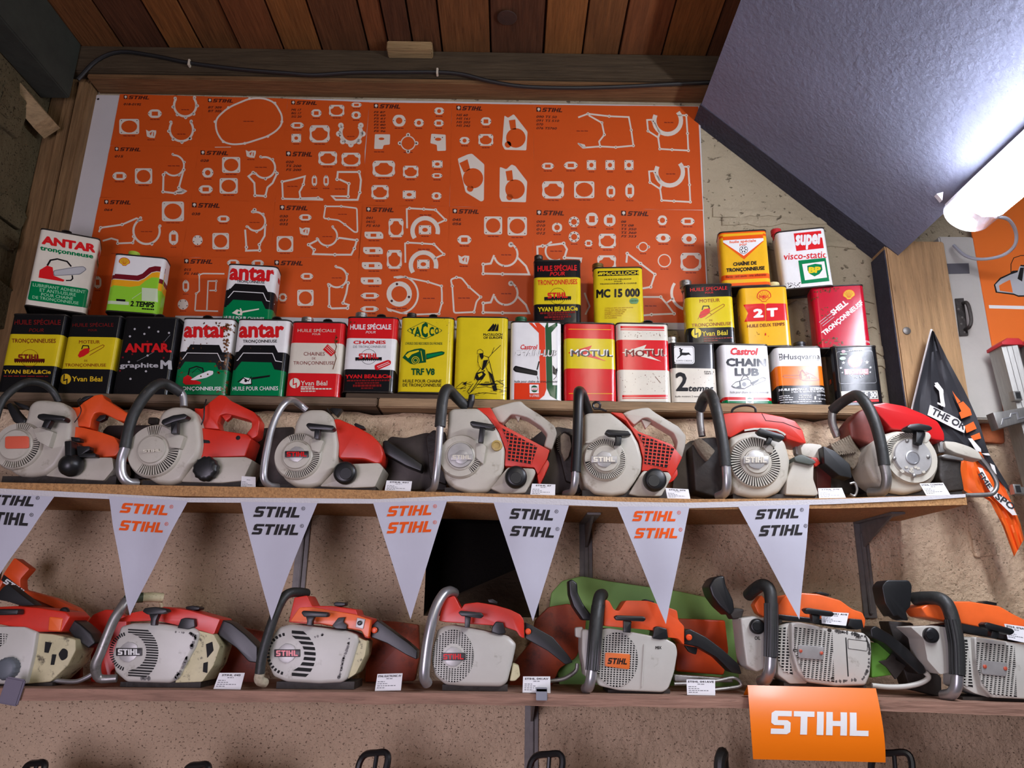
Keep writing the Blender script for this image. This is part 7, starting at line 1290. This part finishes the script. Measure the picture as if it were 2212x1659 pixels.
# ---- saws on the lowest shelf: only their guards and grips reach into the picture
def low_saw(px, py, label):
    z3 = zs3; p = at(px, py, -.20); t = thing('chainsaw', (p.x, -.2, z3), label, 'chainsaw'); h = p.z - z3
    b = MB(); b.prism([Vector((p.x + x, -.26, z3 + z)) for x, z in rc([(-.05, .002), (.2, .002), (.22, .09), (.16, .13), (-.04, .13)], .02)], (0, .12, 0), HOUSW, bev=.008); b.build('fan_housing', parent=t)
    b = MB(); b.prism([Vector((p.x + x, -.25, z3 + z)) for x, z in rc([(-.04, .131), (.16, .131), (.14, .19), (-.02, .19)], .02)], (0, .10, 0), ORP, bev=.008); b.build('top_cover', parent=t)
    b = MB(); g = [Vector((p.x + x, -.20 + y, z3 + z)) for x, y, z in ((-.035, .03, .132), (-.045, .025, h - .05), (-.032, .02, h - .016), (.0, .0, h - .007), (.022, -.012, h - .005), (.028, -.02, h - .022), (.018, -.03, h - .07), (.015, -.03, .132))]
    b.tube(g, .0075, BLK, n=8); b.tube([g[3], Vector((p.x - .004, -.205, h + z3 - .06)), Vector((p.x - .004, -.205, z3 + .132))], .005, BLK, n=8); b.build('hand_guard', parent=t)
    return t
l1 = low_saw(82, 1641, 'chainsaw at bottom left of which only a black U guard is in view')
for px, py, lab in ((432, 1645, 'chainsaw at the bottom edge below the second white pennant, guard tip in view'), (815, 1619, 'chainsaw at the bottom edge left of the black bracket, tall angled guard in view'), (1187, 1622, 'chainsaw at the bottom edge just right of the black bracket, guard tip in view'), (1930, 1619, 'chainsaw at the bottom edge just right of the orange hanging banner')):
    low_saw(px, py, lab)
def low_grip(px, py, label):
    p = at(px, py, -.2); z3 = zs3; t = thing('chainsaw', (p.x, -.2, z3), label, 'chainsaw')
    b = MB(); b.prism([Vector((p.x + x, -.24, z3 + z)) for x, z in rc([(.02, .002), (.2, .002), (.2, .13), (.02, .13)], .02)], (0, .10, 0), HOUSW, bev=.008); b.build('fan_housing', parent=t)
    b = MB(); h = p.z - z3; b.tube([Vector((p.x + x, -.25 + y, z3 + z)) for x, y, z in ((.02, 0, .02), (-.012, 0, .03), (-.014, 0, h - .06), (-.004, .01, h - .02), (.008, .05, h - .03), (.02, .1, h - .05), (.03, .12, .1))], .013, GRIP); b.build('front_handle', parent=t)
    return t
low_grip(1552, 1602, 'chainsaw at the bottom edge left of the orange hanging banner, black grip in view')
# ------------------------------------------------------------------ bunting along the front edge of the upper saw shelf
CLOTH = M('pennant_cloth', (182, 182, 192), rough=.75, var=.05, vscale=6, bump=.25, bscale=7)
TAPE = M('bunting_tape', (196, 194, 194), rough=.7, bump=.2, bscale=200)
YP = -.3175
t = thing('bunting', at(1000, 1085, YP), 'white pennant bunting strung along the front of the upper saw shelf', 'bunting')
tp = [(-60, 1053, 1066), (0, 1055, 1068), (120, 1061, 1073), (400, 1075, 1085), (660, 1076, 1087), (820, 1078, 1088), (983, 1071, 1083), (1080, 1074, 1087), (1220, 1078, 1091), (1350, 1084, 1096), (1480, 1086, 1098), (1600, 1083, 1095), (1800, 1078, 1089), (2000, 1071, 1080), (2086, 1067, 1074)]
b = MB(); U = [at(x, a, YP - .0005) for x, a, c in tp]; D = [at(x, c, YP - .0005) for x, a, c in tp]
for i in range(len(tp) - 1): b.prism([U[i], U[i + 1], D[i + 1], D[i]], (0, .0014, 0), TAPE)
b.build('tape', parent=t)
def pennant(tl, tr, tip, col, l1, l2, seed, push=0.0):
    """cloth triangle with gentle folds; l1, l2 lettering boxes as (x0, y0, x1, y1) on the flat pixel plane"""
    rnd = random.Random(seed); f1, f2, ph = rnd.uniform(5, 9), rnd.uniform(2.5, 4.5), rnd.uniform(0, 6)
    A, B, C = Vector(tl), Vector(tr), Vector(tip)
    def S(u, v):                                   # u along the top 0..1, v down 0..1
        p = A.lerp(B, u).lerp(C, v); w_ = (.003 * math.sin(f1 * u * (1 - v) + 4 * v + ph) + .0045 * math.sin(f2 * v * 2 + ph * 1.7) * v) * min(1, v * 4) + push * v * v
        q = at(p.x, p.y, YP); return q + Vector((0, -.0016 - .004 * v - w_ * .8 - .004 * min(1, v * 4), 0))
    nu, nv = 12, 22; b = MB(); vs = [S(i / nu, j / nv) for j in range(nv + 1) for i in range(nu + 1)]
    fs = [[j * (nu + 1) + i, j * (nu + 1) + i + 1, (j + 1) * (nu + 1) + i + 1, (j + 1) * (nu + 1) + i] for j in range(nv) for i in range(nu)]
    b.add(vs, fs, CLOTH, True)
    # invert: pixel -> (u, v)
    def uv(x, y):
        u = v = .3
        for _ in range(8):
            L = A.lerp(C, v); R = B.lerp(C, v); u = (x - L.x) / max(1e-6, (R.x - L.x)); T = A.lerp(B, u); v = (y - T.y) / (C.y - T.y)
        return u, v
    g = logo2d(.27)
    bm = bmesh.new()
    for (x0, y0, x1, y1), sk in ((l1, .0), (l2, .0)):
        k = (tr[1] - tl[1]) / (tr[0] - tl[0])
        P = [(x0 + (x1 - x0) * .97 * vx, y1 - (y1 - y0) * vy + k * (x1 - x0) * vx) for vx, vy in g[0]]
        for f in g[1]: bm.faces.new([bm.verts.new((P[i][0], P[i][1], 0)) for i in f])
        xr, yr = x1 + 6, y0 + 3 + k * (x1 - x0)
        for q in ring(ell(xr, yr, 4, n=12), ell(xr, yr, 3.1, n=12)): bm.faces.new([bm.verts.new((a, c, 0)) for a, c in q])
        vs2, fs2 = text2d('R')
        for f in fs2: bm.faces.new([bm.verts.new((xr - 1.5 + vs2[i][0] * 3, yr + 1.8 - vs2[i][1] * 3.6, 0)) for i in f])
    for n_ in range(9):
        y = l1[1] - 4 + (l2[3] - l1[1] + 30) * n_ / 8; bmesh.ops.bisect_plane(bm, geom=bm.verts[:] + bm.edges[:] + bm.faces[:], plane_co=(0, y, 0), plane_no=(0, 1, 0))
    for n_ in range(12):
        x = l1[0] + (l1[2] - l1[0]) * n_ / 11; bmesh.ops.bisect_plane(bm, geom=bm.verts[:] + bm.edges[:] + bm.faces[:], plane_co=(x, 0, 0), plane_no=(1, 0, 0))
    bm.verts.index_update()
    b.add([S(*uv(v.co.x, v.co.y)) + Vector((0, -.0009, 0)) for v in bm.verts], [[v.index for v in f.verts] for f in bm.faces], M('cloth_print_' + col, INK[col], rough=.8, spec=.2)); bm.free()
    b.build('pennant', parent=t)
pennant((-60, 1064), (118, 1073), (-4, 1258), 'dark', (-22, 1068, 77, 1090), (-32, 1105, 66, 1132), 1)
pennant((236, 1072), (407, 1082), (284, 1330), 'orange', (261, 1086, 366, 1108), (261, 1124, 357, 1146), 2)
pennant((520, 1084), (686, 1087), (588, 1340), 'dark', (548, 1094, 650, 1117), (545, 1132, 648, 1155), 3)
pennant((806, 1086), (966, 1081), (888, 1338), 'orange', (836, 1094, 934, 1116), (836, 1129, 934, 1153), 4)
pennant((1066, 1085), (1229, 1092), (1151, 1342), 'dark', (1100, 1098, 1196, 1121), (1101, 1136, 1198, 1158), 5)
pennant((1333, 1094), (1489, 1095), (1436, 1348), 'orange', (1365, 1104, 1460, 1126), (1369, 1141, 1463, 1163), 6)
pennant((1594, 1094), (1748, 1090), (1723, 1338), 'dark', (1630, 1101, 1725, 1122), (1637, 1136, 1732, 1159), 7)
# ------------------------------------------------------------------ printed cards in front of the saws
CARD = M('card_paper', (226, 226, 226), rough=.5)
def card(pts, label, Y, heading=None, lean=.006, tilt=True, zf=None):
    b = MB(); n = len(pts); lo = max(p[1] for p in pts); hi = min(p[1] for p in pts)
    P3 = lambda x, y: at(x, y, Y + lean * (lo - y) / (lo - hi))
    if zf:                                          # stand the card on its shelf
        q = at((pts[2][0] + pts[3][0]) / 2, lo, Y); dz = zf(q.x) + .0006 - min(P3(*p).z for p in pts)
    else: dz = 0
    W_ = lambda x, y: P3(x, y) + Vector((0, 0, dz))
    b.prism([W_(*p) for p in pts], (0, .0008, 0), CARD)
    tl, tr, br, bl = [Vector(p) for p in pts]
    def I(u, v): p = tl.lerp(tr, u).lerp(bl.lerp(br, u), v); return W_(p.x, p.y) + Vector((0, -.0004, 0))
    hx = heading or ''
    if hx:
        k = .10 * len(hx) / 2 * .55; k = min(.46, .035 * len(hx) + .05)
        text3(b, hx, .03, 0, lambda vx, vy: I(.5 - k + vx * 2 * k, .20 - vy * .12), ink('dark'))
    for v, u1 in ((.27, .62), (.44, .34), (.56, .46), (.68, .78), (.80, .38)):
        u0 = .38 if v < .3 else .06; u = u0
        while u < u1: w_ = random.uniform(.05, .12); b.add([I(u, v), I(min(u + w_, u1), v), I(min(u + w_, u1), v + .045), I(u, v + .045)], [[0, 1, 2, 3]], ink('grey')); u += w_ + .025
    b.build('price_card', label=label, category='card', group='printed cards beside the saws')
SC_ = lambda fr, L: [(SF[fr][0] + x / SF[fr][2], SF[fr][1] + y / SF[fr][2]) for x, y in L]
card([(522, 1029), (552, 1031), (552, 1056), (520, 1055)], 'small pale card half hidden left of the bare metal handle, upper shelf', -.288, zf=zt1)
card(SC_(7, [(932, 758), (1106, 764), (1096, 836), (918, 832)]), 'card left of the red-grille saw with the alloy disc, upper shelf', -.300, 'STIHL 031', zf=zt1)
card(SC_(7, [(1925, 775), (2085, 780), (2082, 858), (1912, 856)]), 'card between the two red-grille saws, upper shelf', -.300, 'STIHL 07', zf=zt1)
card(SC_(8, [(912, 936), (1095, 946), (1112, 1028), (930, 1022)]), 'card right of the taped-grip saw, upper shelf', -.300, 'STIHL 075', zf=zt1)
card(SC_(9, [(195, 1178), (345, 1176), (372, 1242), (202, 1243)]), 'bright card left of the red saw at the right end, upper shelf', -.300, 'STIHL 070', zf=zt1)
card(SC_(9, [(832, 1140), (980, 1135), (1026, 1212), (876, 1216)]), 'card propped against the red saw at the right end, upper shelf', -.300, 'STIHL CONTRA', zf=zt1)
card(SC_(2, [(1752, 970), (1954, 970), (1920, 1102), (1704, 1098)]), 'card right of the saw with chipped paint, lower shelf', -.300, 'STIHL 045', zf=zt2)
card(SC_(3, [(1166, 890), (1366, 884), (1352, 1020), (1145, 1024)]), 'card right of the saw with the silver switch plate, lower shelf', -.300, 'STIHL ELECTRONIC AV', zf=zt2)
card(SC_(4, [(436, 830), (632, 830), (634, 950), (432, 946)]), 'card right of the silver-handled saw, lower shelf', -.300, 'STIHL 041AV', zf=zt2)
card(SC_(4, [(1618, 880), (1825, 882), (1826, 996), (1622, 992)]), 'card right of the saw with the orange badge, lower shelf', -.300, 'STIHL 041AVE', zf=zt2)
card(SC_(5, [(850, 375), (1036, 386), (1018, 472), (856, 456)]), 'card resting on the orange top of the sixth lower saw', -.295, 'STIHL 051 AVE')
card(SC_(5, [(2080, 458), (2236, 480), (2240, 590), (2104, 562)]), 'card resting on the orange top of the saw at the right edge', -.295, 'STIHL 076AV')
# ------------------------------------------------------------------ curled orange banner hanging off the lower shelf
BAN = M('banner_orange', (236, 118, 10), rough=.32, coat=.2)
t = thing('hanging_banner', at(1760, 1640, Y2 - .03), 'curled orange banner with big white lettering hanging from the lower saw shelf', 'banner')
TL, TR, BR, BL = at(1616, 1483, 0), at(1895, 1488, 0), at(1914, 1645, 0), at(1627, 1638, 0)
def BS(u, v):                                       # u across, v down; bows out from the shelf edge
    x0, x1 = 1615 + 12 * v, 1892 + 21 * math.sin(v * 1.6); y = 1480 + 160 * v + 7 * u - 10 * math.sin(v * math.pi) * .0
    return at(x0 + (x1 - x0) * u, y, Y2 - .004 - .030 * math.sin(v * math.pi * .62) - .003)
n, mV = 10, 18; b = MB(); vs = [BS(i / n, j / mV) for j in range(mV + 1) for i in range(n + 1)]; k = len(vs)
fs = [[j * (n + 1) + i, j * (n + 1) + i + 1, (j + 1) * (n + 1) + i + 1, (j + 1) * (n + 1) + i] for j in range(mV) for i in range(n)]
b.add(vs, fs, BAN, True); b.add([p + Vector((0, .0008, 0)) for p in vs], [f[::-1] for f in fs], BAN, True)
p0, p1 = BS(0, 0), BS(1, 0); zt = zs2((p0.x + p1.x) / 2) + .002
b.add([p0, p1, Vector((p1.x, Y2 + .03, zt)), Vector((p0.x, Y2 + .03, zt))], [[0, 1, 2, 3]], BAN)
vs, fs = logo2d(.12); bm = bmesh.new()
for f in fs: bm.faces.new([bm.verts.new((.145 + vs[i][0] * .735, .335 + (1 - vs[i][1]) * .315, 0)) for i in f])
for q in range(1, 12): bmesh.ops.bisect_plane(bm, geom=bm.verts[:] + bm.edges[:] + bm.faces[:], plane_co=(0, .33 + q * .028, 0), plane_no=(0, 1, 0))
bm.verts.index_update(); b.add([BS(v.co.x, v.co.y) + Vector((0, -.0008, 0)) for v in bm.verts], [[v.index for v in f.verts] for f in bm.faces], ink('white')); bm.free()
b.build('sheet', parent=t)
# ------------------------------------------------------------------ folded black and orange flag on its stick
FZ = (1940, 680, 3.073); FB = M('flag_black', (38, 38, 42), rough=.7, bump=.15, bscale=12); FO = M('flag_orange', (226, 96, 22), rough=.6, bump=.15, bscale=12); FW = M('flag_white', (222, 220, 214), rough=.7)
def FP(x, y, dy=0): return at(FZ[0] + x / FZ[2], FZ[1] + y / FZ[2], -.135 + dy)
t = thing('pennant_flag', FP(300, 1200), 'black and orange triangular flag with white lettering hanging by the wooden post', 'flag')
b = MB(); b.tube([FP(222, 98), FP(160, 350), FP(90, 640), FP(60, 900)], .0035, FW, n=8, sub=1); b.build('pole', parent=t)
def cloth(b, rows, m, folds):
    """rows of points (left to right) with depth wobble"""
    V = []; W_ = len(rows[0])
    for j, r in enumerate(rows):
        for i, p in enumerate(r): V.append(FP(p[0], p[1], -.004 - folds * (.5 + .5 * math.sin(i * 1.9 + j * .4)) ))
    b.add(V, [[j * W_ + i, j * W_ + i + 1, (j + 1) * W_ + i + 1, (j + 1) * W_ + i] for j in range(len(rows) - 1) for i in range(W_ - 1)], m, True)
def rowsof(L, R, n=9):
    def ev(P, t_):
        k = t_ * (len(P) - 1); i = min(int(k), len(P) - 2); f = k - i; return (P[i][0] + (P[i + 1][0] - P[i][0]) * f, P[i][1] + (P[i + 1][1] - P[i][1]) * f)
    return [[(ev(L, j / 16)[0] * (1 - i / n) + ev(R, j / 16)[0] * i / n, ev(L, j / 16)[1] * (1 - i / n) + ev(R, j / 16)[1] * i / n) for i in range(n + 1)] for j in range(17)]
b = MB(); cloth(b, rowsof([(225, 105), (165, 350), (100, 620), (110, 800), (300, 850), (440, 880)], [(238, 110), (330, 300), (450, 520), (540, 720), (600, 920), (780, 1215)]), FB, .012)
cloth(b, [[(x, y) for x, y in r] for r in rowsof([(420, 960), (412, 1040), (440, 1180), (600, 1220), (690, 1390), (770, 1605)], [(560, 900), (640, 1000), (700, 1130), (760, 1260), (810, 1380), (836, 1490)])], FO, .010)
def fl_(pts, m, off=.022): b.prism([FP(x, y, -off) for x, y in pts], (0, .0006, 0), m)
def ftext(tx, x0, y0, x1, y1, h, m, off=.0228, bold=.03):
    d = Vector((x1 - x0, y1 - y0)); n_ = Vector((d.y, -d.x)).normalized() * h
    text3(b, tx, bold, 0, lambda vx, vy: FP(x0 + d.x * vx + n_.x * vy, y0 + d.y * vx + n_.y * vy, -off), m)
for q in stroke([(250, 462), (285, 500), (292, 560), (300, 605)], 26): fl_(q, FW, .0195)
fl_([(242, 452), (262, 448), (300, 498), (302, 520), (270, 500)], FW, .0198); fl_([(262, 580), (310, 600), (312, 614), (262, 592)], FW, .0198)
fl_([(212, 598), (400, 690), (445, 742), (440, 784), (380, 758), (195, 665)], FW, .0200); ftext('THE OR', 216, 655, 436, 766, 46, FB, .0212)
fl_([(360, 505), (385, 540), (415, 575), (395, 588)], FO, .0200); fl_([(398, 590), (432, 575), (478, 625), (490, 665), (420, 690), (405, 650), (420, 640)], FO, .0200); fl_([(442, 738), (500, 708), (522, 755), (455, 785)], FO, .0200); fl_([(482, 805), (540, 782), (552, 820), (500, 834)], FO, .0200)
fl_([(528, 1010), (560, 1020), (640, 1165), (740, 1240), (790, 1330), (760, 1330), (640, 1215), (590, 1140)], FW, .0205); ftext('EME', 530, 1060, 598, 1160, 34, FB, .0215); ftext('SPO', 640, 1215, 760, 1300, 42, FB, .0215); fl_([(465, 820), (490, 820), (550, 890), (552, 910), (520, 905)], FW, .0205); fl_([(555, 920), (600, 918), (612, 935), (580, 932)], FW, .0205); fl_([(610, 985), (640, 1000), (655, 1060), (630, 1040)], FW, .0205)
b.build('cloth', parent=t)
# ------------------------------------------------------------------ aluminium ladder at the right edge
LAD = M('ladder_aluminium', (168, 166, 160), rough=.38, metal=.8, var=.15, vscale=18, aniso=(12, 12, 1)); LRED = M('ladder_cap_red', (176, 44, 48), rough=.45)
t = thing('ladder', FP(800, 2600, .0), 'aluminium ladder with red end caps at the right picture edge', 'ladder')
def lp(x, y, dy=0): return FP(x, y, -.02 + dy)
for nm, xa, xb, wd in (('rail', 680, 800, 118), ('rail', 828, 960, 118)):
    b = MB(); q0, q1 = lp(xa, 190), lp(xa + wd, 190); w_ = (q1.x - q0.x); x0 = q0.x; zt = q0.z
    xoff = lambda z: (zt - z) * .075
    zb_ = .0; z2 = zt
    top_ = [Vector((x0 + u * w_, y, zt)) for u, y in ((0, -.155), (.78, -.165), (1, -.155), (1, -.10), (0, -.10))]; bot = [p + Vector((.075 * zt, 0, -zt + .001)) for p in top_]
    # lower end kept in the plane of the shelves' fronts, the foot on the floor
    b.add(top_ + bot, [[0, 1, 2, 3, 4], [9, 8, 7, 6, 5]] + [[i, (i + 1) % 5, 5 + (i + 1) % 5, 5 + i] for i in range(5)], LAD)
    for k in (.25, .5): 
        b.add([p + Vector((w_ * k + e, -.0008 - .0102 * k / .78, dz_)) for p, e, dz_ in ((top_[0], 0, -.01), (top_[0], .0012, -.01), (bot[0], .0012, .0), (bot[0], 0, .0))], [[0, 1, 2, 3]], ALU2)
    b.build('rail', parent=t)
    b = MB(); b.prism([p + Vector((0, 0, .0)) for p in [Vector((x0 - .004 + u * (w_ + .008), -.168, zt + v)) for u, v in ((0, -.008), (1, -.008), (1, .004), (.85, .012), (.3, .012), (0, .0))]], (0, .07, 0), LRED, bev=.003); b.build('end_cap', parent=t)
for i, y in enumerate((540, 1160)):
    b = MB(); p = lp(790, y, -.012); q = lp(1000, y - 20, -.012)
    for dz_, hh in ((.0, .011),):
        b.prism([Vector((p.x - .010, -.172, p.z - .012)), Vector((p.x + .010, -.172, p.z - .012)), Vector((p.x + .008, -.172, p.z + .013)), Vector((p.x - .012, -.172, p.z + .013))], (0, .02, 0), LAD, bev=.002); b.prism([Vector((p.x - .006, -.1725, p.z - .008)), Vector((p.x + .006, -.1725, p.z - .008)), Vector((p.x + .005, -.1725, p.z + .009)), Vector((p.x - .007, -.1725, p.z + .009))], (0, .002, 0), SLOTM)
    b.box((p.x + .008, -.150, p.z - .010), (p.x + .25, -.125, p.z + .010), LAD, bev=.002); b.build('rung', parent=t)
b = MB(); b.prism([lp(x, y, -.02) for x, y in ((630, 648), (690, 640), (836, 612), (900, 600), (900, 690), (836, 710), (690, 752), (668, 755))], (0, .03, 0), LAD, bev=.003)
for q in stroke([(690, 730), (700, 690), (748, 678), (755, 655), (790, 650), (800, 690), (836, 680)], 9): b.prism([lp(x, y, -.0215) for x, y in q], (0, .002, 0), ALU)
b.build('hook_bracket', parent=t)
bpy.data.objects.remove(_to)
